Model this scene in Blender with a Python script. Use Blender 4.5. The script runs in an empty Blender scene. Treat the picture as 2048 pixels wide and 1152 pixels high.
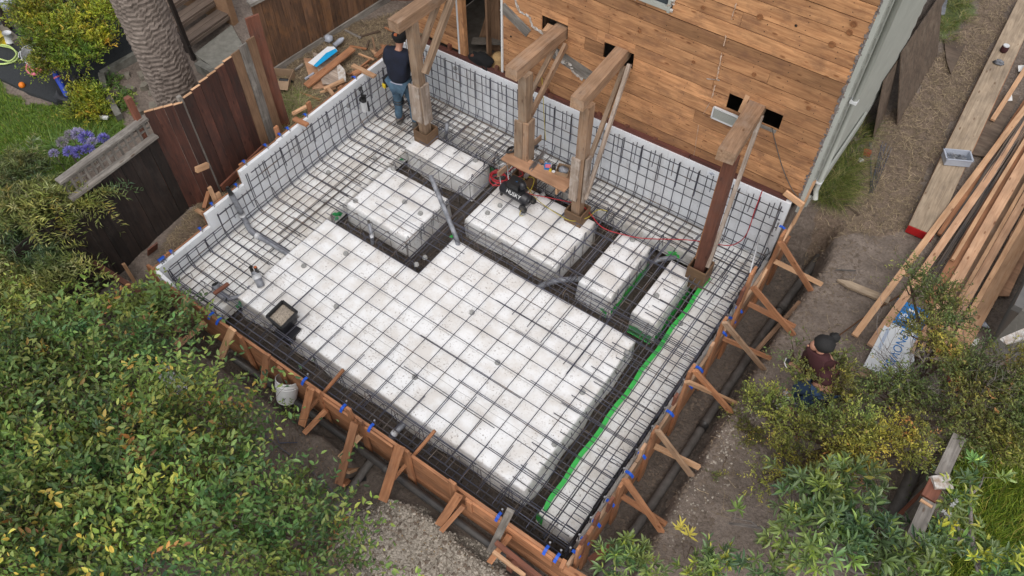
import bpy, math, random
import numpy as np
from mathutils import Vector, Matrix, noise as mnoise

random.seed(7)
RNG = np.random.default_rng(11)
SC = bpy.context.scene
COL = SC.collection

# ---------------------------------------------------------------- camera, sky, sun, exposure
CAM_LOC = Vector((6.66606, -3.79690, 8.81262))
PITCH, YAW, FOC = math.radians(53.0082), math.radians(-35.5850), 1595.57   # focal length in pixels of a 2048 px wide picture
cam_d = bpy.data.cameras.new('camera')
cam = bpy.data.objects.new('camera', cam_d); COL.objects.link(cam)
cam.location = CAM_LOC
cam.rotation_euler = (math.pi/2 - PITCH, 0, -YAW)
cam_d.sensor_width = 36.0
cam_d.lens = FOC/2048*36
cam_d.clip_end = 2000
SC.camera = cam
SC.render.resolution_x, SC.render.resolution_y = 1024, 576

world = bpy.data.worlds.new("World"); SC.world = world
world.use_nodes = True
wn = world.node_tree; wn.nodes.clear()
sky = wn.nodes.new('ShaderNodeTexSky'); sky.sky_type = 'NISHITA'; sky.sun_disc = False
SUN_EL, SUN_AZ = math.radians(58), math.radians(150)      # azimuth clockwise from +Y
sky.sun_elevation = SUN_EL; sky.sun_rotation = SUN_AZ
sky.air_density = 1.0; sky.dust_density = 4.0; sky.ozone_density = 0.6
hsv = wn.nodes.new('ShaderNodeHueSaturation'); hsv.inputs['Saturation'].default_value = 0.30
bg = wn.nodes.new('ShaderNodeBackground'); bg.inputs[1].default_value = 0.15
wo = wn.nodes.new('ShaderNodeOutputWorld')
wn.links.new(sky.outputs[0], hsv.inputs['Color']); wn.links.new(hsv.outputs[0], bg.inputs[0]); wn.links.new(bg.outputs[0], wo.inputs[0])
sun_d = bpy.data.lights.new('sun', 'SUN'); sun_d.energy = 1.0; sun_d.angle = math.radians(130); sun_d.color = (1.0, 0.965, 0.92)
sun = bpy.data.objects.new('sun', sun_d); COL.objects.link(sun)
sdir = Vector((math.sin(SUN_AZ)*math.cos(SUN_EL), math.cos(SUN_AZ)*math.cos(SUN_EL), math.sin(SUN_EL)))
sun.rotation_euler = (-sdir).to_track_quat('-Z', 'Y').to_euler()
SC.view_settings.view_transform = 'Standard'
SC.view_settings.look = 'None'
SC.view_settings.gamma = 1.0
SC.view_settings.use_curve_mapping = False
SC.view_settings.exposure = 0.24

# ---------------------------------------------------------------- surveying: photo pixel -> point on a known plane
FW = Vector((math.cos(PITCH)*math.sin(YAW), math.cos(PITCH)*math.cos(YAW), -math.sin(PITCH)))
RT = Vector((math.cos(YAW), -math.sin(YAW), 0)); UP = RT.cross(FW)
def ray(px, py): return FW + RT*((px-1024)/FOC) + UP*((576-py)/FOC)
def Zp(px, py, z): d = ray(px, py); return CAM_LOC + d*((z-CAM_LOC.z)/d.z)
def Yp(px, py, y): d = ray(px, py); return CAM_LOC + d*((y-CAM_LOC.y)/d.y)
def Xp(px, py, x): d = ray(px, py); return CAM_LOC + d*((x-CAM_LOC.x)/d.x)
def proj(v):
    d = Vector(v)-CAM_LOC; z = d.dot(FW); return (1024+FOC*d.dot(RT)/z, 576-FOC*d.dot(UP)/z)

# ---------------------------------------------------------------- numpy value noise
_T = RNG.random((64, 64))
def vnoise(x, y):
    x = np.asarray(x, float); y = np.asarray(y, float)
    xi = np.floor(x).astype(int); yi = np.floor(y).astype(int); fx = x-xi; fy = y-yi
    fx = fx*fx*(3-2*fx); fy = fy*fy*(3-2*fy)
    a = _T[xi % 64, yi % 64]; b = _T[(xi+1) % 64, yi % 64]; c = _T[xi % 64, (yi+1) % 64]; d = _T[(xi+1) % 64, (yi+1) % 64]
    return (a*(1-fx)+b*fx)*(1-fy)+(c*(1-fx)+d*fx)*fy
def fbm(x, y, o=4):
    s = 0; a = 1; t = 0
    for k in range(o):
        s = s+a*(vnoise(x*2**k+17*k, y*2**k+31*k)-.5); t += a; a *= .5
    return s/t
def sstep(a, b, x): t = np.clip((x-a)/(b-a), 0, 1); return t*t*(3-2*t)

def h_base(x, y):
    x = np.asarray(x, float); y = np.asarray(y, float)
    hl = np.clip(-.09+.11*(y+1), -.35, .75); hr = np.clip(-.2+.06*y, -.45, .55)
    t = np.clip((x+1.5)/7.5, 0, 1)
    H = (1-t)*hl+t*hr
    H = H-.28*sstep(-.9, -1.7, y)*sstep(-2.6, -.8, x)*sstep(6.6, 5.6, x)
    return H
def h_full(x, y):
    x = np.asarray(x, float); y = np.asarray(y, float)
    H = h_base(x, y)
    n = fbm(x*1.3, y*1.3, 4); e = fbm(x*2.2+9, y*2.2, 3)
    H = H+.05*n+.035*fbm(x*6, y*6, 2)
    # right hand trench with the long pipe
    w = sstep(5.46, 5.5, x)*(1-sstep(6.02+.16*e, 6.16+.16*e, x))*sstep(-1.9, -1.6, y)*(1-sstep(4.95, 5.25, y+.3*e))
    H = H*(1-w)+(-.72+.05*n)*w
    # front trench under the forms
    w = (1-sstep(-1.16, -1.13, y))*sstep(-1.56+.2*e, -1.42+.2*e, y)*sstep(-1.7, -1.4, x)*(1-sstep(6.1, 6.3, x))
    H = H*(1-w)+(-.70+.04*n)*w
    # side branch of the trench carrying the crossing pipe
    ax, ay, bx, by = 2.86, -1.3, 2.62, -2.5
    tt = np.clip(((x-ax)*(bx-ax)+(y-ay)*(by-ay))/((bx-ax)**2+(by-ay)**2), 0, 1)
    dd = np.hypot(x-ax-tt*(bx-ax), y-ay-tt*(by-ay))
    w = 1-sstep(.15, .36, dd+.25*e)
    H = H*(1-w)+np.minimum(H, -.74)*w
    # slot behind the left foam wall
    w = (1-sstep(-1.42, -1.40, x))*sstep(-1.72+.2*e, -1.55+.2*e, x)*sstep(-1.2, -1.0, y)*(1-sstep(4.5, 4.6, y))
    H = H-.22*w
    # dug-out inside the forms
    w = sstep(-1.40, -1.37, x)*(1-sstep(5.50, 5.53, x))*sstep(-1.15, -1.12, y)*(1-sstep(4.4, 4.44, y))
    H = H*(1-w)+(-.53+.03*fbm(x*5, y*5, 3))*w
    # under the house
    w = sstep(-1.2, -1.1, x)*(1-sstep(5.4, 5.5, x))*sstep(4.40, 4.44, y)
    H = H*(1-w)+.66*w
    return H
def G(px, py, off=0.0):
    z = 0.0
    for _ in range(25):
        p = Zp(px, py, z); z = z*.4+.6*(float(h_base(p.x, p.y))+off)
    p = Zp(px, py, z); return p

# ---------------------------------------------------------------- materials
MATS = {}
def newmat(name, rough=.8, metal=0.0):
    m = bpy.data.materials.new(name); m.use_nodes = True
    nt = m.node_tree; nt.nodes.clear()
    o = nt.nodes.new('ShaderNodeOutputMaterial'); p = nt.nodes.new('ShaderNodeBsdfPrincipled')
    nt.links.new(p.outputs[0], o.inputs[0])
    p.inputs['Roughness'].default_value = rough; p.inputs['Metallic'].default_value = metal
    MATS[name] = m
    return m, nt, p
def N(nt, t, **kw):
    n = nt.nodes.new(t)
    for k, v in kw.items():
        if k in n.inputs: n.inputs[k].default_value = v
        else: setattr(n, k, v)
    return n
def c4(c): return (c[0], c[1], c[2], 1)
def ramp(nt, src, stops):
    r = nt.nodes.new('ShaderNodeValToRGB'); el = r.color_ramp.elements
    while len(el) < len(stops): el.new(.5)
    for e, (p, c) in zip(el, stops): e.position = p; e.color = c4(c) if not isinstance(c, (int, float)) else (c, c, c, 1)
    nt.links.new(src, r.inputs[0]); return r
def mix(nt, a, b, f, mode='MIX'):
    m = nt.nodes.new('ShaderNodeMix'); m.data_type = 'RGBA'; m.blend_type = mode
    for i, v in ((6, a), (7, b), (0, f)):
        if hasattr(v, 'links'): nt.links.new(v, m.inputs[i])
        elif isinstance(v, (int, float)): m.inputs[i].default_value = v if i == 0 else (v, v, v, 1)
        else: m.inputs[i].default_value = c4(v)
    return m.outputs[2]
def bump(nt, p, src, strength=.3, dist=.01):
    b = N(nt, 'ShaderNodeBump'); b.inputs['Strength'].default_value = strength; b.inputs['Distance'].default_value = dist
    nt.links.new(src, b.inputs['Height']); nt.links.new(b.outputs[0], p.inputs['Normal'])
def coords(nt, scale=(1, 1, 1), rnd=True):
    tc = N(nt, 'ShaderNodeTexCoord'); mp = N(nt, 'ShaderNodeMapping'); mp.inputs['Scale'].default_value = scale
    if rnd:
        oi = N(nt, 'ShaderNodeObjectInfo'); ml = N(nt, 'ShaderNodeMath', operation='MULTIPLY'); ml.inputs[1].default_value = 37.3
        nt.links.new(oi.outputs['Random'], ml.inputs[0])
        va = N(nt, 'ShaderNodeVectorMath', operation='ADD'); nt.links.new(tc.outputs['Object'], va.inputs[0]); nt.links.new(ml.outputs[0], va.inputs[1])
        nt.links.new(va.outputs[0], mp.inputs[0])
    else: nt.links.new(tc.outputs['Object'], mp.inputs[0])
    return mp.outputs[0]
def wood(name, dark, light, rough=.75, grain=1.0, knots=True, stain=None, vary=.35, stain_amt=.5):
    m, nt, p = newmat(name, rough)
    v = coords(nt, (1.6, 22*grain, 22*grain)); v2 = coords(nt, (2.2, 4, 4)); v3 = coords(nt, (2.6, 7, 7))
    n1 = N(nt, 'ShaderNodeTexNoise', Scale=1.6, Detail=5.0, Roughness=.62, Distortion=.5); nt.links.new(v, n1.inputs['Vector'])
    r1 = ramp(nt, n1.outputs[0], [(.3, dark), (.68, light)])
    n2 = N(nt, 'ShaderNodeTexNoise', Scale=1.3, Detail=3.0); nt.links.new(v2, n2.inputs['Vector'])
    r2 = ramp(nt, n2.outputs[0], [(.3, .62), (.7, 1.12)])
    c = mix(nt, r1.outputs[0], r2.outputs[0], .75, 'MULTIPLY')
    oi = N(nt, 'ShaderNodeObjectInfo'); rr = ramp(nt, oi.outputs['Random'], [(0, 1-vary), (.45, 1.0), (.8, 1-.4*vary), (1, 1+.5*vary)])
    c = mix(nt, c, rr.outputs[0], 1.0, 'MULTIPLY')
    if knots:
        vo = N(nt, 'ShaderNodeTexVoronoi', Scale=1.25); nt.links.new(v3, vo.inputs['Vector'])
        kr = ramp(nt, vo.outputs['Distance'], [(.0, (.25, .14, .08)), (.085, (.4, .26, .16)), (.15, (1, 1, 1))])
        c = mix(nt, c, kr.outputs[0], .75, 'MULTIPLY')
    if stain:
        n3 = N(nt, 'ShaderNodeTexNoise', Scale=3.2, Detail=6.0, Roughness=.7); nt.links.new(coords(nt, (1, 1.6, 1.6)), n3.inputs['Vector'])
        s3 = ramp(nt, n3.outputs[0], [(.5, 0.0), (.68, 1.0)])
        fm = N(nt, 'ShaderNodeMath', operation='MULTIPLY'); fm.inputs[1].default_value = stain_amt; nt.links.new(s3.outputs[0], fm.inputs[0])
        c = mix(nt, c, stain, fm.outputs[0])
    nt.links.new(c, p.inputs['Base Color'])
    bump(nt, p, n1.outputs[0], .35, .006)
    return m
def plain(name, col, rough=.6, metal=0.0, vary=.12, scale=8.0, col2=None, bmp=.15, lo=.35, hi=.65):
    m, nt, p = newmat(name, rough, metal)
    n = N(nt, 'ShaderNodeTexNoise', Scale=scale, Detail=5.0, Roughness=.65); nt.links.new(coords(nt), n.inputs['Vector'])
    c2 = col2 or tuple(max(0, x*(1-2*vary)) for x in col)
    r = ramp(nt, n.outputs[0], [(lo, c2), (hi, col)])
    nt.links.new(r.outputs[0], p.inputs['Base Color']); bump(nt, p, n.outputs[0], bmp, .005)
    return m

wood('form_wood', (.32, .13, .055), (.50, .235, .115), stain=(.20, .11, .07), vary=.45)
wood('form_ply', (.30, .135, .065), (.42, .20, .10), stain=(.16, .10, .07), vary=.3, knots=False, grain=.7)
wood('fresh_wood', (.50, .27, .135), (.68, .42, .25), vary=.32)
wood('pink_wood', (.50, .27, .15), (.68, .42, .26), vary=.25)
wood('sheathing', (.36, .16, .068), (.68, .355, .165), grain=.8, stain=(.17, .08, .045), vary=.46, stain_amt=.62)
wood('old_beam', (.19, .12, .075), (.36, .25, .165), stain=(.28, .23, .18), vary=.3)
wood('beam_tan', (.26, .155, .09), (.44, .28, .175), vary=.25, stain=(.34, .26, .2))
wood('cement_wood', (.22, .16, .12), (.46, .37, .30), stain=(.52, .46, .41), vary=.25, stain_amt=.8)
wood('red_wood', (.12, .04, .022), (.23, .085, .05), vary=.3, stain=(.10, .06, .05))
wood('rust_wood', (.14, .075, .04), (.26, .155, .09), vary=.2, knots=False)
wood('sill_wood', (.07, .022, .016), (.15, .05, .036), vary=.3, knots=False)
wood('fence_red', (.045, .016, .011), (.125, .043, .027), vary=.7, grain=.8, stain=(.03, .02, .018))
wood('fence_dark', (.010, .007, .006), (.034, .02, .015), vary=.5, stain=(.05, .04, .035))
wood('fence_brown', (.085, .045, .026), (.20, .105, .058), vary=.45, stain=(.30, .13, .04), stain_amt=.35)
wood('grey_wood', (.13, .115, .10), (.29, .26, .23), vary=.3, stain=(.42, .40, .36), stain_amt=.4)
wood('stair_wood', (.12, .088, .068), (.22, .165, .13), vary=.25, knots=False)
wood('timber_big', (.26, .19, .125), (.45, .35, .25), vary=.2, stain=(.16, .12, .09))
wood('plywood_dirty', (.075, .05, .034), (.15, .105, .074), vary=.2, knots=False, stain=(.19, .15, .11), grain=.5)
wood('ply_tan', (.40, .215, .12), (.54, .31, .185), vary=.15, knots=False, grain=.5)

plain('green_tape', (.05, .50, .09), .45, scale=14, vary=.1)
plain('green_scrap', (.015, .22, .06), .5)
plain('blue_clip', (.012, .10, .60), .4, scale=20, vary=.15)
plain('spacer_grey', (.34, .34, .33), .9, scale=30, vary=.15)
plain('wet_soil', (.045, .034, .025), .95, scale=6, vary=.3, bmp=.6)
plain('pvc_taped', (.26, .27, .30), .5, scale=9, col2=(.10, .105, .12), bmp=.4)
plain('pvc_white', (.55, .56, .58), .4, scale=9, vary=.1)
plain('black_pipe', (.028, .027, .028), .45, scale=6, col2=(.055, .048, .042), bmp=.2)
plain('grey_pipe', (.105, .095, .088), .7, scale=7, col2=(.06, .052, .046))
plain('black_rubber', (.012, .012, .013), .45)
plain('black_plastic', (.018, .018, .022), .35)
plain('dark_cap', (.01, .01, .01), .6)
plain('gravel_mix', (.42, .36, .29), .95, scale=60, col2=(.17, .14, .11), bmp=.9)
plain('bucket_white', (.68, .68, .68), .4, scale=6, vary=.05)
plain('bucket_inside', (.46, .38, .31), .7, scale=6, vary=.12)
plain('jeans', (.075, .14, .20), .85, scale=14, col2=(.04, .075, .12))
plain('jeans_blue', (.035, .075, .16), .85, scale=14)
plain('navy_cloth', (.007, .011, .028), .9, scale=8, vary=.25)
plain('maroon_cloth', (.045, .009, .011), .85)
plain('skin', (.42, .21, .14), .55, vary=.06)
plain('black_hair', (.010, .009, .009), .8, scale=60, bmp=1.0)
plain('cap_orange', (.45, .12, .04), .8)
plain('boot_grey', (.14, .125, .11), .8)
plain('white_shoe', (.62, .62, .62), .6, scale=25, col2=(.2, .2, .22))
plain('metal', (.42, .42, .43), .35, .9, scale=20)
plain('white_metal', (.62, .63, .64), .4, vary=.05)
plain('trim_grey', (.40, .41, .375), .6, vary=.05, scale=4)
plain('siding_grey', (.36, .37, .335), .65, vary=.06, scale=3)
plain('building_grey', (.20, .19, .172), .85, vary=.08, scale=20)
plain('trim_dark_grey', (.13, .125, .12), .7)
plain('glass_dark', (.035, .045, .055), .12, vary=.2)
plain('felt_dark', (.05, .045, .05), .8, scale=12, col2=(.20, .17, .16), lo=.45, hi=.7)
plain('streak_pale', (.55, .42, .33), .9, scale=30, col2=(.42, .25, .15))
plain('knot_wood', (.30, .13, .05), .8, scale=30, col2=(.20, .08, .03))
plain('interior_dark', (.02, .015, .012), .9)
plain('interior_dust', (.14, .12, .10), .95, vary=.2)
plain('plaster', (.60, .59, .57), .9, scale=14, col2=(.30, .22, .16))
plain('straw_hat', (.42, .27, .12), .9, scale=40)
plain('black_cloth', (.006, .006, .007), .95, scale=20)
plain('white_cloth', (.45, .47, .58), .8)
plain('red_plastic', (.42, .012, .014), .4)
plain('red_hose', (.42, .02, .03), .4, scale=10)
plain('yellow_cord', (.48, .38, .03), .5)
plain('yellow_plastic', (.75, .55, .03), .4)
plain('lime_hose', (.52, .66, .22), .4)
plain('pink_plastic', (.72, .17, .24), .4)
plain('orange_peel', (.85, .22, .01), .5, scale=30, vary=.08)
plain('blue_fabric', (.012, .05, .42), .6)
plain('label_blue', (.01, .18, .50), .5, scale=3, vary=.05)
plain('label_cyan', (.01, .33, .65), .4, scale=3, vary=.05)
plain('label_white', (.72, .74, .76), .45, scale=3, vary=.04)
plain('paper_white', (.70, .70, .69), .7, vary=.04)
plain('cardboard', (.34, .23, .145), .9, scale=5, vary=.12)
plain('asphalt', (.032, .036, .040), .9, scale=60, col2=(.016, .018, .020), bmp=.6)
plain('concrete_slab', (.235, .225, .195), .9, scale=9, col2=(.16, .155, .13), bmp=.3)
plain('concrete_curb', (.20, .195, .17), .9, scale=9, col2=(.10, .095, .08))
plain('stone_grey', (.23, .205, .165), .9, scale=6, col2=(.13, .115, .09))
plain('stucco', (.34, .20, .115), .9, scale=12, vary=.1)
plain('bin_plastic', (.42, .45, .52), .25, vary=.08)
plain('brick_red', (.34, .085, .04), .85)
plain('twig_brown', (.10, .065, .042), .85)
plain('twig_grey', (.23, .20, .185), .85, vary=.15)
plain('rust_steel', (.16, .07, .03), .7, .3)

# rebar
m, nt, p = newmat('rebar', .5, .45)
nz = N(nt, 'ShaderNodeTexNoise', Scale=2.3, Detail=4.0); nt.links.new(coords(nt), nz.inputs['Vector'])
r = ramp(nt, nz.outputs[0], [(.42, (.085, .09, .125)), (.60, (.11, .105, .115)), (.72, (.19, .125, .09))]); nt.links.new(r.outputs[0], p.inputs['Base Color'])
m, nt, p = newmat('rebar_dull', .6, .35)
nz = N(nt, 'ShaderNodeTexNoise', Scale=2.0, Detail=4.0); nt.links.new(coords(nt), nz.inputs['Vector'])
r = ramp(nt, nz.outputs[0], [(.40, (.085, .08, .08)), (.62, (.18, .14, .11))]); nt.links.new(r.outputs[0], p.inputs['Base Color'])

def foam_mat(name, dirt, base=(.80, .805, .81)):
    m, nt, p = newmat(name, .55)
    v = coords(nt, (1, 1, 1))
    n1 = N(nt, 'ShaderNodeTexNoise', Scale=2.6, Detail=6.0, Roughness=.65); nt.links.new(v, n1.inputs['Vector'])
    f1 = ramp(nt, n1.outputs[0], [(.42, 0.0), (.62, 1.0)])
    n2 = N(nt, 'ShaderNodeTexNoise', Scale=38.0, Detail=4.0, Roughness=.7); nt.links.new(v, n2.inputs['Vector'])
    f2 = ramp(nt, n2.outputs[0], [(.565, 0.0), (.64, 1.0)])
    n3 = N(nt, 'ShaderNodeTexNoise', Scale=5.0, Detail=4.0); nt.links.new(v, n3.inputs['Vector'])
    f3 = ramp(nt, n3.outputs[0], [(.40, 0.0), (.62, 1.0)])
    k1 = N(nt, 'ShaderNodeMath', operation='MULTIPLY'); nt.links.new(f1.outputs[0], k1.inputs[0]); k1.inputs[1].default_value = .36*dirt
    c = mix(nt, base, (.50, .44, .37), k1.outputs[0])
    k2 = N(nt, 'ShaderNodeMath', operation='MULTIPLY'); nt.links.new(f2.outputs[0], k2.inputs[0]); nt.links.new(f3.outputs[0], k2.inputs[1])
    k3 = N(nt, 'ShaderNodeMath', operation='MULTIPLY'); nt.links.new(k2.outputs[0], k3.inputs[0]); k3.inputs[1].default_value = .62*min(1.4, dirt)
    c = mix(nt, c, (.17, .13, .10), k3.outputs[0])
    nt.links.new(c, p.inputs['Base Color'])
    # faint moulding grooves of the sheet
    wv = N(nt, 'ShaderNodeTexWave', Scale=1.55, Distortion=.4, Detail=1.0); wv.wave_profile = 'SAW'; nt.links.new(v, wv.inputs['Vector'])
    bump(nt, p, n1.outputs[0], .35, .02)
    return m
foam_mat('foam_top', 1.25)
foam_mat('foam_floor', 1.5, (.80, .80, .79))
foam_mat('foam_wall', .45, (.74, .765, .80))

# ground with soil / lawn / pour / straw zones held in one attribute
m, nt, p = newmat('ground_mat', .95)
at = N(nt, 'ShaderNodeAttribute', attribute_name='zone'); sep = N(nt, 'ShaderNodeSeparateColor'); nt.links.new(at.outputs['Color'], sep.inputs[0])
tc = coords(nt, rnd=False)
n1 = N(nt, 'ShaderNodeTexNoise', Scale=2.4, Detail=8.0, Roughness=.7); nt.links.new(tc, n1.inputs['Vector'])
n2 = N(nt, 'ShaderNodeTexNoise', Scale=26.0, Detail=6.0, Roughness=.75); nt.links.new(tc, n2.inputs['Vector'])
soil = ramp(nt, n1.outputs[0], [(.30, (.125, .098, .080)), (.52, (.205, .163, .134)), (.72, (.27, .22, .185))])
s2 = ramp(nt, n2.outputs[0], [(.3, .55), (.7, 1.35)])
c = mix(nt, soil.outputs[0], s2.outputs[0], .8, 'MULTIPLY')
lawn = ramp(nt, n2.outputs[0], [(.32, (.035, .065, .010)), (.6, (.10, .17, .022)), (.75, (.16, .19, .04))])
c = mix(nt, c, lawn.outputs[0], sep.outputs[0])
pour = ramp(nt, n2.outputs[0], [(.36, (.11, .09, .07)), (.5, (.26, .225, .18)), (.66, (.40, .355, .30))])
thr = N(nt, 'ShaderNodeMath', operation='ADD'); nt.links.new(sep.outputs[1], thr.inputs[0]); nt.links.new(n1.outputs[0], thr.inputs[1])
pf = ramp(nt, thr.outputs[0], [(.98, 0.0), (1.12, 1.0)])
c = mix(nt, c, pour.outputs[0], pf.outputs[0])
straw = ramp(nt, n2.outputs[0], [(.3, (.095, .067, .048)), (.62, (.26, .192, .142))])
thr2 = N(nt, 'ShaderNodeMath', operation='ADD'); nt.links.new(sep.outputs[2], thr2.inputs[0]); nt.links.new(n1.outputs[0], thr2.inputs[1])
sf = ramp(nt, thr2.outputs[0], [(.9, 0.0), (1.3, 1.0)])
c = mix(nt, c, straw.outputs[0], sf.outputs[0])
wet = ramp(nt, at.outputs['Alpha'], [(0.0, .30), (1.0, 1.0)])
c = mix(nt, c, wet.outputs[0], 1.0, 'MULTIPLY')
nt.links.new(c, p.inputs['Base Color'])
n5 = N(nt, 'ShaderNodeTexNoise', Scale=8.0, Detail=5.0, Roughness=.6, Distortion=.4); nt.links.new(tc, n5.inputs['Vector'])
am = N(nt, 'ShaderNodeMath', operation='MULTIPLY_ADD'); nt.links.new(n5.outputs[0], am.inputs[0]); am.inputs[1].default_value = 2.6; nt.links.new(n2.outputs[0], am.inputs[2])
bump(nt, p, am.outputs[0], 1.0, .022)

# leaves: tint per leaf is its own colour plus the crowns' painted dark depth
def leaf_mat(name, rough=.5, trans=.3):
    m = bpy.data.materials.new(name); m.use_nodes = True; nt = m.node_tree; nt.nodes.clear(); MATS[name] = m
    o = nt.nodes.new('ShaderNodeOutputMaterial'); p = nt.nodes.new('ShaderNodeBsdfPrincipled'); p.inputs['Roughness'].default_value = rough
    t = nt.nodes.new('ShaderNodeBsdfTranslucent'); mx = nt.nodes.new('ShaderNodeMixShader'); mx.inputs[0].default_value = trans
    at = N(nt, 'ShaderNodeAttribute', attribute_name='tint')
    nt.links.new(at.outputs['Color'], p.inputs['Base Color']); nt.links.new(at.outputs['Color'], t.inputs['Color'])
    nt.links.new(p.outputs[0], mx.inputs[1]); nt.links.new(t.outputs[0], mx.inputs[2]); nt.links.new(mx.outputs[0], o.inputs[0])
leaf_mat('leaf'); leaf_mat('leaf_glossy', .38, .2); leaf_mat('dry_blade', .8, .1)

# palm trunk
m, nt, p = newmat('palm_bark', .95)
nz = N(nt, 'ShaderNodeTexNoise', Scale=7.0, Detail=7.0, Roughness=.7); nt.links.new(coords(nt, (1, 1, 2.5)), nz.inputs['Vector'])
r = ramp(nt, nz.outputs[0], [(.32, (.09, .07, .058)), (.55, (.21, .17, .145)), (.75, (.32, .27, .235))]); nt.links.new(r.outputs[0], p.inputs['Base Color'])
bump(nt, p, nz.outputs[0], .8, .02)

# ---------------------------------------------------------------- object helpers
WL = {}      # world location of every object made here
LABELS = set()
def prop(o, label=None, cat=None, group=None, kind=None):
    if label: o['label'] = label
    if cat: o['category'] = cat
    if group: o['group'] = group
    if kind: o['kind'] = kind
    return o
def thing(name, label, cat, loc=(0, 0, 0), group=None, rotz=0):
    o = bpy.data.objects.new(name, None); COL.objects.link(o); o.empty_display_size = .1
    o.location = loc; o.rotation_euler = (0, 0, rotz); WL[o.name] = Vector(loc)
    return prop(o, label, cat, group)
def place(o, mat4, parent):
    if parent is not None:
        o.parent = parent
        pm = Matrix.Translation(WL[parent.name])
        if parent.name in WM: pm = WM[parent.name]
        o.matrix_basis = pm.inverted() @ mat4
    else: o.matrix_basis = mat4
    WL[o.name] = mat4.translation.copy(); WM[o.name] = mat4.copy()
WM = {}
def mesh(name, verts, faces, mat, parent=None, origin=None, smooth=False, kind=None, colors=None):
    me = bpy.data.meshes.new(name)
    v = np.asarray([tuple(q) for q in verts] if not isinstance(verts, np.ndarray) else verts, dtype=np.float64)
    if origin is None: origin = ((v[:, 0].min()+v[:, 0].max())/2, (v[:, 1].min()+v[:, 1].max())/2, v[:, 2].min())
    v = v-np.array(origin)
    if isinstance(faces, np.ndarray) and faces.ndim == 2:
        k = faces.shape[1]; me.vertices.add(len(v)); me.vertices.foreach_set('co', v.ravel())
        me.loops.add(faces.size); me.loops.foreach_set('vertex_index', faces.ravel().astype(np.int32))
        me.polygons.add(len(faces)); me.polygons.foreach_set('loop_start', np.arange(0, faces.size, k, dtype=np.int32)); me.polygons.foreach_set('loop_total', np.full(len(faces), k, np.int32))
        me.update(calc_edges=True)
    else:
        me.from_pydata(v.tolist(), [], [tuple(int(i) for i in f) for f in faces]); me.update()
    mats = mat if isinstance(mat, (list, tuple)) else [mat]
    for q in mats: me.materials.append(MATS[q])
    if smooth: me.polygons.foreach_set('use_smooth', [True]*len(me.polygons))
    if colors is not None:
        a = me.color_attributes.new('tint' if colors[0] == 'tint' else 'zone', 'FLOAT_COLOR', 'POINT'); a.data.foreach_set('color', np.asarray(colors[1], np.float32).ravel())
    o = bpy.data.objects.new(name, me); COL.objects.link(o)
    place(o, Matrix.Translation(Vector(origin)), parent)
    if kind: o['kind'] = kind
    return o
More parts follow.
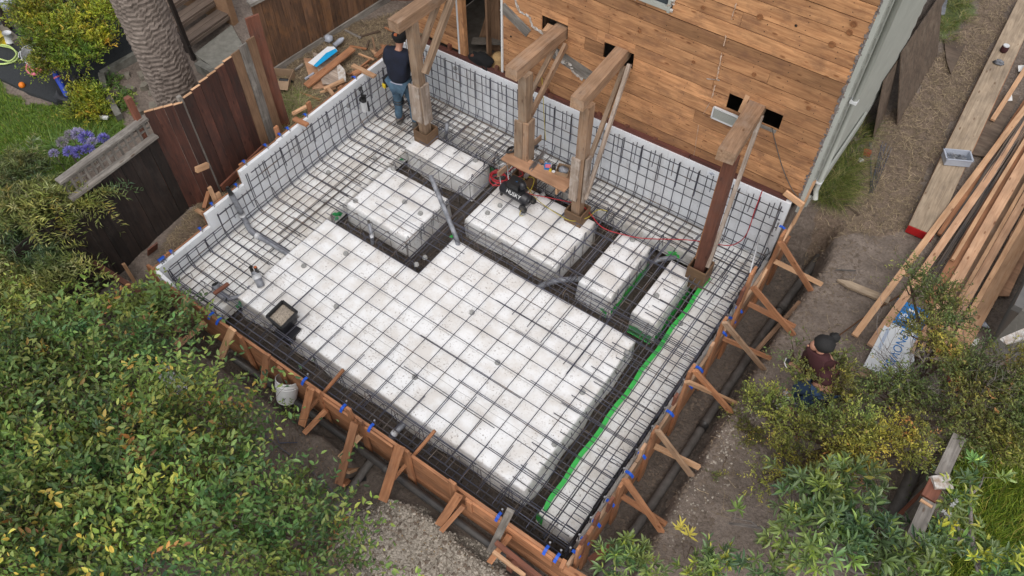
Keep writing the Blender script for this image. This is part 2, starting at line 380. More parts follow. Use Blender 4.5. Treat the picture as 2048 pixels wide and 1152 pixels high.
class MB:
    def __init__(s): s.v = []; s.f = []
    def add(s, vs, fs): b = len(s.v); s.v += [Vector(q) for q in vs]; s.f += [tuple(b+i for i in f) for f in fs]; return s
    def box(s, c, d, rz=0.0, M=None, jit=0.0):
        pts = [Vector((sx*d[0]/2, sy*d[1]/2, sz*d[2]/2)) for sx in (-1, 1) for sy in (-1, 1) for sz in (-1, 1)]
        R = M if M is not None else Matrix.Rotation(rz, 3, 'Z')
        pts = [R @ q+Vector(c)+Vector([random.uniform(-jit, jit) for _ in range(3)]) for q in pts]
        return s.add(pts, [(0, 1, 3, 2), (4, 6, 7, 5), (0, 4, 5, 1), (2, 3, 7, 6), (0, 2, 6, 4), (1, 5, 7, 3)])
    def beam(s, p0, p1, w, t, up=(0, 0, 1), jit=0.0):
        p0 = Vector(p0); p1 = Vector(p1); X = (p1-p0).normalized(); Z = Vector(up)-X*X.dot(Vector(up)); Z.normalize(); Y = Z.cross(X)
        M = Matrix((X, Y, Z)).transposed(); return s.box((p0+p1)/2, ((p1-p0).length, w, t), M=M, jit=jit)
    def tube(s, pts, r, n=8, cap=True):
        pts = [Vector(q) for q in pts]; rs = r if isinstance(r, (list, tuple)) else [r]*len(pts); rings = []
        for i, q in enumerate(pts):
            d = (pts[min(i+1, len(pts)-1)]-pts[max(i-1, 0)]); d = d.normalized() if d.length > 1e-9 else Vector((0, 0, 1))
            a = d.cross(Vector((0, 0, 1))); a = a if a.length > 1e-3 else d.cross(Vector((1, 0, 0))); a.normalize(); b = d.cross(a)
            rings.append([q+(a*math.cos(2*math.pi*k/n)+b*math.sin(2*math.pi*k/n))*rs[i] for k in range(n)])
        vs = [q for R in rings for q in R]; fs = []
        for i in range(len(pts)-1):
            for k in range(n): fs.append((i*n+k, i*n+(k+1) % n, (i+1)*n+(k+1) % n, (i+1)*n+k))
        if cap: fs.append(tuple(range(n))); fs.append(tuple((len(pts)-1)*n+k for k in reversed(range(n))))
        return s.add(vs, fs)
    def lathe(s, c, prof, n=20, M=None, cap=True):
        M = M or Matrix.Identity(3); vs = []; fs = []
        for r, z in prof:
            for k in range(n): vs.append(M @ Vector((r*math.cos(2*math.pi*k/n), r*math.sin(2*math.pi*k/n), z))+Vector(c))
        for i in range(len(prof)-1):
            for k in range(n): fs.append((i*n+k, i*n+(k+1) % n, (i+1)*n+(k+1) % n, (i+1)*n+k))
        if cap: fs.append(tuple(reversed(range(n)))); fs.append(tuple((len(prof)-1)*n+k for k in range(n)))
        return s.add(vs, fs)
    def ball(s, c, r, n=12, m=8, sq=(1, 1, 1), M=None, nz=0.0):
        M = M or Matrix.Identity(3); vs = []; fs = []
        for i in range(m+1):
            th = math.pi*i/m
            for k in range(n):
                ph = 2*math.pi*k/n; q = Vector((math.sin(th)*math.cos(ph)*sq[0], math.sin(th)*math.sin(ph)*sq[1], math.cos(th)*sq[2]))
                rr = r*(1+nz*mnoise.noise(q*2.3+Vector(c)*5)); vs.append(M @ (q*rr)+Vector(c))
        for i in range(m):
            for k in range(n): fs.append((i*n+k, (i+1)*n+k, (i+1)*n+(k+1) % n, i*n+(k+1) % n))
        return s.add(vs, fs)
    def prism(s, poly, z0, z1):
        n = len(poly); vs = [(q[0], q[1], z0) for q in poly]+[(q[0], q[1], z1) for q in poly]
        return s.add(vs, [tuple(reversed(range(n))), tuple(range(n, 2*n))]+[(i, (i+1) % n, n+(i+1) % n, n+i) for i in range(n)])
    def slab(s, pts, t):      # free quad/polygon in space given thickness t
        pts = [Vector(q) for q in pts]; nrm = (pts[1]-pts[0]).cross(pts[2]-pts[0]).normalized()*t; n = len(pts)
        return s.add(pts+[q-nrm for q in pts], [tuple(range(n)), tuple(reversed(range(n, 2*n)))]+[(i, n+i, n+(i+1) % n, (i+1) % n) for i in range(n)])
    def build(s, name, mat, parent=None, smooth=False, origin=None, kind=None):
        return mesh(name, s.v, s.f, mat, parent, origin, smooth, kind)
def solo(o, label, cat, group=None): return prop(o, label, cat, group)

def board(p0, p1, w, t, mat, parent=None, name='board', up=(0, 0, 1), jit=.0015, taper=None):
    """plank as an object whose local X runs along the grain"""
    p0 = Vector(p0); p1 = Vector(p1); L = (p1-p0).length; X = (p1-p0).normalized(); Z = Vector(up)-X*X.dot(Vector(up)); Z.normalize(); Y = Z.cross(X)
    ns = 1 if L < 1.2 else 4
    vs = []; fs = []; bow = random.uniform(-.003, .003)*L
    for i in range(ns+1):
        x = -L/2+L*i/ns; b = bow*(1-(2*i/ns-1)**2)
        ww = w
        for sy, sz in ((-1, -1), (1, -1), (1, 1), (-1, 1)):
            vs.append(Vector((x+random.uniform(-jit, jit)*(2 if i in (0, ns) else 0), sy*ww/2+random.uniform(-jit, jit)+b, sz*t/2+random.uniform(-jit, jit))))
    if taper:                       # pointed end at p0
        vs = [Vector((-L/2, -w*.06, -t/2)), Vector((-L/2, w*.06, -t/2)), Vector((-L/2, w*.06, t/2)), Vector((-L/2, -w*.06, t/2)),
              Vector((-L/2+taper, -w/2, -t/2)), Vector((-L/2+taper, w/2, -t/2)), Vector((-L/2+taper, w/2, t/2)), Vector((-L/2+taper, -w/2, t/2)),
              Vector((L/2, -w/2, -t/2)), Vector((L/2, w/2, -t/2)), Vector((L/2, w/2, t/2)), Vector((L/2, -w/2, t/2))]; ns = 2
    for i in range(ns):
        a = i*4
        for k in range(4): fs.append((a+k, a+4+k, a+4+(k+1) % 4, a+(k+1) % 4))
    fs.append((0, 1, 2, 3)); fs.append((ns*4+3, ns*4+2, ns*4+1, ns*4))
    me = bpy.data.meshes.new(name); me.from_pydata(vs, [], fs); me.materials.append(MATS[mat]); me.update()
    o = bpy.data.objects.new(name, me); COL.objects.link(o)
    M = Matrix((X, Y, Z)).transposed().to_4x4(); M.translation = (p0+p1)/2
    place(o, M, parent); return o

_BAR = {}
def bar(p0, p1, r=.0085, mat='rebar', parent=None, name='rebar', ext=None):
    """straight reinforcing bar, unit-length meshes shared by rounded length"""
    p0 = Vector(p0); p1 = Vector(p1); L = round((p1-p0).length, 2); key = (L, r, mat)
    if key not in _BAR:
        b = MB(); b.tube([(0, 0, 0), (L, 0, 0)], r, 6)
        me = bpy.data.meshes.new('rebar'); me.from_pydata(b.v, [], b.f); me.materials.append(MATS[mat]); me.polygons.foreach_set('use_smooth', [True]*len(me.polygons)); me.update(); _BAR[key] = me
    o = bpy.data.objects.new(name, _BAR[key]); COL.objects.link(o)
    X = (p1-p0).normalized(); Z = Vector((0, 0, 1)) if abs(X.z) < .9 else Vector((0, 1, 0)); Z = (Z-X*X.dot(Z)).normalized(); Y = Z.cross(X)
    M = Matrix((X, Y, Z)).transposed().to_4x4(); M.translation = p0
    place(o, M, parent); return o
_PATH = {}
def bent(key, pts, M, r=.0075, mat='rebar', parent=None, name='rebar', smooth=True):
    """bent bar: mesh shared by key, placed with matrix M"""
    if key not in _PATH:
        b = MB(); b.tube(pts, r, 5)
        me = bpy.data.meshes.new(name); me.from_pydata(b.v, [], b.f); me.materials.append(MATS[mat]); me.polygons.foreach_set('use_smooth', [True]*len(me.polygons)); me.update(); _PATH[key] = me
    o = bpy.data.objects.new(name, _PATH[key]); COL.objects.link(o); place(o, M, parent); return o
ORD = ['first', 'second', 'third', 'fourth', 'fifth', 'sixth', 'seventh', 'eighth', 'ninth', 'tenth', 'eleventh', 'twelfth', 'thirteenth', 'fourteenth']

# ================================================================ GROUND
def inpoly(x, y, poly):
    ins = np.zeros_like(x, bool); n = len(poly)
    for i in range(n):
        x0, y0 = poly[i][:2]; x1, y1 = poly[(i+1) % n][:2]
        cnd = ((y0 > y) != (y1 > y)) & (x < (x1-x0)*(y-y0)/((y1-y0) if y1 != y0 else 1e-9)+x0); ins ^= cnd
    return ins
def soft(x, y, poly, w=.0, s=2.0):
    e = fbm(x*s, y*s+4, 3)*.35; e2 = fbm(x*s+40, y*s+14, 3)*.35
    return inpoly(x+e, y+e2, poly).astype(float)
def axis(a, b, st, far):
    mid = list(np.arange(a, b, st)); k = st; lo = []; x = a
    while x > -far: k *= 1.35; x -= k; lo.append(x)
    k = st; hi = []; x = b
    while x < far: hi.append(x); k *= 1.35; x += k
    return np.array(sorted(lo)+mid+hi)
xs = axis(-6.5, 10.5, .055, 600); ys = axis(-5, 12, .055, 600)
for edges, arr in (((-1.40, 5.52), 'x'), ((-1.14, 4.42), 'y')): pass
X, Y = np.meshgrid(xs, ys, indexing='ij')
Hh = h_full(X, Y)
nx, ny = X.shape
V = np.stack([X.ravel(), Y.ravel(), Hh.ravel()], 1)
I = np.arange(nx*ny).reshape(nx, ny)
Fq = np.stack([I[:-1, :-1].ravel(), I[1:, :-1].ravel(), I[1:, 1:].ravel(), I[:-1, 1:].ravel()], 1)
lawnL = [G(*q) for q in [(-700, 120), (0, 165), (60, 196), (115, 215), (170, 236), (228, 232), (250, 262), (150, 345), (60, 470), (-300, 800)]]
lawnR = [G(*q) for q in [(1905, 1010), (1925, 900), (1990, 790), (2060, 720), (2900, 500), (2900, 1900), (1790, 1900), (1850, 1130)]]
grassTR = [G(*q) for q in [(1880, 0), (1930, 0), (1945, 25), (1900, 60), (1885, 80), (1870, 60)]]
pourP = [G(*q) for q in [(700, 1005), (760, 985), (850, 1010), (905, 1045), (1010, 1095), (1030, 1190), (720, 1190), (660, 1110)]]
pourR = [G(*q) for q in [(1500, 760), (1560, 790), (1470, 950), (1400, 1070), (1335, 1090), (1330, 1050), (1400, 900), (1455, 810)]]
strawL = [G(*q) for q in [(300, 520), (400, 395), (545, 260), (560, 150), (700, 45), (860, 20), (860, 90), (560, 290), (470, 380), (340, 540)]]
strawR = [G(*q) for q in [(1640, 400), (1720, 290), (1850, 150), (1960, 0), (2060, -40), (1960, 130), (1800, 470), (1650, 470)]]
zone = np.zeros((nx*ny, 4)); xf = X.ravel(); yf = Y.ravel()
zone[:, 0] = np.maximum(soft(xf, yf, lawnL), soft(xf, yf, lawnR)); zone[:, 0] = np.maximum(zone[:, 0], .7*soft(xf, yf, grassTR))
zone[:, 0] = np.maximum(zone[:, 0], ((np.hypot(xf-3, yf-2) > 16)*.8))
zone[:, 1] = np.maximum(soft(xf, yf, pourP)*.75, soft(xf, yf, pourR)*.3)
zone[:, 2] = np.maximum(soft(xf, yf, strawL)*.75, soft(xf, yf, strawR)*.62)
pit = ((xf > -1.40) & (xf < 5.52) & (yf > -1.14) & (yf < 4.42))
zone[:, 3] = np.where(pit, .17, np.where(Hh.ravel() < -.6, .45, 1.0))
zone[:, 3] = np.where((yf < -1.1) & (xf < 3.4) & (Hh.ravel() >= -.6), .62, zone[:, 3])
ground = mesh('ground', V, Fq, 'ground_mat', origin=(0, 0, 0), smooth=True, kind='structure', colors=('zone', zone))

# yard asphalt, upper left
asp = [G(*q) for q in [(-500, -300), (-400, 120), (0, 160), (60, 190), (115, 210), (165, 190), (205, 158), (290, 108), (330, -80), (300, -400)]]
def sheet(name, poly, mat, lift=.05, n=26, kind='structure'):
    x0 = min(q.x for q in poly); x1 = max(q.x for q in poly); y0 = min(q.y for q in poly); y1 = max(q.y for q in poly)
    # fan mesh laid just above the noise of the ground
    b = MB(); c = sum((Vector(q) for q in poly), Vector())/len(poly)
    zt = max(float(h_base(q.x, q.y)) for q in poly)
    pts = [(q.x, q.y, float(h_base(q.x, q.y))+lift) for q in poly]
    b.add(pts+[(q[0], q[1], q[2]-.2) for q in pts], [tuple(range(len(pts)))]+[(i, (i+1) % len(pts), len(pts)+(i+1) % len(pts), len(pts)+i) for i in range(len(pts))])
    return b.build(name, mat, origin=(c.x, c.y, 0), kind=kind)
sheet('asphalt_yard', asp, 'asphalt', .06)

# ================================================================ FOAM
def foam_block(name, label, poly, z0, z1, mat='foam_top', group=None, wob=.012, cell=.085, drape=0.0, cat='foam block', parent=None):
    """rectilinear block: gridded top with rounded rim, sides that bulge a little"""
    X0 = min(q[0] for q in poly); X1 = max(q[0] for q in poly); Y0 = min(q[1] for q in poly); Y1 = max(q[1] for q in poly)
    gx = sorted(set([q[0] for q in poly])); gy = sorted(set([q[1] for q in poly]))
    def fill(g):
        out = []
        for a, b in zip(g[:-1], g[1:]):
            k = max(1, int(round((b-a)/cell))); out += [a+(b-a)*i/k for i in range(k)]
        return out+[g[-1]]
    gx = fill(gx); gy = fill(gy)
    inside = lambda x, y: bool(inpoly(np.array([x]), np.array([y]), poly)[0])
    cells = [(i, j) for i in range(len(gx)-1) for j in range(len(gy)-1) if inside((gx[i]+gx[i+1])/2, (gy[j]+gy[j+1])/2)]
    cs = set(cells); vid = {}; V = []; F = []
    def vt(i, j):
        if (i, j) not in vid: vid[(i, j)] = len(V); V.append([gx[i], gy[j], z1])
        return vid[(i, j)]
    for i, j in cells: F.append((vt(i, j), vt(i+1, j), vt(i+1, j+1), vt(i, j+1)))
    edges = []
    for i, j in cells:
        for (di, dj, a, b) in ((0, -1, (i, j), (i+1, j)), (1, 0, (i+1, j), (i+1, j+1)), (0, 1, (i+1, j+1), (i, j+1)), (-1, 0, (i, j+1), (i, j))):
            if (i+di, j+dj) not in cs: edges.append((a, b, (di, dj)))
    nrm = {}
    for a, b, n in edges:
        for q in (a, b): nrm.setdefault(q, []).append(n)
    lev = [(-.004, .018), (0, .05), (.003, .35), (.006, .7), (.012, 1.0)]
    ring = {}
    for q, ns in nrm.items():
        n = Vector((sum(k[0] for k in ns), sum(k[1] for k in ns), 0)); n = n.normalized() if n.length > 0 else Vector((1, 0, 0))
        base = V[vid[q]]; base0 = Vector(base)
        V[vid[q]] = [base0.x-n.x*.020, base0.y-n.y*.020, z1-.003]
        ids = []
        for off, f in lev:
            z = z1-(z1-z0)*f if f > .06 else z1-f*.6
            w = mnoise.noise(Vector((base0.x*1.5, base0.y*1.5, z*2+5)))*(wob+drape*f)*(1.6 if f > .3 else .5)
            k = off*2+w; ids.append(len(V)); V.append([base0.x+n.x*k, base0.y+n.y*k, z])
        ring[q] = ids
    for a, b, n in edges:
        A = [vid[a]]+ring[a]; B = [vid[b]]+ring[b]
        for k in range(len(A)-1): F.append((A[k], A[k+1], B[k+1], B[k]))
    for v in V:
        if abs(v[2]-z1) < .02: v[2] += .008*mnoise.noise(Vector((v[0]*1.7, v[1]*1.7, 3)))
    o = mesh(name, V, F, mat, parent, smooth=True)
    if label: solo(o, label, cat, group)
    return o
R4 = lambda x0, x1, y0, y1: [(x0, y0), (x1, y0), (x1, y1), (x0, y1)]
ZT, ZB = -.082, -.50
foam_y = 0
FG = 'white foam blocks set between the footing trenches'
big = [(-.24, -.69), (.33, -.69), (.33, -.42), (.69, -.42), (.69, -.69), (4.62, -.69), (4.62, 1.91), (1.53, 1.91), (1.53, 1.11), (-.24, 1.11)]
bigb = foam_block('foam_block', 'largest white foam block, L shaped and dirty, filling the front of the dug-out', big, ZB, ZT, group=FG, drape=.05)
for ya, xa, xb in ((-.08, -.20, 4.58), (.53, -.20, 4.58), (1.13, 1.56, 4.58)):
    b = MB(); n_ = 40; pts = [(xa+(xb-xa)*k/n_, ya+.004*math.sin(k*1.3)) for k in range(n_+1)]
    zz = [ZT+.008*mnoise.noise(Vector((q[0]*1.7, q[1]*1.7, 3)))+.0035 for q in pts]
    for k in range(n_): b.add([(pts[k][0], pts[k][1]-.0022, zz[k]), (pts[k+1][0], pts[k+1][1]-.0022, zz[k+1]), (pts[k+1][0], pts[k+1][1]+.0022, zz[k+1]), (pts[k][0], pts[k][1]+.0022, zz[k])], [(0, 1, 2, 3)])
    b.build('sheet_joint', 'spacer_grey', bigb)
foam_block('foam_block', 'narrow white foam block nearest the worker in the navy sweater', R4(-.28, 1.05, 2.95, 3.43), ZB, ZT, group=FG, drape=.03)
foam_block('foam_block', 'nearly square white foam block left of the taped upright pipe', R4(-.21, 1.0, 1.5, 2.48), ZB, ZT, group=FG, drape=.03)
foam_block('foam_block', 'white foam block with the black air compressor standing on it', R4(1.44, 3.06, 2.3, 3.38), ZB, ZT, group=FG, drape=.03)
foam_block('foam_block', 'slim white foam block between the compressor block and the green edged one', R4(3.46, 3.98, 2.3, 3.44), ZB, ZT, group=FG, drape=.02)
foam_block('foam_block', 'slimmest white foam block with green tape along its foot, in front of the red post', R4(4.33, 4.70, 2.28, 3.41), ZB, ZT, group=FG, drape=.02)
FS = 'white foam sheets lining the footing'
foam_block('foam_sheet', 'long dirty foam sheet running beside the right hand forms with a green taped edge', R4(4.88, 5.46, -.78, 3.70), -.42, -.19, 'foam_floor', FS, .004, cell=.15, cat='foam sheet')
foam_block('foam_sheet', 'dirty foam sheet on the floor along the stepped left wall', R4(-1.30, -.345, -1.02, 4.3), -.42, -.205, 'foam_floor', FS, .004, cell=.15, cat='foam sheet')
foam_block('foam_sheet', 'dirty foam sheet on the floor below the wall under the house', R4(-.335, 5.46, 3.73, 4.3), -.42, -.20, 'foam_floor', FS, .004, cell=.15, cat='foam sheet')
# green tape
b = MB(); pts = [(4.955, -.72), (4.925, -.60)]+[(4.92+.012*math.sin(k*1.7), -.5+k*.21) for k in range(20)]
for (xa, ya), (xb, yb) in zip(pts[:-1], pts[1:]): b.add([(xa-.05, ya, -.172), (xa+.008, ya, -.170), (xb+.008, yb, -.170), (xb-.05, yb, -.172)], [(0, 1, 2, 3)])
b.add([(4.868, -.79, -.172), (4.96, -.795, -.172), (4.955, -.805, -.40), (4.862, -.79, -.40)], [(0, 1, 2, 3)])
for (xa, ya), (xb, yb) in zip(pts[:-1], pts[1:]): b.add([(xa-.05, ya, -.172), (xb-.05, yb, -.172), (xb-.058, yb, -.24), (xa-.058, ya, -.24)], [(0, 1, 2, 3)])
solo(b.build('green_tape', 'green_tape'), 'bright green tape band along the edge of the long right foam sheet', 'tape')
def tape(label, p0, p1, z0=-.50, z1=-.40, out=(1, 0), n=9):
    b = MB(); p0 = Vector((p0[0], p0[1], 0)); p1 = Vector((p1[0], p1[1], 0)); o_ = Vector((out[0], out[1], 0))
    for i in range(n):
        a = p0.lerp(p1, i/n); c = p0.lerp(p1, (i+1)/n); ha = z1+.03*math.sin(i*2.1); hc = z1+.03*math.sin((i+1)*2.1)
        b.add([a+o_*.035+Vector((0, 0, z0)), c+o_*.035+Vector((0, 0, z0)), c+o_*.022+Vector((0, 0, hc)), a+o_*.022+Vector((0, 0, ha))], [(0, 1, 2, 3)])
        b.add([a+o_*.035+Vector((0, 0, z0)), c+o_*.035+Vector((0, 0, z0)), c+o_*.05+Vector((0, 0, z0-.005)), a+o_*.05+Vector((0, 0, z0-.005))], [(0, 3, 2, 1)])
    solo(b.build('green_tape', 'green_tape'), label, 'tape')
tape('green tape at the foot of the slim foam block right of the compressor', (3.985, 2.32), (3.985, 3.4))
tape('green tape at the foot of the slimmest foam block, long side', (4.705, 2.3), (4.705, 3.35), z1=-.37)
tape('green tape under the near end of the slimmest foam block', (4.34, 2.275), (4.70, 2.275), z1=-.36, out=(0, -1), n=3)
tape('green tape patch on the near end of the slim foam block', (3.85, 2.295), (3.97, 2.295), z1=-.38, out=(0, -1), n=2)
# torn green scraps
def scrap(label, px, py, z, s=.10, mat='green_scrap'):
    c = Zp(px, py, z); b = MB()
    for k in range(7):
        a = random.uniform(0, 6.28); q = c+Vector((random.uniform(-s, s)*.5, random.uniform(-s, s)*.5, random.uniform(-.01, .03)))
        u = Vector((math.cos(a), math.sin(a), random.uniform(-.3, .3)))*s*random.uniform(.3, .6); v = Vector((-math.sin(a), math.cos(a), random.uniform(-.5, .5)))*s*.35
        b.add([q-u, q+v, q+u*.9, q-v*.8], [(0, 1, 2, 3)])
    solo(b.build('torn_tape', mat), label, 'tape scrap', 'torn green tape scraps in the footing trenches')
scrap('torn green tape scrap beside the worker boot at the first post', 838, 236, -.22, .11)
scrap('torn green tape scrap left of the nearly square foam block', 672, 430, -.25, .13)
scrap('torn green tape scrap between the two back left foam blocks', 800, 318, -.3, .10)
scrap('torn green tape scrap at the left corner of the largest foam block', 482, 612, -.35, .10)
scrap('torn green tape scrap right of the narrow back foam block', 982, 345, -.38, .13)
scrap('torn green tape scrap on top of the left corner near the taped pipe', 903, 474, -.05, .04, 'green_tape')
scrap('torn green tape scrap behind the slim foam block', 1345, 512, -.3, .13, 'green_tape')

# foam walls
def wall_sheet(name, label, segs, axis, face, th, group):
    """vertical foam wall made of separate panels; segs: (a0, a1, z0, z1a, z1b)"""
    t = thing(name, label, 'foam wall', (face if axis == 'x' else segs[0][0], segs[0][0] if axis == 'x' else face, -.3), group)
    for a0, a1, z0, za, zb in segs:
        n = max(1, round((a1-a0)/.61))
        for k in range(n):
            u0 = a0+(a1-a0)*k/n+.0015; u1 = a0+(a1-a0)*(k+1)/n-.0015
            h0 = za+(zb-za)*k/n; h1 = za+(zb-za)*(k+1)/n; e = random.uniform(0, .004)
            b = MB()
            if axis == 'x': vs = [(x, u, z) for x in (face+e, face-th) for u, z in ((u0, z0), (u1, z0), (u1, h1), (u0, h0))]
            else: vs = [(u, y, z) for y in (face-e, face+th) for u, z in ((u0, z0), (u1, z0), (u1, h1), (u0, h0))]
            b.add(vs, [(0, 1, 2, 3), (7, 6, 5, 4), (0, 4, 5, 1), (1, 5, 6, 2), (2, 6, 7, 3), (3, 7, 4, 0)])
            b.build('foam_panel', 'foam_wall', t)
    return t
LW = -1.33     # inner face of the left wall
def lw_y(px, py): return Xp(px, py, LW)
def lt(y): return .13 if y < -.11 else (.375 if y < .63 else .645)
wall_sheet('foam_wall', 'white foam wall stepping down along the left side of the dug-out', [(-1.07, -.11, -.40, .128, .130), (-.11, .63, -.40, .375, .377), (.63, 1.40, -.40, .628, .632), (1.40, 4.33, -.40, .645, .660)], 'x', LW, .05, 'foam walls around the dug-out')
wall_sheet('foam_wall', 'white foam wall under the brown timber house front', [(-1.32, 5.44, -.40, .785, .945)], 'y', 4.335, .07, 'foam walls around the dug-out')
# sloping foam return at the left front corner
b = MB(); b.add([(-1.33, -1.07, .128), (-1.05, -1.07, -.02), (-1.05, -1.07, -.4), (-1.33, -1.07, -.4), (-1.33, -1.12, .128), (-1.05, -1.12, -.02), (-1.05, -1.12, -.4), (-1.33, -1.12, -.4)], [(0, 1, 2, 3), (7, 6, 5, 4), (0, 4, 5, 1), (1, 5, 6, 2)])
solo(b.build('foam_offcut', 'foam_wall'), 'small sloping foam return at the left front corner of the forms', 'foam offcut')

# ================================================================ CONCRETE SPACERS
def spacer(px, py, label, z=ZT, wall=None):
    c = Zp(px, py, z) if wall is None else wall; b = MB(); a = random.uniform(0, 1.5)
    M = Matrix.Rotation(a, 3, 'Z')
    if wall is not None: M = Matrix.Rotation(math.pi/2, 3, 'Y') if abs(wall.x-LW) < .05 else Matrix.Rotation(math.pi/2, 3, 'X')
    b.lathe(c, [(.040, 0), (.040, .012), (.030, .040)], 7, M)
    solo(b.build('concrete_spacer', 'spacer_grey'), label, 'spacer', 'grey concrete spacers propping the bars')
BL = 'largest foam block'
for i, (x, y, w) in enumerate([(608, 533, 'beside the left wall strip'), (692, 508, 'right of the pair of taped pipe stubs, upper one'), (673, 614, 'above the black gravel tub'), (830, 755, 'nearest the white bucket'), (833, 530, 'left of the two at the inner corner'), (850, 516, 'right of the two at the inner corner'), (944, 626, 'near the block centre'), (995, 726, 'below the block centre'), (1253, 707, 'at the right corner'), (1165, 785, 'on the right side, middle one'), (1109, 889, 'nearest the front corner')]):
    spacer(x, y, 'grey concrete spacer on %s, %s' % (BL, w.replace(', upper one', '').replace(', middle one', '')))
for x, y, w in [(787, 338, 'at its far corner'), (711, 403, 'at its left corner'), (809, 405, 'at its centre'), (841, 428, 'at its right side')]:
    spacer(x, y, 'grey concrete spacer on the nearly square foam block, %s' % w)
for x, y, w in [(853, 275, 'the far left end'), (951, 322, 'the near right end')]:
    spacer(x, y, 'grey concrete spacer on %s of the narrow foam block by the worker' % w)
for x, y, w in [(975, 427, 'left edge'), (1000, 412, 'left part, second from the edge'), (1086, 390, 'far side behind the compressor'), (1168, 440, 'right corner by the post box'), (1046, 428, 'middle under the compressor wheel')]:
    spacer(x, y, 'grey concrete spacer on the compressor block, %s' % w)
spacer(1265, 481, 'grey concrete spacer on the slim foam block right of the compressor')
spacer(1313, 592, 'grey concrete spacer on the slimmest foam block')
for x, y, w in [(657, 346, 'on the left floor strip, near the back'), (651, 405, 'on the left floor strip, near the torn green tape'), (1361, 648, 'on the long right foam sheet, upper one'), (750, 318, 'on the left floor strip, farthest back'), (975, 262, 'on the back floor strip between the first two posts')]:
    spacer(x, y, 'grey concrete spacer '+w, -.19)
for x, y in [(695, 210)]: spacer(0, 0, 'round grey spacer stuck to the left foam wall', wall=Xp(x, y, LW))
for x, y in [(912, 135)]: spacer(0, 0, 'round grey spacer stuck to the back foam wall', wall=Yp(x, y, 4.335))

# ================================================================ REINFORCEMENT
mat_t = thing('rebar_mat', 'flat grid of steel bars tied over the white foam blocks', 'rebar mat', (2, 1.5, 0))
S_ = .26; jt = lambda a=.012: random.uniform(-a, a)
lapx = {}
def xbar(y, x0, x1, z=.004): 
    y += jt(.008); k = jt(.006); bar((x0, y+k, z), (x1, y-k, z), .0058, 'rebar', mat_t)
def ybar(x, y0, y1, z=-.013):
    x += jt(.008); k = jt(.006); bar((x+k, y0, z), (x-k, y1, z), .0058, 'rebar', mat_t)
for i in range(-3, 14):
    y = i*S_
    l = -.55+jt(.25) if y < 3 else -.2+jt(.1)
    xbar(y, l, 3.9+jt(.3) if i % 2 else 5.40+jt(.03))
    if i % 2: xbar(y+.018, 2.6+jt(.4), 5.42+jt(.03))
    else: xbar(y+.018, 3.6+jt(.5), 5.42+jt(.03))
for j in range(-1, 19):
    x = j*S_+.02
    if j == -1: continue
    if j < 1: ybar(x, -.95, 3.9)
    else: ybar(x, -.98+jt(.03), 3.95+jt(.08))
    ybar(x+.018, -1.0+jt(.03), -.25+jt(.3))
    if j % 3 == 1: ybar(x-.02, 2.4+jt(.3), 3.98)
for x, y0, y1 in [(1.30, 1.1, 3.2), (1.42, 1.2, 3.3), (1.36, .78, 2.2), (3.05, 1.25, 2.9), (3.34, 1.2, 3.3), (3.62, 1.1, 2.9), (4.05, 1.0, 3.5), (4.28, 1.1, 3.3), (4.16, .9, 3.6), (4.78, -.8, 3.6), (4.86, -.6, 3.7)]: ybar(x, y0, y1, -.016)
for y, x0, x1 in [(1.70, .2, 1.9), (1.66, .55, 1.65), (2.06, -.2, 1.9), (2.10, 1.3, 5.2), (2.02, 1.5, 5.3), (2.16, 2.2, 5.35), (1.96, 3.6, 5.4), (3.55, -.2, 3.1), (3.62, 1.2, 5.4), (3.70, -.4, 5.4), (2.62, -.1, .9), (1.30, -.4, 1.4), (-.80, -.8, 5.3), (-.86, -.9, 5.35)]: xbar(y, x0, x1, .006)

# wall cages
def lbar(M, hgt, leg, parent, r=.0074):
    hgt = round(hgt, 2); leg = round(leg, 1)
    return bent(('L', hgt, leg, r), [(0, 0, hgt), (0, 0, .09), (.02, 0, .03), (.07, 0, 0), (leg, 0, 0)], M, r, 'rebar', parent)
cl = thing('rebar_cage', 'steel bar cage standing against the stepped left foam wall', 'rebar cage', (LW, 1.5, -.15), 'steel cages along the edges of the dug-out')
y = -.98; k = 0
while y < 4.2:
    t = lt(y)-.05 if y < 1.3 else .60
    M = Matrix.Translation((LW+.075+jt(.006), y+jt(.012), -.165)) @ Matrix.Rotation(jt(.03), 4, 'Z')
    lbar(M, t+.165, .95+(.2 if k % 2 else 0), cl)
    if k % 2 == 0: bar((LW+.078, y+.02, t+.005), (LW+.076, y+.024+jt(.02), t-.42-jt(.08) if y > .6 else t-.3), .0072, 'rebar', cl)
    if k % 2 == 1 and y > 0: bar((LW+.062, y+.09, t-.01), (LW+.06, y+.10+jt(.02), t-.33-jt(.05)), .0065, 'rebar', cl)
    if k % 2 == 0:
        bar((LW+.12, y+.03, -.185), (LW+.03, y+.035, .0), .0065, 'rebar', cl)
        bar((LW+.1, y+.012, -.15), (LW+1.25+jt(.1), y+.012, -.13), .0072, 'rebar', cl)
    y += .165; k += 1
for z, y0 in [(.575, .75), (.44, .70), (.30, .05), (.10, -.95), (-.07, -1.0), (-.13, -1.0)]:
    z1 = z
    bar((LW+.088, y0, z1), (LW+.088, 4.22, z1+.01), .0074, 'rebar', cl)
bar((LW+.088, .02, .31), (LW+.088, .66, .315), .0062, 'rebar', cl); bar((LW+.088, -1.0, .055), (LW+.088, .0, .06), .0062, 'rebar', cl)
for i in range(7):
    x = LW+.17+i*.125
    bar((x+jt(.01), -1.0+jt(.05), -.148), (x+jt(.02), 4.25, -.148), .0062, 'rebar_dull', cl)
    if i in (2, 4, 5): bar((x+.02+jt(.01), .2+jt(.5), -.146), (x+.02+jt(.01), 4.1, -.146), .0085, 'rebar_dull', cl)
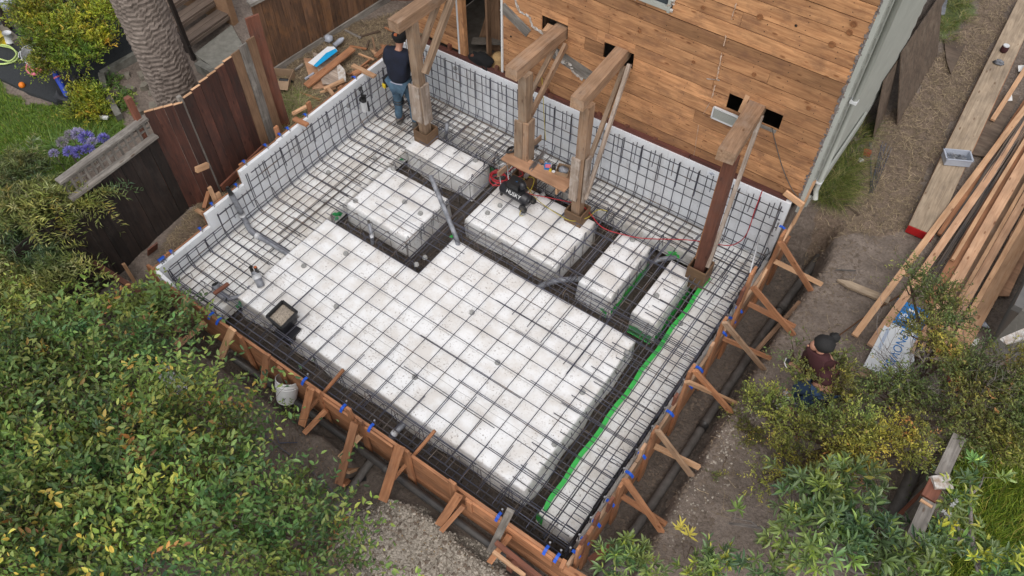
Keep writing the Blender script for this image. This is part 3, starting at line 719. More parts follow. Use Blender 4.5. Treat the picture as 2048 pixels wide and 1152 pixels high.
cb = thing('rebar_cage', 'steel bar cage standing against the foam wall under the house', 'rebar cage', (2, 4.33, -.15), 'steel cages along the edges of the dug-out')
x = -1.05; k = 0
while x < 5.35:
    top = .80+.022*(x+1)-.05
    M = Matrix.Translation((x+jt(.012), 4.26+jt(.005), -.165)) @ Matrix.Rotation(-math.pi/2+jt(.03), 4, 'Z')
    lbar(M, top+.165, .65+(.3 if k % 2 else 0), cb)
    if k % 2 == 0: bar((x+.02, 4.258, top+.03), (x+.02+jt(.01), 4.256, top-.45+jt(.05)), .0076, 'rebar', cb)
    else: bar((x+.07, 4.268, top+.03), (x+.07+jt(.015), 4.266, top-.30+jt(.06)), .0065, 'rebar', cb)
    if k % 2 == 0:
        bar((x+.03, 4.21, -.19), (x+.035, 4.30, .03), .0065, 'rebar', cb)
        bar((x+.012, 4.24, -.15), (x+.012, 3.1+jt(.15), -.03), .0072, 'rebar', cb)
    x += .152; k += 1
for z in (.75, .585, .42, .25, .08, -.09):
    bar((-1.2, 4.248, z), (5.4, 4.248, z+.10*(z > .1)), .0070, 'rebar', cb)
for i in range(5):
    y = 3.74+i*.115
    bar((-1.2, y+jt(.01), -.14), (5.4, y+jt(.01), -.14), .0062, 'rebar_dull', cb)
    bar((-.9+jt(.3), y+.02, -.138), (3.9+jt(1.), y+.02, -.138), .0062, 'rebar_dull', cb)
cr = thing('rebar_cage', 'steel bar cage lying along the right hand forms', 'rebar cage', (5.2, 1.5, -.1), 'steel cages along the edges of the dug-out')
for i in range(4):
    x = 4.96+i*.14; bar((x+jt(.01), -1.0, -.075), (x+jt(.012), 4.1, -.07), .0062, 'rebar', cr)
    if i in (1, 3): bar((x+.02, -1.02, -.073), (x+.02, 3.6, -.07), .0085, 'rebar', cr)
y = -.95
while y < 4.1:
    bar((4.45+jt(.12), y+jt(.02), -.06), (5.42, y+jt(.02), -.06), .0062, 'rebar', cr)
    M = Matrix.Translation((5.405+jt(.01), y+.03, -.40)) @ Matrix.Rotation(math.pi, 4, 'Z')
    bent('Uright', [(0, 0, 0), (0, 0, .36), (.03, 0, .385), (.12, 0, .39), (.15, 0, .375)], M, .0062, 'rebar', cr)
    y += .165
for z in (-.02, -.13, -.24): bar((5.41, -1.02, z), (5.41, 4.1, z), .008, 'rebar', cr); bar((5.385, -.4, z-.02), (5.39, 3.4, z-.015), .008, 'rebar', cr)
# dark bundle of tie wire and bars against the right form
b = MB(); random.seed(5)
for k in range(34):
    y0 = -1.0+random.random()*5.0; L = random.uniform(.25, .8); pts = [(5.41+jt(.025), y0+L*s/5, -.04+jt(.05)+.02*math.sin(s*2+k)) for s in range(6)]
    b.tube(pts, .0055, 4)
o = b.build('tie_wire', 'black_rubber', cr, kind='stuff')
cf = thing('rebar_cage', 'steel bar cage lying in the front trench behind the front forms', 'rebar cage', (2, -.9, -.3), 'steel cages along the edges of the dug-out')
for z, rr in ((-.09, .0075), (-.40, .0075)):
    for i in (range(4) if z < -.2 else (0, 1)):
        y = -1.04+i*.085; bar((-1.2, y+jt(.01), z), (5.38, y+jt(.01), z), rr, 'rebar' if z > -.2 else 'rebar_dull', cf)
bar((-1.2, -1.045, -.25), (5.38, -1.045, -.25), .0062, 'rebar_dull', cf); pass
# closed ties
def hoop(cx, cy, rot, w, h, z0, parent, mat='rebar_dull', key='hoop'):
    M = Matrix.Translation((cx, cy, z0)) @ Matrix.Rotation(rot, 4, 'Z')
    bent((key, w, h, mat), [(-w/2, 0, 0), (-w/2, 0, h-.03), (-w/2+.03, 0, h), (w/2-.03, 0, h), (w/2, 0, h-.03), (w/2, 0, .03), (w/2-.03, 0, 0), (-w/2, 0, 0)], M, .0052, mat, parent)
x = -1.1
while x < 5.3: hoop(x+jt(.02), -.91, math.pi/2+jt(.06), .28, .34, -.42, cf, 'rebar' if random.random() < .35 else 'rebar_dull'); x += .24
# grade beams between the blocks
tr = thing('rebar_cage', 'steel bars and open ties filling the trenches between the foam blocks', 'rebar cage', (2.5, 2.2, -.4), 'steel cages along the edges of the dug-out')
def trench(x0, x1, y0, y1):
    if x1-x0 > y1-y0:
        n = max(2, int((y1-y0)/.1)); 
        for z in (-.42, -.10):
            for i in (range(n) if z < -.2 else (0, n-1)): y = y0+.05+(y1-y0-.1)*i/(n-1); bar((x0, y+jt(.01), z), (x1, y+jt(.01), z), .0062, 'rebar_dull' if z < -.2 else 'rebar', tr)
        x = x0+.1
        while x < x1-.05: hoop(x+jt(.02), (y0+y1)/2, math.pi/2+jt(.1), y1-y0-.08, .38, -.43, tr, 'rebar_dull'); loopy(x+.07, y0+.03, 0); x += .31
    else:
        n = max(2, int((x1-x0)/.1))
        for z in (-.42, -.10):
            for i in (range(n) if z < -.2 else (0, n-1)): x = x0+.05+(x1-x0-.1)*i/(n-1); bar((x+jt(.01), y0, z), (x+jt(.01), y1, z), .0062, 'rebar_dull' if z < -.2 else 'rebar', tr)
        y = y0+.1
        while y < y1-.05: hoop((x0+x1)/2, y+jt(.02), jt(.1), x1-x0-.08, .38, -.43, tr, 'rebar_dull'); loopy(x0+.03, y+.07, math.pi/2); y += .31
def loopy(x, y, rot):
    """narrow open loop standing just above the mat"""
    M = Matrix.Translation((x+jt(.01), y, -.30)) @ Matrix.Rotation(rot+jt(.4), 4, 'Z')
    bent('loop', [(-.045, 0, 0), (-.022, 0, .26), (-.012, 0, .30), (.006, 0, .312), (.02, 0, .30), (.03, 0, .26), (.05, 0, .02)], M, .0052, 'rebar', tr)
trench(-.34, 1.5, 1.13, 1.48); trench(1.0, 1.44, 1.3, 3.7); trench(1.44, 4.85, 1.93, 2.28); trench(3.07, 3.45, 2.25, 3.75); trench(3.99, 4.32, 2.25, 3.7)
[bar((x_, -.9, -.44), (x_, 3.7, -.44), .0062, 'rebar_dull', tr) for x_ in (4.69, 4.76, 4.83)]; [hoop(4.76, y_, 0, .17, .15, -.45, tr) for y_ in np.arange(-.7, 3.6, .3)]; trench(-.3, 3.4, 3.44, 3.72); trench(-.3, 1.0, 2.50, 2.93)
# bent dowels poking up along the right side of the big block
for i in range(15):
    y = -.62+i*.18
    M = Matrix.Translation((4.665, y+jt(.02), -.16)) @ Matrix.Rotation(math.pi/2+jt(.3), 4, 'Z')
    bent('dowel', [(0, .0, -.02), (0, 0, .03), (-.03, 0, .09), (-.03, 0, .13)], M, .006, 'black_rubber', tr, 'dowel')
for i in range(9):
    x = .9+i*.45; loopy(x, -.80, 0)

# ================================================================ FORMWORK
XF, YF, ZF = 5.50, -1.13, .075       # inner faces and top of the board forms
FGp = 'timber forms around the dug-out'
ff = thing('timber_form', 'front timber form of stacked orange boards with stakes and braces', 'concrete form', (2, YF, -.7), FGp)
fr = thing('timber_form', 'right hand timber form braced to the bare dirt bank', 'concrete form', (XF, 1.5, -.7), FGp)
fl = thing('timber_form', 'left timber form with orange top edge behind the stepped foam wall', 'concrete form', (-1.43, 1.5, -.3), FGp)
for r in range(3):
    z = ZF-.12-.245*r
    for a, c_ in ((-1.15, 1.05), (1.06, 3.3), (3.31, 5.52)): board((a, YF-.022-random.uniform(0, .005), z), (c_, YF-.022-random.uniform(0, .005), z), .24, .038, 'form_wood', ff, 'board', up=(0, -1, 0))
for a, c_ in ((1.9, 3.05), (4.15, 5.35)): board((a, YF-.062, ZF-.13), (c_, YF-.062, ZF-.13), .22, .03, 'form_wood', ff, 'board', up=(0, -1, 0))
for r in range(3):
    z = ZF+.03-.12-.245*r
    for a, c_ in ((-1.17, .3), (.31, 1.9), (1.91, 4.46)): board((XF+.022, a, z), (XF+.022, c_, z+.02*(c_ > 4)), .24, .038, 'form_wood' if r else 'beam_tan', fr, 'board', up=(1, 0, 0))
# stakes and braces on the right hand side, each as a part
def onR(px, py, x=XF+.06): return Xp(px, py, x)
def gnd(px, py, off=.03): return G(px, py, off)
for px, py, w in [(1567, 466, .16), (1507, 541, .16), (1449, 640, .13), (1384, 736, .14), (1310, 859, .13), (1244, 966, .13), (1180, 1060, .12)]:
    t = onR(px, py); board((XF+.062, t.y, t.z), (XF+.062, t.y, -.74), w, .036, 'form_wood', fr, 'stake', up=(1, 0, 0))
for px, py, w, L in [(1488, 577, .09, .3), (1425, 688, .08, .22), (1353, 790, .07, .2), (1287, 893, .1, .25), (1222, 1000, .1, .25), (1195, 1030, .09, .3), (1167, 1078, .10, .5), (1160, 1092, .10, .6)]:
    t = onR(px, py, XF+.065); board((XF+.065, t.y, t.z), (XF+.065, t.y, t.z-L), w, .034, random.choice(['form_wood', 'red_wood', 'pink_wood']), fr, 'cleat', up=(1, 0, 0))
for a, b_, kk, ke in [((1561, 484), (1622, 581), (1549, 522), (1644, 569)), ((1506, 574), (1587, 670), (1497, 607), (1590, 654)), ((1449, 645), (1528, 739), (1447, 677), (1541, 717)), ((1389, 741), (1462, 824), (1374, 763), (1470, 806)), ((1315, 861), (1383, 951), (1309, 892), (1399, 935)), ((1250, 959), (1323, 1063), (1244, 992), (1332, 1049))]:
    p0 = onR(*a, XF+.10); p1 = gnd(*b_); board(p0, p1, random.uniform(.062, .078), .034, random.choice(['form_wood', 'form_wood', 'beam_tan']), fr, 'brace', up=(0, -1, .3))
    p0 = onR(*kk, XF+.085); p1 = gnd(*ke, .02); board(p0, p1, random.uniform(.055, .072), .034, random.choice(['form_wood', 'fresh_wood']), fr, 'kicker', up=(0, -1, .4))
# second layer plank behind back right corner, leaning on the bank
p0 = onR(1592, 400, XF+.05); p1 = onR(1510, 610, XF+.05)
board((XF+.05, 3.6, -.05), (XF+.05, 4.55, .62), .14, .036, 'fresh_wood', fr, 'board', up=(1, 0, 0))
board((XF+.09, 4.25, .42), (XF+.09, 4.2, -.5), .15, .036, 'form_wood', fr, 'stake', up=(1, 0, 0))
# stakes and braces in front; pixel ends, second end on the ground
def onF(px, py, y=YF-.07): return Yp(px, py, y)
for a, z1, w in [((719, 838), -.72, .09), (((811), 899), -.72, .10), ((905, 963), -.45, .10), ((636, 781), -.7, .08), ((697, 816), -.2, .07), ((940, 1003), -.2, .07), ((560, 735), -.6, .08), ((480, 672), -.7, .08)]:
    t = onF(*a); board((t.x, YF-.075, t.z), (t.x, YF-.075, z1), w, .034, 'form_wood', ff, 'stake', up=(0, -1, 0))
for a, e, w, m_ in [((622, 777), (604, 850), .10, 'form_wood'), ((652, 820), (609, 866), .07, 'form_wood'), ((710, 845), (678, 968), .10, 'form_wood'), ((721, 871), (680, 915), .07, 'fresh_wood'), ((737, 927), (694, 944), .07, 'fresh_wood'), ((730, 935), (685, 970), .07, 'form_wood'), ((800, 893), (766, 1000), .12, 'form_wood'), ((917, 990), (878, 1049), .10, 'form_wood'), ((927, 1011), (883, 1061), .06, 'form_wood'), ((1021, 1021), (981, 1102), .085, 'grey_wood'), ((1018, 1072), (979, 1124), .07, 'form_wood'), ((534, 708), (526, 772), .085, 'form_wood'), ((465, 658), (441, 715), .10, 'fresh_wood'), ((409, 645), (351, 696), .075, 'fresh_wood'), ((373, 600), (350, 692), .11, 'fresh_wood')]:
    p0 = onF(*a, YF-.11); p1 = gnd(*e, .03); board(p0, p1, w, .038, m_, ff, 'brace', up=(.3, -1, .35))
# left form: orange top edge plus stakes sticking up
for a, c_, z in [(-1.10, -.12, .13), (-.115, .625, .375), (.63, 1.40, .632), (1.405, 4.35, .648)]:
    board((LW-.066, a, z-.105), (LW-.066, c_, z-.105), .22, .022, 'form_ply', fl, 'board', up=(-1, 0, 0))
board((LW-.05, -1.09, .10), (LW-.05, -1.15, -.6), .12, .038, 'form_wood', fl, 'stake', up=(0, -1, 0))
board((LW-.12, -1.10, .12), (LW-.10, -1.19, -.7), .14, .038, 'form_wood', fl, 'stake', up=(0, -1, .1))
board((-1.12, -1.18, .02), (-1.02, -1.18, -.7), .12, .038, 'form_wood', fl, 'stake', up=(0, -1, 0))
for x, y, dz, w, m_ in [(735, 148, .16, .07, 'form_wood'), (781, 108, .16, .07, 'form_wood'), (621, 222, .17, .07, 'form_wood'), (556, 268, .14, .07, 'form_wood'), (489, 335, .10, .13, 'form_wood'), (682, 178, .04, .10, 'form_wood'), (431, 402, .28, .055, 'fresh_wood'), (437, 392, .06, .08, 'fresh_wood'), (340, 508, .04, .08, 'form_wood'), (331, 515, .03, .06, 'form_wood')]:
    t = Xp(x, y, LW-.13); board((LW-.135, t.y, t.z+dz), (LW-.135, t.y, t.z-.42), w, .036, m_, fl, 'stake', up=(-1, 0, 0))
board(Xp(392, 340, LW-.16)+Vector((0, 0, .0)), Xp(416, 330, LW-.16), .05, .08, 'fresh_wood', fl, 'cleat')
for x0, y0, x1, y1, m_ in [(705, 131, 750, 153, 'fresh_wood'), (588, 237, 615, 250, 'form_wood'), (706, 148, 728, 138, 'form_wood'), (752, 113, 775, 92, 'form_wood')]:
    a = Xp(x0, y0, LW-.12); c_ = Xp(x1, y1, LW+.0); zz = .70; a = Zp(x0, y0, zz); c_ = Zp(x1, y1, zz-.005); board(a, c_, .075, .036, m_, fl, 'cleat')
for x0, y0, x1, y1 in [(648, 178, 688, 160), (655, 175, 668, 192), (585, 228, 618, 210), (757, 85, 775, 100), (742, 98, 757, 112), (408, 416, 420, 375), (393, 420, 408, 428)]:
    a = Zp(x0, y0, .45 if x0 > 500 else .15); c_ = Zp(x1, y1, .55 if x0 > 500 else .25); board(a, c_, .06, .034, random.choice(['form_wood', 'fresh_wood']), fl, 'brace')

# blue clips hooked over the forms: a bolt and a bent blue strap
GC = 'blue form clips hooked over the form edges'
def clip(p, d, label, lying=False):
    d = Vector(d).normalized(); t = thing('form_clip', label, 'form clip', p, GC)
    s = d.cross(Vector((0, 0, 1))).normalized(); b = MB()
    prof = [(-.02, .012), (.02, .020), (.055, .004), (.085, -.03)]
    for (a0, z0), (a1, z1) in zip(prof[:-1], prof[1:]): b.beam(p+d*a0+Vector((0, 0, z0)), p+d*a1+Vector((0, 0, z1)), .036, .010)
    b.build('strap', 'blue_clip', t)
    b = MB(); q = p-d*.045; b.tube([q+Vector((0, 0, -.10)), q+Vector((0, 0, .055))], .008, 6); b.tube([q+Vector((0, 0, .035)), q+Vector((0, 0, .06))], .013, 6)
    b.build('bolt', 'metal', t)
fc = [(423, 626), (437, 634), (609, 754), (687, 809), (742, 845), (999, 1030), (1094, 1098), (1116, 1114)]
for i, (x, y) in enumerate(fc):
    q = Yp(x, y, YF-.01); clip(Vector((q.x, YF+.0, ZF+.012)), (0, -1, 0), 'blue form clip hooked over the front form, %s from the left' % ORD[i])
rc = [(1148, 1086), (1164, 1069), (1188, 1031), (1219, 977), (1257, 924), (1287, 871), (1321, 818), (1351, 767), (1388, 716), (1417, 664), (1467, 591), (1494, 542), (1504, 532)]
for i, (x, y) in enumerate(rc):
    q = Xp(x, y, XF-.01); clip(Vector((XF+.005, q.y, ZF+.062)), (1, 0, 0), 'blue form clip hooked over the right form, %s up from the near corner' % ORD[i])
clip(Vector((XF-.05, 4.20, .62)), (1, 0, 0), 'blue form clip at the far right corner under the house')
for i, (x, y) in enumerate([(357, 578), (347, 569), (331, 520), (346, 508), (404, 463), (427, 412), (475, 373), (495, 338), (538, 307), (563, 276), (579, 264), (614, 236), (712, 162)]):
    q = Xp(x, y, LW-.05); clip(Vector((LW-.06, q.y, lt(q.y)+.012)), (-1, .2, 0), 'blue form clip on the stepped left wall, %s from its near end' % ORD[i])

# ================================================================ HOUSE
HY = 4.43
def hp(px, py): return Yp(px, py, HY)
house = thing('timber_house', 'timber house front of bare brown boards propped above the dug-out', 'house', (2, HY, .9))
HX0, HX1, HZ0, HZT = -1.12, 5.515, .905, 4.6
holes = []
def rect(pts): q = [hp(*a) for a in pts]; return (min(k.x for k in q), max(k.x for k in q), min(k.z for k in q), max(k.z for k in q))
holes.append((-.20, .60, .80, 5.0))                       # doorway
holes.append((1.30, 1.74, 1.93, 2.17))
holes.append((2.33, 2.80, 1.90, 2.16))
holes.append((4.20, 4.94, 1.93, 2.17))
holes.append((2.66, 3.22, 2.97, 4.0))
row = .201; r = 0; z = HZ0
while z < HZT:
    z1 = z+row-.011; x = HX0; cuts = [HX0]
    xx = HX0+random.uniform(1.0, 4.2)
    while xx < HX1-.5: cuts.append(xx); xx += random.choice([1.8, 3.0, 3.6, 4.4])+jt(.2)
    cuts.append(HX1)
    pr_ = random.uniform(0, .007)
    for a, c_ in zip(cuts[:-1], cuts[1:]):
        pieces = [(a+.002, c_-.002, z, z1)]
        for hx0, hx1, hz0, hz1 in holes:
            new = []
            for (p0, p1, q0, q1) in pieces:
                if hx1 <= p0 or hx0 >= p1 or hz1 <= q0 or hz0 >= q1: new.append((p0, p1, q0, q1)); continue
                if p0 < hx0: new.append((p0, hx0, q0, q1))
                if p1 > hx1: new.append((hx1, p1, q0, q1))
                m0, m1 = max(p0, hx0), min(p1, hx1)
                if q0 < hz0: new.append((m0, m1, q0, hz0))
                if q1 > hz1: new.append((m0, m1, hz1, q1))
            pieces = new
        for (p0, p1, q0, q1) in pieces:
            if p1-p0 > .02 and q1-q0 > .01:
                m_ = 'sheathing'
                board((p0, HY+.010-pr_, (q0+q1)/2), (p1, HY+.010-pr_, (q0+q1)/2), q1-q0, .022, m_, house, 'sheathing_board', up=(0, -1, 0), jit=.0008)
    z += row; r += 1
# grey-stained short boards left behind by an old stair
for px0, py0, px1, py1, w in [(1005, 12, 1058, 66, .17), (1100, 98, 1190, 158, .20)]:
    a = hp(px0, py0); c_ = hp(px1, py1); a.y = c_.y = HY-.012; board(a, c_, w, .012, 'grey_wood', house, 'old_board', up=(0, -1, 0))
b = MB()
def streak(pts, w0):
    for (a, c_) in zip(pts[:-1], pts[1:]):
        n = 5; A = hp(*a); C_ = hp(*c_)
        for k in range(n):
            u = A.lerp(C_, k/n); v = A.lerp(C_, (k+1)/n); w = w0*random.uniform(.5, 1.3); u.y = v.y = HY-.014-random.random()*.004; b.beam(u, v, w, .008, up=(0, -1, 0), jit=.006)
streak([(1030, -5), (1040, 22), (1060, 32), (1066, 52), (1088, 66)], .035)
b.build('plaster_line', 'plaster', house); b = MB()
streak([(1113, 96), (1118, 118), (1143, 128), (1147, 142), (1166, 158)], .05)
b.build('plaster_line', 'plaster', house)
for pts_, w_ in (([(1474, 5), (1464, 38)], .012), ([(1453, 70), (1449, 90)], .010), ([(1445, 104), (1440, 130), (1434, 158)], .012), ([(1431, 170), (1425, 195)], .010), ([(1420, 205), (1408, 226)], .007), ([(1398, 250), (1389, 310)], .004), ([(1415, 156), (1440, 159)], .005)):
    b = MB(); streak(pts_, w_); b.build('paint_streak', 'streak_pale', house)
b.build('paint_streak', 'paper_white', house)
# knots / pipe holes
for i, (x, y, r_) in enumerate([(1407, 14, .035), (1521, 33, .055), (1593, 50, .022), (1708, 47, .055), (1700, 64, .05), (1665, 88, .055), (1388, 123, .035), (1509, 148, .04), (1280, 62, .035), (1618, 215, .04), (1023, 72, .02), (1137, 12, .022)]):
    q = hp(x, y); b = MB(); M = Matrix.Rotation(math.pi/2, 3, 'X'); r_ *= .72; b.lathe((q.x, HY-.0125, q.z), [(r_, 0), (r_, .006), (r_*.72, .007), (r_*.70, -.004)], 14, M)
    b.build('knot', 'knot_wood' if i not in (2, 10) else 'interior_dark', house)
# sill and cripples
for a, c_ in ((-1.12, -.25), (-.24, .58), (.585, 2.0), (2.01, 3.9), (3.91, 5.36)): board((a, HY-.045, .80+.022*(a+1)), (c_, HY-.045, .80+.022*(c_+1)), .10, .06, 'sill_wood', house, 'sill', up=(0, -1, 0))
for x in np.arange(-.9, 5.2, .47): board((x, HY-.03, .74), (x, HY-.03, .96), .06, .05, 'red_wood', house, 'cripple_block', up=(0, -1, 0))
board((1.55, HY-.06, .92), (1.55, HY-.06, .66), .08, .04, 'red_wood', house, 'cripple_block', up=(0, -1, 0))
board((1.95, HY-.05, .86), (2.35, HY-.05, .90), .07, .05, 'sill_wood', house, 'sill', up=(0, -1, 0))
# inside of the house behind the holes
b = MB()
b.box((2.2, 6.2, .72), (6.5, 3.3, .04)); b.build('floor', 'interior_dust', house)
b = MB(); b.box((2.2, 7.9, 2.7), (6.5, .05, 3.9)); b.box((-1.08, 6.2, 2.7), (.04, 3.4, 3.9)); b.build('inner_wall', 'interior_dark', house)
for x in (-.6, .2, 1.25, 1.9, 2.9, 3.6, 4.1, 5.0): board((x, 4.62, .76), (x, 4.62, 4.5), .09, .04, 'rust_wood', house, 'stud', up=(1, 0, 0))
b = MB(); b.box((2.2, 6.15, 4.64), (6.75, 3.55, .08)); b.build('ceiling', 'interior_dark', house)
b = MB(); b.box((2.2, 6.15, 4.72), (7.0, 3.8, .06)); b.build('roof', 'siding_grey', house)
# doorway: trims, post, brace
board((-.235, HY-.02, .84), (-.225, HY-.02, 4.5), .03, .02, 'white_metal', house, 'trim', up=(0, -1, 0))
board((-.17, HY+.02, .80), (-.17, HY+.02, 4.5), .10, .09, 'sheathing', house, 'door_post', up=(0, -1, 0))
board((.605, HY-.015, .84), (.605, HY-.015, 4.5), .03, .025, 'paper_white', house, 'trim', up=(0, -1, 0))
board((.12, 4.95, .78), (.12, 4.95, 4.5), .20, .14, 'rust_wood', house, 'inner_post', up=(0, -1, 0))
board((-.18, 4.9, .80), (.16, 4.9, 1.9), .10, .05, 'rust_wood', house, 'inner_brace', up=(0, -1, 0))
board((-.2, 4.7, .95), (.5, 5.0, 1.05), .14, .04, 'interior_dust', house, 'inner_board', up=(0, 0, 1))
b = MB(); b.beam((-.15, HY+.0, .80), (.60, HY+.0, .82), .012, .012); b.build('blue_strip', 'label_cyan', house)
board((-.16, HY+.05, .77), (.6, HY+.05, .785), .12, .04, 'rust_wood', house, 'threshold')
# upper window
wx0, wx1 = 2.68, 3.20
wf = None
b = MB(); b.box((wx0+.02, HY, 3.5), (.04, .06, 1.1)); b.box((wx1-.02, HY, 3.5), (.04, .06, 1.1)); b.box(((wx0+wx1)/2, HY, 3.0), (wx1-wx0, .07, .05)); wf = b.build('window', 'trim_grey', house)
b = MB(); b.box(((wx0+wx1)/2, HY+.02, 3.5), (wx1-wx0-.08, .012, 1.0)); b.build('pane', 'glass_dark', wf)
streaks = MB(); 
for k in range(9): streaks.box((wx1-.01+jt(.03), HY-.02, 3.0+k*.03), (.05, .02, .03), jit=.01)
streaks.build('plaster_patch', 'plaster', house)
# louvre vent hanging below the large hole
va = hp(1435, 222); vb_ = hp(1482, 262)
vc = Vector((4.27, HY-.035, 1.81)); vent = mesh('vent', [(0, 0, 0)], [], 'trim_grey', house) if False else None
b = MB(); W2, H2 = .21, .085
b.box(vc+Vector((0, 0, H2)), (W2*2, .03, .02)); b.box(vc-Vector((0, 0, H2)), (W2*2, .03, .02)); b.box(vc+Vector((W2, 0, 0)), (.02, .03, H2*2)); b.box(vc-Vector((W2, 0, 0)), (.02, .03, H2*2)); vent = b.build('vent', 'white_metal', house)
b = MB(); b.box(vc+Vector((0, .012, 0)), (W2*2-.02, .006, H2*2-.02)); b.build('backing', 'trim_dark_grey', vent)
for k in range(8):
    b = MB(); b.box(vc+Vector((0, -.004, -.068+k*.0195)), (W2*2-.03, .012, .010)); b.build('louvre', 'trim_grey', vent)
board((4.55, HY-.02, 1.90), (4.92, HY-.02, 1.90), .04, .02, 'grey_wood', house, 'hole_batten', up=(0, -1, 0))
# nail heads in rows, joined
b = MB()
for rr in range(19):
    for x in np.arange(-.9, 5.4, .41):
        for dz in (.05, .15):
            if not any(h[0]-.03 < x < h[1]+.03 and h[2] < HZ0+rr*row+dz < h[3] for h in holes):
                q = Vector((x+jt(.03), HY-.0035, HZ0+rr*row+dz+jt(.01))); b.box(q, (.010, .004, .010))
b.build('nail_heads', 'interior_dark', house, kind='stuff')
# right hand side wall of the house, clad in grey siding, with corner trim and downpipe
SX = HX1
b = MB(); b.box((SX+.028, HY+.035, 2.68), (.055, .09, 3.8)); b.build('corner_trim', 'trim_grey', house)
for k in range(19):
    z = .90+k*.2
    board((SX+.045, HY+.09, z+.1), (SX+.045, 8.0, z+.1), .198, .022, 'siding_flat' if 'siding_flat' in MATS else 'siding_grey', house, 'siding_board', up=(1, 0, .08))
b = MB(); b.box((SX+.02, 6.2, 2.7), (.03, 3.4, 3.8)); b.build('side_wall', 'siding_grey', house)
b = MB(); b.box((SX+.05, 6.2, .80), (.03, 3.6, .16)); b.build('skirting', 'siding_grey', house)
dp = MB(); dp.tube([(SX+.12, HY+.16, 4.5), (SX+.12, HY+.16, 1.12), (SX+.16, HY+.13, 1.0)], .035, 10); d_ = dp.build('downpipe', 'trim_grey', house, smooth=True)
b = MB(); b.box((SX+.115, HY+.16, 2.62), (.085, .09, .035)); b.build('bracket', 'white_metal', d_)
b = MB(); b.box((SX+.115, HY+.16, 1.28), (.085, .09, .025)); b.build('bracket', 'white_metal', d_)
b = MB(); b.box((SX+.115, HY+.16, 1.06), (.082, .085, .03)); b.build('bracket', 'dark_cap', d_)
# felt strip on the raw edge
b = MB()
for k in range(120):
    z = .95+k*.030; b.box((SX-.012+jt(.01), HY-.006, z), (random.uniform(.008, .05), .005, .03), jit=.008)
b.build('torn_felt', 'felt_dark', house, kind='stuff')
board((5.30, HY-.05, 1.06), (5.58, HY-.05, .98), .085, .036, 'fresh_wood', house, 'corner_block', up=(0, -1, 0))
board((5.57, 4.38, .60), (5.585, 4.52, 1.32), .07, .03, 'fresh_wood', house, 'corner_batten', up=(1, 0, 0))
board((5.60, 4.50, .95), (5.60, 6.6, .95), .18, .03, 'siding_grey', house, 'skirting', up=(1, 0, 0))
# grey cable hanging from the right hole to the corner
def cable(name, pts, r, mat, label, cat, group=None, kind=None, n=6):
    b = MB(); b.tube(pts, r, n); return solo(b.build(name, mat, smooth=True), label, cat, group)
def smooth_path(pts, k=6):
    P = [Vector(q) for q in pts]; out = []
    for i in range(len(P)-1):
        p0 = P[max(i-1, 0)]; p1 = P[i]; p2 = P[i+1]; p3 = P[min(i+2, len(P)-1)]
        for s in range(k):
            t = s/k; out.append(.5*((2*p1)+(-p0+p2)*t+(2*p0-5*p1+4*p2-p3)*t*t+(-p0+3*p1-3*p2+p3)*t**3))
    return out+[P[-1]]
cable('cable', smooth_path([Yp(x, y, HY-.03) for x, y in [(1544, 256), (1552, 290), (1565, 335), (1582, 375), (1598, 398)]]), .006, 'grey_pipe', 'grey cable hanging from the rightmost hole down to the house corner', 'cable')
# things in the doorway
b = MB(); c_ = Vector((.40, 4.62, .86)); b.lathe(c_, [(.20, 0), (.21, .015), (.11, .03), (.10, .11), (.085, .14), (.02, .155)], 20, Matrix.Rotation(.25, 3, 'X'))
solo(b.build('straw_hat', 'straw_hat', smooth=True), 'straw hat lying in the house doorway', 'hat')
b = MB(); b.ball((.20, 4.44, .93), .17, 14, 10, (1.1, .7, .62), nz=.5); b.ball((.06, 4.42, .90), .11, 12, 8, (1.2, .6, .55), nz=.6); b.ball((.30, 4.40, .86), .10, 12, 8, (.9, .6, .8), nz=.6)
solo(b.build('jacket', 'black_cloth', smooth=True), 'black jacket bundled on the doorway threshold of the house', 'jacket')
b = MB(); b.box((.50, 5.0, 1.10), (.10, .10, .22), jit=.01); b.box((.50, 4.98, .98), (.13, .12, .05), jit=.01)
solo(b.build('folded_cloth', 'white_cloth'), 'pale blue cloth hanging inside the house doorway', 'cloth')
b = MB(); b.box((.52, 4.60, .84), (.14, .10, .08), jit=.01); solo(b.build('red_tool_case', 'red_plastic'), 'small red case behind the white door trim', 'case')
b = MB(); b.ball(hp(1428, 338)+Vector((0, -.07, .0)), .06, 10, 8, (1.1, .6, .8), nz=.9); solo(b.build('plastic_bag', 'bin_plastic'), 'crumpled clear plastic bag on the sill left of the red post', 'plastic bag')

# ================================================================ SHORING
GS = 'timber props carrying the house front'
def pocket(x, y, ang, label, top=.15, bot=-.26, s=.132):
    t = thing('post_box', label, 'wooden box', (x, y, bot), 'plywood boxes around the prop feet')
    M = Matrix.Rotation(ang, 3, 'Z')
    for k in range(4):
        a = k*math.pi/2; o_ = M @ Vector((math.cos(a)*s, math.sin(a)*s, 0)); e = M @ Vector((-math.sin(a), math.cos(a), 0))
        c0 = Vector((x, y, (top+bot)/2))+o_
        board(c0-e*(s+.008), c0+e*(s-.006), top-bot, .018, 'plywood_side', t, 'side', up=o_.normalized())
    return t
wood('plywood_side', (.11, .06, .03), (.20, .12, .065), vary=.15, knots=False, grain=.4)
PX = [(-.123+.0, 3.31), (1.74, 3.42), (2.80, 3.27), (4.77, 3.38)]
for (x, y), l in zip(PX, ['plywood box around the foot of the leftmost prop, by the worker', 'plywood box around the foot of the prop behind the tool shelf', 'plywood box around the prop foot on the compressor block', 'plywood box around the foot of the dark red prop']):
    pocket(x, y, 0.0, l)
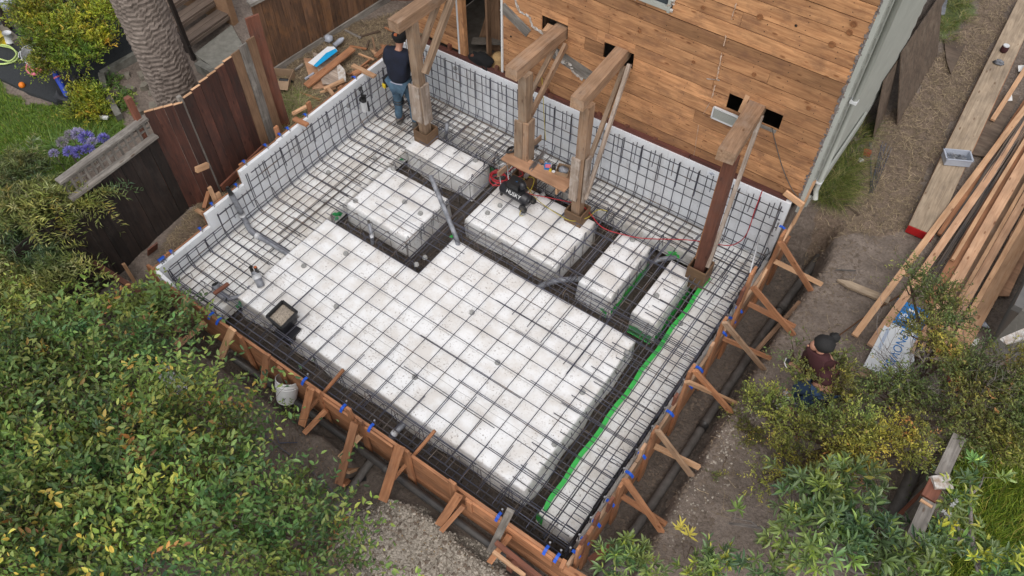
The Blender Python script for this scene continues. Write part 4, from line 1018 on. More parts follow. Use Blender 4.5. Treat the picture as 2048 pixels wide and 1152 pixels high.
# prop 1
p = thing('timber_prop', 'leftmost timber prop with two braces, worker standing beside it', 'prop', (-.12, 3.31, -.2), GS)
x, y = PX[0]
board((x, y, -.2), (x-.02, y-.02, 2.12), .14, .14, 'old_beam', p, 'post', up=(0, -1, 0))
board((x-.06, y-.09, .33), (x-.06, y-.09, 1.02), .20, .035, 'cement_wood', p, 'sleeve_board', up=(0, -1, 0)); board((x+.095, y-.01, .33), (x+.085, y-.01, 1.05), .17, .035, 'cement_wood', p, 'sleeve_board', up=(1, 0, 0))
e0 = Zp(800, 45, 2.2); board((x-.06, y-.34, 2.20), (x+.02, 4.5, 2.22), .19, .17, 'beam_tan', p, 'beam')
board((x+.09, y+.02, 1.25), (x+.10, 4.38, 2.5), .09, .09, 'old_beam', p, 'brace', up=(1, 0, 0)); board((x-.04, y+.04, 1.45), (x-.04, 4.36, 2.6), .06, .09, 'old_beam', p, 'brace', up=(1, 0, 0))
# prop 2
p = thing('timber_prop', 'second timber prop from the left, standing behind the tool shelf', 'prop', (1.74, 3.42, -.2), GS)
x, y = PX[1]
board((x, y, .85), (x-.01, y-.01, 2.00), .14, .16, 'old_beam', p, 'post', up=(0, -1, 0)); board((x, y, -.2), (x, y, .86), .125, .14, 'red_wood', p, 'post', up=(0, -1, 0))
board((x-.05, y-.095, .42), (x-.05, y-.095, 1.20), .14, .035, 'old_beam', p, 'sleeve_board', up=(0, -1, 0)); board((x+.07, y-.09, .42), (x+.07, y-.09, 1.22), .09, .035, 'beam_tan', p, 'sleeve_board', up=(0, -1, 0)); board((x+.095, y, .45), (x+.095, y, 1.22), .15, .035, 'old_beam', p, 'sleeve_board', up=(1, 0, 0))
board((1.645, 3.20, 2.09), (1.62, 4.55, 2.02), .19, .17, 'beam_tan', p, 'beam')
board((x+.03, y+.05, 1.22), (x+.0, 4.40, 1.88), .10, .05, 'beam_tan', p, 'brace', up=(1, 0, 0)); board((x-.06, y+.06, 1.4), (x-.11, 4.40, 1.95), .05, .06, 'old_beam', p, 'brace', up=(1, 0, 0))
board((1.42, 4.36, 1.96), (1.42, 4.50, 2.0), .12, .05, 'fresh_wood', p, 'wedge', up=(0, 0, 1))
# prop 3
p = thing('timber_prop', 'third timber prop from the left, with a long slanting batten', 'prop', (2.80, 3.27, -.2), GS)
x, y = PX[2]
board((x, y, -.2), (x-.0, y-.0, 2.1), .14, .14, 'beam_tan', p, 'post', up=(0, -1, 0))
board((x-.05, y-.09, .38), (x-.05, y-.09, 1.18), .13, .035, 'cement_wood', p, 'sleeve_board', up=(0, -1, 0)); board((x+.10, y-.01, .38), (x+.10, y-.01, 1.22), .12, .035, 'cement_wood', p, 'sleeve_board', up=(1, 0, 0))
board((2.735, 3.10, 2.18), (2.60, 4.55, 2.08), .19, .17, 'beam_tan', p, 'beam')
board((x+.02, y+.15, 1.0), (2.70, 4.38, 1.95), .06, .06, 'old_beam', p, 'brace', up=(1, 0, 0))
board((2.93, 3.24, .45), (2.82, 4.28, 2.10), .06, .05, 'cement_wood', p, 'batten', up=(1, 0, 0))
# prop 4
p = thing('timber_prop', 'rightmost timber prop, a dark red post under a tan beam', 'prop', (4.77, 3.38, -.2), GS)
x, y = PX[3]
board((x, y, -.2), (x-.01, y-.02, 2.2), .145, .135, 'red_wood', p, 'post', up=(0, -1, 0)); board((x-.085, y+.0, .25), (x-.085, y-.0, 2.1), .10, .03, 'form_wood', p, 'side_board', up=(-1, 0, 0))
board((4.72, 3.20, 2.30), (4.57, 4.56, 2.10), .22, .16, 'beam_tan', p, 'beam')
board((4.87, 3.36, .18), (4.70, 4.34, 2.12), .055, .05, 'cement_wood', p, 'batten', up=(1, 0, 0))
board((4.42, 4.37, 2.0), (4.44, 4.46, 2.3), .06, .04, 'fresh_wood', p, 'wedge', up=(0, -1, 0))

# ================================================================ PIPES
def pipe(name, pts, r, mat, label, cat='pipe', n=12, parts=(), group=None):
    t = thing(name, label, cat, pts[0], group); b = MB(); b.tube(pts, r, n); b.build('pipe', mat, t, smooth=True)
    for q, d, rr, L, m_ in parts:
        b = MB(); d = Vector(d).normalized(); b.tube([Vector(q)-d*L/2, Vector(q)+d*L/2], rr, n); b.build('coupling', m_, t, smooth=True)
    return t
a = Zp(1684, 452, -.52); c_ = Zp(1190, 1172, -.62)
pipe('drain_pipe', smooth_path([a, Zp(1560, 620, -.62), Zp(1440, 800, -.62), Zp(1310, 1000, -.62), c_, c_+(c_-a).normalized()*1.5]), .06, 'grey_pipe', 'long dusty grey pipe lying in the right hand trench', parts=[(Zp(1563, 616, -.62), c_-a, .072, .12, 'grey_pipe'), (Zp(1405, 853, -.62), c_-a, .068, .10, 'black_pipe')])
fp = [Vector((x, -1.29+.01*math.sin(x), -.50-.01*x)) for x in np.linspace(.2, 6.6, 14)]
d_ = Vector((1, 0, 0))
pipe('drain_pipe', fp, .055, 'black_pipe', 'black pipe running along the foot of the front forms', parts=[(Vector((2.98, -1.29, -.53)), d_, .067, .13, 'black_pipe'), (Vector((2.99, -1.22, -.50)), (0, 1, .2), .060, .14, 'dark_cap')])
q0 = Zp(744, 920, -.66); q1 = Zp(655, 1040, -.70); pipe('drain_pipe', [q0, q0.lerp(q1, .5), q1, q1+(q1-q0).normalized()*.35], .052, 'grey_pipe', 'short grey pipe crossing under the front pipe towards the tree', parts=[(q0, q1-q0, .06, .05, 'black_pipe')])
q0 = Zp(740, 958, -.72); q1 = Zp(683, 966, -.72); pipe('drain_pipe', [Zp(732, 955, -.72), q1], .04, 'dark_cap', 'short black pipe stub in the hole before the front forms')
# taped upright pipes
def taped(pts, r, label, bands=0, cap=None, cat='pipe'):
    t = thing('taped_pipe', label, cat, pts[0], 'pipes wrapped in grey tape rising through the bars'); P = smooth_path(pts, 8); rs = [r*(1+.10*mnoise.noise(q*14)) for q in P]; b = MB(); b.tube(P, rs, 12); b.build('pipe', 'pvc_taped', t, smooth=True)
    if cap:
        d = (P[-1]-P[-2]).normalized(); b = MB(); b.tube([P[-1]-d*.01, P[-1]+d*cap[1]], r*cap[2], 12); b.build('cap', cap[0], t, smooth=True)
    for k in range(bands):
        i = int((k+1)*len(P)/(bands+1)); d = (P[min(i+1, len(P)-1)]-P[i-1]).normalized(); b = MB(); b.tube([P[i]-d*.035, P[i]+d*.035], r*1.13, 12); b.build('tape_band', 'pvc_white', t, smooth=True)
    return t
up_ = Vector((0, 0, 1))
q = Xp(497, 462, LW+.09); yy = q.y
top = Xp(462, 388, LW+.07)
taped([Zp(588, 515, -.14), Zp(540, 485, -.13), Zp(505, 465, -.10), Xp(490, 440, LW+.10), Xp(473, 408, LW+.09), top], .042, 'grey taped pipe climbing the left foam wall to a black cap', 2, ('dark_cap', .13, .75))
q = Vector((1.53, 2.16, -.35)); taped([Zp(913, 480, -.05)+Vector((0, 0, -.3)), Zp(913, 478, -.02), Zp(903, 362, .0)+Vector((0, -.45, .48))], .036, 'tall taped pipe leaning up between the two middle foam blocks', 0)
taped([Zp(745, 487, -.22), Zp(743, 470, -.05), Zp(738, 447, .08)], .026, 'short taped pipe stub below the nearly square foam block', 1, ('black_pipe', .05, .8))
taped([Zp(522, 572, -.08), Zp(513, 552, .05), Zp(510, 545, .08)], .055, 'fat taped sleeve with two black stubs at the block left corner', 1, ('pvc_taped', .01, 1.0))
for dx, l in ((-.028, 'black pipe stub in the taped sleeve, left one'), (.03, 'black pipe stub in the taped sleeve, right one with orange end')):
    q = Zp(510, 545, .08)+Vector((dx, dx*.6, 0)); t = thing('pipe_stub', l, 'pipe stub', q); b = MB(); b.tube([q, q+Vector((0, 0, .12))], .024, 10); b.build('pipe', 'black_pipe', t, smooth=True)
    b = MB(); b.tube([q+Vector((0, 0, .11)), q+Vector((0, 0, .13))], .020, 10); b.build('end', 'dark_cap' if dx < 0 else 'cap_orange', t)
taped([Zp(455, 598, -.15), Zp(437, 585, -.10), Zp(432, 572, .0), Zp(430, 568, .03)], .058, 'wide white pipe with a black opening at the left corner', 1, ('dark_cap', .004, .8))
taped([Zp(455, 598, -.12), Zp(490, 590, -.14), Zp(500, 575, -.2)], .035, 'taped pipe lying beside the wide white pipe at the left corner', 0)
taped([Zp(1070, 578, -.25), Zp(1110, 562, -.20), Zp(1165, 558, -.22)], .042, 'taped pipe bridging the trench towards the slim foam block', 0)
taped([Zp(1300, 525, -.25), Zp(1325, 518, -.20), Zp(1352, 515, -.22)], .036, 'taped pipe between the two slim foam blocks', 0)
taped([Zp(775, 885, -.30), Zp(790, 865, -.15), Zp(808, 848, -.12)], .040, 'taped pipe crossing the front trench under the bars', 1)
taped([Zp(891, 276, -.2), Zp(893, 262, .0), Zp(894, 245, .12)], .030, 'taped pipe upright behind the first prop box', 0)
cable('conduit', [Zp(1500, 545, .10), Yp(1520, 470, 3.95)], .012, 'pvc_white', 'white conduit leaning in the far right corner', 'conduit')
cable('conduit', [Yp(1530, 500, 4.15), Yp(1562, 405, 4.22)], .009, 'metal', 'thin grey conduit rising in the far right corner', 'conduit')
cable('conduit', [Yp(1197, 355, 4.2), Yp(1208, 258, 4.22)], .010, 'pvc_white', 'thin white conduit on the back foam wall behind the third prop', 'conduit')
# red stakes lying over front form
for x0, y0, x1, y1, l in [(687, 739, 612, 827, 'thin red batten leaning over the front form near the white bucket'), (870, 861, 780, 967, 'thin red batten leaning over the middle of the front form')]:
    a = Zp(x0, y0, .16); c_ = G(x1, y1, .10); solo(board(a, c_, .035, .03, 'form_wood', name='batten'), l, 'batten')

# ================================================================ LEFT YARD: fences, steps, palm, planter
def topz(base, px, py):
    """height above a ground point whose image lies nearest the given pixel"""
    best = min((math.hypot(*(Vector(proj((base.x, base.y, base.z+h/100)))-Vector((px, py)))), h/100) for h in range(5, 500, 2)); return best[1]
def board_fence(name, label, a, c_, ztop, w, mat, th=.02, group=None, cap=None, jitz=.01, rail=None, cat='fence', out=1):
    """vertical boards side by side between ground points a and c_"""
    a = Vector(a); c_ = Vector(c_); t = thing(name, label, cat, (a+c_)/2, group); d = (c_-a); L = Vector((d.x, d.y, 0)).length; n = max(1, round(L/w)); u = Vector((d.x, d.y, 0)).normalized(); nn = Vector((u.y, -u.x, 0))*out
    za, zc = ztop
    for k in range(n):
        f = (k+.5)/n; q = a.lerp(c_, f); zt = za+(zc-za)*f+jt(jitz)
        m_ = mat if isinstance(mat, str) else random.choice(mat)
        board(Vector((q.x, q.y, q.z-.06))+nn*random.uniform(0, .008), Vector((q.x, q.y, zt))+nn*random.uniform(0, .008), L/n-.004, th, m_, t, 'fence_board', up=nn)
        if cap: board(Vector((q.x, q.y, zt+.004))-u*(L/n/2-.002), Vector((q.x, q.y, zt+.004))+u*(L/n/2-.004), th+.012, .008, cap, t, 'end_grain')
    if rail:
        board(Vector((a.x, a.y, a.z+.06))+nn*.035, Vector((c_.x, c_.y, c_.z+.06))+nn*.035, .12, .03, rail, t, 'base_rail', up=nn)
    return t
GF = 'timber fences of the left yard'
# low dark fence with lattice top
A1 = Vector((-1.97, -2.3, -.22)); A2 = Vector((-1.97, 0.0, .05))
zT = 1.47
t = board_fence('lattice_fence', 'dark old board fence with grey lattice strip on top', A1, A2, (1.27, 1.40), .155, 'fence_dark', group=GF, out=-1, rail='grey_wood')
for y0, y1, z0, z1, x, w in [(-1.38, 0.0, 1.70, 1.76, -1.99, .11), (-1.38, 0.0, 1.42, 1.48, -1.94, .10)]: board((x, y0, z0), (x, y1, z1), w, .035, 'grey_wood', t, 'rail')
n = 13
for k in range(n):
    y = -1.33+k*.105; z = 1.40+.043*(y+2.3); board((-1.99, y, z), (-1.99, y, z+.24), .035, .012, 'grey_wood', t, 'lattice_slat', up=(1, 0, 0))
for z in (1.50, 1.58): board((-2.005, -1.38, z+.04), (-2.005, 0, z+.09), .025, .012, 'grey_wood', t, 'lattice_slat', up=(1, 0, 0))
# reddish panels before the palm
P0 = Vector((-1.97, .0, .10)); P1 = Vector((-1.74, .44, .15)); P2 = Vector((-1.74, 1.36, .28)); P3 = Vector((-1.74, 1.80, .30))
board_fence('red_fence', 'short reddish fence panel between lattice fence and corner post', P0, P1, (1.86, 1.84), .125, 'fence_red', group=GF, cap='fresh_wood', out=1)
board_fence('red_fence', 'reddish fence panel in front of the palm trunk', P1+Vector((0, .03, 0)), P2, (1.88, 2.03), .155, 'fence_red', group=GF, cap='fresh_wood', out=1, rail='red_wood')
board_fence('grey_fence', 'weathered grey brown fence panel beside the concrete landing', P2, P3, (2.03, 2.10), .15, ['rust_wood', 'grey_wood', 'rust_wood'], group=GF, out=1)
solo(board((P1.x-.04, P1.y, P1.z-.1), (P1.x-.04, P1.y, 1.92), .055, .055, 'grey_wood', name='fence_post', up=(1, 0, 0)), 'grey corner post between the two reddish fence panels', 'post')
q = G(283, 243); solo(board((-2.05, -.08, .0), (-2.05, -.08, 2.12), .075, .075, 'red_wood', name='fence_post', up=(1, 0, 0)), 'slim reddish post rising above the lattice fence corner', 'post')
# tall brown fence at the back
T0 = G(542, 150); T1 = G(706, 45)
d = (T1-T0).normalized(); T1 = T0+d*2.55
hz = topz(T0, 473, 18)
t = board_fence('tall_fence', 'tall brown board fence behind the strip of dead grass', T0, T1, (T0.z+hz, T0.z+hz+.1), .165, 'fence_brown', group=GF, out=1, rail='grey_wood')
board(Vector((T0.x, T0.y, T0.z+hz+.02))-d*.02, Vector((T1.x, T1.y, T0.z+hz+.12)), .13, .05, 'grey_wood', t, 'cap_rail')
nn = Vector((d.y, -d.x, 0)).normalized()
for k in (4, 9): q = T0+d*(k*.27); board(Vector((q.x, q.y, q.z))+nn*.03, Vector((q.x, q.y, q.z+hz))+nn*.03, .035, .03, 'fence_brown', t, 'batten', up=nn)
board_fence('tall_fence', 'dark reddish fence closing the dead grass strip beside the house', T1, T1+Vector((.95, .55, 0)), (1.5, 1.55), .12, 'red_wood', group=GF, out=1)
R0 = T0+Vector((-.02, -.08, 0)); zz = topz(Vector((R0.x-.25, R0.y-.12, .3)), 478, 42)
gb = Vector((P3.x-.10, P3.y+.12, .3)); solo(board(gb, gb+Vector((-.02, .02, topz(gb, 480, 42))), .20, .03, 'red_wood', name='red_plank', up=(1, -.3, 0)), 'upright red plank between grey fence panel and tall brown fence', 'plank')

# palm
pb = Vector((-3.30, 1.20, .05)); t = thing('palm_tree', 'thick grey palm trunk ringed with old leaf scars behind the red fence', 'palm tree', pb)
nr, ns_ = 150, 72; V_ = []; F_ = []
for i in range(nr+1):
    z = i/nr*5.6; lean = Vector((-.02*z, .01*z, 0)); rr = .305+.06*math.exp(-z*1.1)+.012*z
    for k in range(ns_):
        th = 2*math.pi*k/ns_; s = z/.078+.35*math.sin(th*2+1)+mnoise.noise(Vector((math.cos(th)*2.2, math.sin(th)*2.2, z*1.6)))*1.1
        ph = s % 1.0; row_ = math.floor(s)
        sc = (1-ph)**.8; w = 1+.0*row_
        dia = abs(((th*11/(2*math.pi))+(row_ % 2)*.5) % 1-.5)*2
        r_ = rr+.030*(sc-.4)*(.72+.28*dia)+.012*mnoise.noise(Vector((math.cos(th)*7, math.sin(th)*7, z*9)))
        V_.append((pb.x+lean.x+r_*math.cos(th), pb.y+lean.y+r_*math.sin(th), pb.z+z-.02*ph))
for i in range(nr):
    for k in range(ns_): F_.append((i*ns_+k, i*ns_+(k+1) % ns_, (i+1)*ns_+(k+1) % ns_, (i+1)*ns_+k))
mesh('trunk', V_, F_, 'palm_bark', t, smooth=False)

# concrete landing and steps
zl = .42
L_ = [Zp(x, y, zl) for x, y in [(388, 107), (463, 50), (498, 112), (449, 152)]]
b = MB(); b.slab([L_[0], L_[3], L_[2], L_[1]], .22); b.build('concrete_landing', 'concrete_slab', kind='structure')
st = thing('steps', 'brown timber steps climbing from the concrete landing', 'steps', L_[0])
ux = (Zp(462, 49, zl)-Zp(391, 100, zl)).normalized(); bk = Vector((-ux.y, ux.x, 0)); 
for k in range(5):
    z = zl+.17+k*.17; o_ = Zp(391, 100, zl)+bk*(.02+k*.27)+Vector((0, 0, z-zl))
    for m_ in range(2): board(o_+bk*(.07+m_*.135)-ux*.08, o_+bk*(.07+m_*.135)+ux*.88, .128, .035, 'stair_wood', st, 'tread')
    board(o_+bk*.005-ux*.08+Vector((0, 0, -.05)), o_+bk*.005+ux*.88+Vector((0, 0, -.05)), .03, .06, 'stair_wood', st, 'nosing')
    board(o_+bk*.2+ux*.05+Vector((0, 0, -.10)), o_+bk*.2+ux*.85+Vector((0, 0, -.10)), .02, .10, 'interior_dark', st, 'riser')
o_ = Zp(391, 103, zl); board(o_-ux*.10+Vector((0, 0, .1)), o_-ux*.13+bk*1.5+Vector((0, 0, 1.25)), .05, .22, 'fence_dark', st, 'stringer')
board(o_-ux*.10+bk*-.02+Vector((0, 0, -.1)), o_-ux*.12+bk*-.02+Vector((0, 0, 1.1)), .06, .06, 'fence_dark', st, 'newel', up=(1, 0, 0))
sw = o_+ux*.97; b = MB(); b.box(sw+bk*.75+Vector((0, 0, .75)), (.12, 1.5, 1.9), rz=math.atan2(bk.y, bk.x)-math.pi/2)
solo(b.build('stucco_wall', 'stucco'), 'tan stucco cheek wall beside the timber steps', 'wall')

# planter curbs and loose stones
def curb(label, pts, w=.10, h=.16, z=None, mat='concrete_curb'):
    t = thing('curb', label, 'curb', G(*pts[0]), 'concrete curbs of the left yard')
    for (a, c_) in zip(pts[:-1], pts[1:]):
        a = G(*a); c_ = G(*c_); board(a+Vector((0, 0, h/2-.03)), c_+Vector((0, 0, h/2-.03)), w, h, mat, t, 'curb_length')
curb('concrete curb turning round the planting bed beside the palm', [(292, 108), (208, 156), (214, 190), (243, 242)])
curb('concrete curb behind the palm trunk below the landing', [(400, 140), (452, 168)], .12, .2)
curb('pale curb at the top left corner by the yellow roller', [(8, 65), (40, 92)], .12, .18, mat='stone_grey')
curb('short pale curb beside the white basket', [(38, 60), (52, 62)], .10, .16, mat='stone_grey')
for i, (x, y, s, w) in enumerate([(262, 178, .14, 'by the curb corner'), (288, 150, .18, 'highest one'), (290, 172, .17, 'squarest one'), (300, 160, .14, 'against the palm'), (312, 212, .22, 'largest flat one'), (278, 226, .13, 'nearest the slim post'), (255, 150, .12, 'inside the curb'), (306, 185, .12, 'darkest little one')]):
    q = G(x, y, .03); b = MB(); b.box(q, (s, s*.72, .09), rz=.4+i*.9, jit=.02); solo(b.build('paving_stone', 'stone_grey'), 'grey paving stone in the bed left of the palm, '+w, 'stone', 'loose paving stones beside the palm')

# toys and things on the yard
def G2(x, y, o=.0): return G(x, y, o)
q = G2(45, 172, .07); b = MB(); b.ball(q+Vector((0, 0, .02)), .052, 16, 10); solo(b.build('orange', 'orange_peel', smooth=True), 'single orange lying at the edge of the lawn', 'orange')
t = thing('hose', 'lime green hose looped beside the yellow roller', 'hose', G2(20, 110)); b = MB(); b.tube(smooth_path([G2(x, y, .09) for x, y in [(-30, 80), (0, 91), (22, 96), (36, 108), (32, 120), (18, 126), (0, 128), (-30, 122)]]), .016, 6); b.build('loop', 'lime_hose', t, smooth=True)
b = MB(); b.tube(smooth_path([G2(x, y, .13) for x, y in [(-30, 76), (0, 88), (20, 93), (33, 108), (20, 122), (0, 118), (-20, 112)]]), .014, 6); b.build('loop', 'lime_hose', t, smooth=True)
t = thing('toy_roller', 'yellow and white roller at the top left corner', 'roller', G2(5, 80)); q = G2(8, 82, .16); q2 = G2(-25, 50, .2)
b = MB(); b.tube([q2, q], .09, 16); b.build('drum', 'yellow_plastic', t, smooth=True); q = G2(12, 72, .2); b = MB(); b.tube([q+Vector((0, 0, -.12)), q+Vector((.02, .03, .06))], .075, 14); b.build('cap', 'white_metal', t, smooth=True)
t = thing('laundry_basket', 'white basket half hidden under the yellow green shrub', 'basket', G2(68, 130)); q = G2(72, 125, .08)
b = MB(); b.lathe(q, [(.15, 0), (.19, .22), (.21, .24), (.20, .24), (.14, .02)], 18, Matrix.Rotation(.5, 3, 'Y'), cap=False); b.build('bowl', 'white_metal', t, smooth=True)
for k in range(5): b = MB(); a = k*1.2; b.tube([q+Vector((.2*math.cos(a+s*.2), .2*math.sin(a+s*.2), .20-.01*s)) for s in range(4)], .008, 5); b.build('rim_bar', 'white_metal', t)
t = thing('toy_hoop', 'pink curved tube leaning on the white basket', 'toy', G2(65, 145)); b = MB(); b.tube(smooth_path([G2(x, y, .12) for x, y in [(59, 124), (54, 134), (58, 144), (68, 148), (80, 142), (87, 130)]]), .030, 8); b.build('tube', 'pink_plastic', t, smooth=True)
b = MB(); b.tube(smooth_path([G2(x, y, .15) for x, y in [(62, 126), (60, 134), (66, 140), (78, 134)]]), .014, 8); b.build('tube', 'pink_plastic', t, smooth=True)
t = thing('folded_umbrella', 'folded blue umbrella with a pink tie lying by the shrub', 'umbrella', G2(122, 180)); u0 = G2(106, 140, .42); u1 = G2(140, 200, .05)
b = MB(); b.tube([u0, u0.lerp(u1, .2), u0.lerp(u1, .8), u1], [.03, .05, .05, .03], 10); b.build('canopy', 'blue_fabric', t, smooth=True); b = MB(); m0 = u0.lerp(u1, .22); b.tube([m0, m0.lerp(u1, .06)], .056, 12); b.build('tie', 'pink_plastic', t)
b = MB(); q = G2(140, 190, .06); b.ball(q, .24, 14, 8, (1.0, .8, .30), nz=.7); b.ball(G2(155, 165, .1), .16, 12, 8, (.7, 1, .6), nz=.8); solo(b.build('black_tarp', 'black_plastic', smooth=False), 'crumpled black and grey tarp under the blue umbrella', 'tarp')
b = MB(); b.box(G2(207, 235, .08), (.15, .06, .03), rz=.5); solo(b.build('white_offcut', 'paper_white'), 'small white strip on the lawn edge by the shrub', 'offcut')
b = MB(); q = G2(5, 10, .2); b.tube([G2(20, 62, 0.02), G2(20, 62, 0)+Vector((-.12, .1, 1.6))], .06, 10); solo(b.build('dark_pole', 'fence_dark'), 'dark wooden pole at the top left corner', 'pole')
b = MB(); q = G2(15, 3, .1); b.ball(q, .16, 10, 8, nz=.5); solo(b.build('white_bag', 'bin_plastic', smooth=True), 'pale bag at the very top left corner', 'bag')

# rubbish strip between the wall and the tall fence
t = thing('cardboard_box', 'open cardboard box with a black bottle at the foot of the tall fence', 'box', G(565, 165)); q = G(566, 168, .0); Mz = Matrix.Rotation(.5, 3, 'Z')
for o_, dd in (((0, .16, .09), (.34, .01, .18)), ((0, -.16, .09), (.34, .01, .18)), ((.17, 0, .09), (.01, .32, .18)), ((-.17, 0, .09), (.01, .32, .18))): b = MB(); b.box(q+Mz @ Vector(o_), dd, M=Mz); b.build('side', 'cardboard', t)
b = MB(); b.box(q+Vector((0, 0, .01)), (.33, .31, .01), M=Mz); b.build('bottom', 'cardboard', t)
b = MB(); b.box(q+Mz @ Vector((.05, -.24, .17)), (.30, .15, .008), M=Mz @ Matrix.Rotation(.5, 3, 'X')); b.build('flap', 'cardboard', t)
b = MB(); c_ = q+Vector((-.02, -.02, .08)); b.tube([c_, c_+Vector((.17, .06, .02)), c_+Vector((.23, .08, .02))], [.038, .038, .015], 12); solo(b.build('bottle', 'black_rubber', smooth=True), 'black bottle lying in the cardboard box by the tall fence', 'bottle')
pl = thing('rubble_slab', 'pale broken board lying on the brown sheet near the tall fence', 'slab', G(655, 150)); z0 = G(655, 150).z
def flat(name, pts, mat, lift, th, label, cat, group=None, slope=0):
    q = [G(x, y, lift) for x, y in pts]; b = MB(); b.slab(q[::-1] if (q[1]-q[0]).cross(q[2]-q[0]).z < 0 else q, th); return solo(b.build(name, mat), label, cat, group)
bpy.data.objects.remove(pl)
flat('plywood_offcut', [(607, 116), (625, 178), (694, 170), (680, 120)], 'ply_tan', .05, .02, 'tan plywood offcut under the blue and white sheet', 'plywood')
flat('broken_board', [(625, 105), (645, 168), (672, 168), (690, 160), (672, 110)], 'cement_wood', .10, .02, 'whitish broken board lying on the plywood offcut', 'board')
flat('broken_board', [(672, 120), (678, 165), (692, 162), (690, 140)], 'plaster', .125, .02, 'second whitish board piece right of the first on the offcut', 'board')
a = G(612, 172, .10); c_ = G(706, 97, .18); solo(board(a, c_, .13, .03, 'form_wood', name='plank'), 'reddish brown plank lying across the rubble by the tall fence', 'plank')
t = thing('printed_sheet', 'white sheet with a bright blue band on the rubble', 'sheet', G(650, 110)); q = [G(x, y, .21) for x, y in [(616, 125), (633, 134), (675, 101), (668, 93), (655, 93)]]; b = MB(); b.slab(q, .004); b.build('sheet', 'label_white', t)
q = [G(x, y, .222) for x, y in [(627, 131), (633, 134), (675, 102), (671, 97), (652, 106)]]; b = MB(); b.slab(q, .004); b.build('band', 'label_cyan', t)
t = thing('glass_bottle', 'greyish bottle lying above the blue banded sheet', 'bottle', G(675, 85)); b = MB(); b.tube([G(668, 92, .12), G(682, 80, .14), G(687, 76, .15)], [.045, .045, .018], 10); b.build('body', 'bin_plastic', t, smooth=True)
b = MB(); b.ball(G(658, 78, .08), .075, 10, 8, nz=.4); solo(b.build('crumpled_bag', 'bin_plastic', smooth=True), 'crumpled pale bag against the tall fence', 'bag')
for i, (x0, y0, x1, y1, m_, w) in enumerate([(700, 92, 733, 98, 'form_wood', 'short reddish batten right of the blue banded sheet'), (733, 98, 738, 80, 'twig_brown', 'thin bent stick in the dead grass'), (590, 140, 606, 128, 'grey_wood', 'grey scrap beside the cardboard box'), (700, 150, 742, 118, 'form_wood', 'orange batten behind the left wall near the worker'), (715, 75, 760, 62, 'twig_brown', 'dark root crossing the dead grass towards the house'), (640, 185, 672, 176, 'fresh_wood', 'pale short batten below the plywood offcut'), (745, 75, 752, 108, 'rust_wood', 'weathered batten in the dead grass beside the worker'), (655, 128, 700, 150, 'rust_wood', 'dull brown plank end crossing under the reddish brown plank'), (718, 108, 748, 120, 'fresh_wood', 'pale lath lying towards the left wall clip'), (600, 185, 640, 200, 'form_wood', 'orange lath beside the dry pale grass tuft'), (690, 60, 722, 76, 'grey_wood', 'grey lath near the foot of the dark reddish fence'), (770, 55, 800, 70, 'form_wood', 'orange lath behind the worker at the house corner'), (610, 158, 628, 146, 'bin_plastic', 'grey plastic strip beside the brown sheet')]):
    solo(board(G(x0, y0, .05), G(x1, y1, .06), .03, .025, m_, name='stick'), w, 'stick')
# frames and stakes standing in front of the dark fence
def up_stake(x0, y0, x1, y1, w, mat, label, zoff=0, th=.034):
    g = G(x1, y1); h = topz(g, x0, y0); solo(board(g-Vector((0, 0, .05)), g+Vector((0, 0, h)), w, th, mat, name='stake', up=(1, -.2, 0)), label, 'stake', 'stakes and rails by the dark fence')
up_stake(250, 374, 310, 475, .05, 'red_wood', 'reddish stake standing in front of the dark lattice fence')
a = Zp(147, 463, .55); c_ = Zp(262, 385, .62); solo(board(a, c_, .07, .05, 'form_wood', name='rail'), 'reddish rail nailed level across the stake by the dark fence', 'rail', 'stakes and rails by the dark fence')
a = Zp(153, 503, .40); c_ = Zp(288, 590, .10); solo(board(a, c_, .07, .04, 'red_wood', name='rail'), 'long dark red rail sloping down to the left front corner', 'rail', 'stakes and rails by the dark fence')
a = Zp(288, 588, .10); c_ = Zp(326, 598, .08); solo(board(a, c_, .06, .04, 'form_wood', name='rail'), 'short orange rail end beside the left front corner', 'rail', 'stakes and rails by the dark fence')
up_stake(303, 606, 301, 650, .05, 'form_wood', 'short orange stake left of the front corner of the forms')
up_stake(243, 530, 268, 562, .045, 'fresh_wood', 'pale stake standing in the leaves left of the corner')
a = Zp(285, 590, .05); c_ = Zp(300, 612, -.1); solo(board(a, c_, .05, .03, 'form_wood', name='rail'), 'small slanting orange batten under the corner rail', 'rail', 'stakes and rails by the dark fence')
q = G(308, 500, .1); b = MB(); b.box(G(305, 498, .12), (.02, .17, .24), M=Matrix.Rotation(.5, 3, 'Y')); solo(b.build('brown_offcut', 'red_wood'), 'brown square offcut leaning behind the left wall', 'offcut')
a = Zp(428, 588, .10); c_ = Zp(457, 567, .10); solo(board(a, c_, .05, .035, 'red_wood', name='offcut'), 'small dark red offcut lying over the bars by the left corner', 'offcut')
# sawhorse of dark boards at the lower edge
t = thing('sawhorse', 'rough sawhorse of reddish boards at the lower edge of the forms', 'sawhorse', G(1060, 1110)); zt = .02
board(Zp(992, 1085, zt), Zp(1082, 1158, zt), .05, .07, 'red_wood', t, 'rail'); board(Zp(987, 1104, zt-.1), Zp(1050, 1152, zt-.1), .04, .06, 'fresh_wood', t, 'rail')
board(Zp(1020, 1108, zt), Zp(1020, 1108, zt)+Vector((0, 0, -.55)), .07, .05, 'red_wood', t, 'leg', up=(0, -1, 0)); board(Zp(1026, 1120, zt), Zp(1075, 1160, -.3), .06, .04, 'red_wood', t, 'brace')
a = onF(1130, 1128); board(Zp(1124, 1133, .05), Zp(1182, 1168, -.2), .10, .04, 'form_wood', ff, 'brace', up=(0, -.3, 1)); board(Zp(1130, 1120, .09), Zp(1122, 1138, .09), .05, .05, 'form_wood', ff, 'cleat')
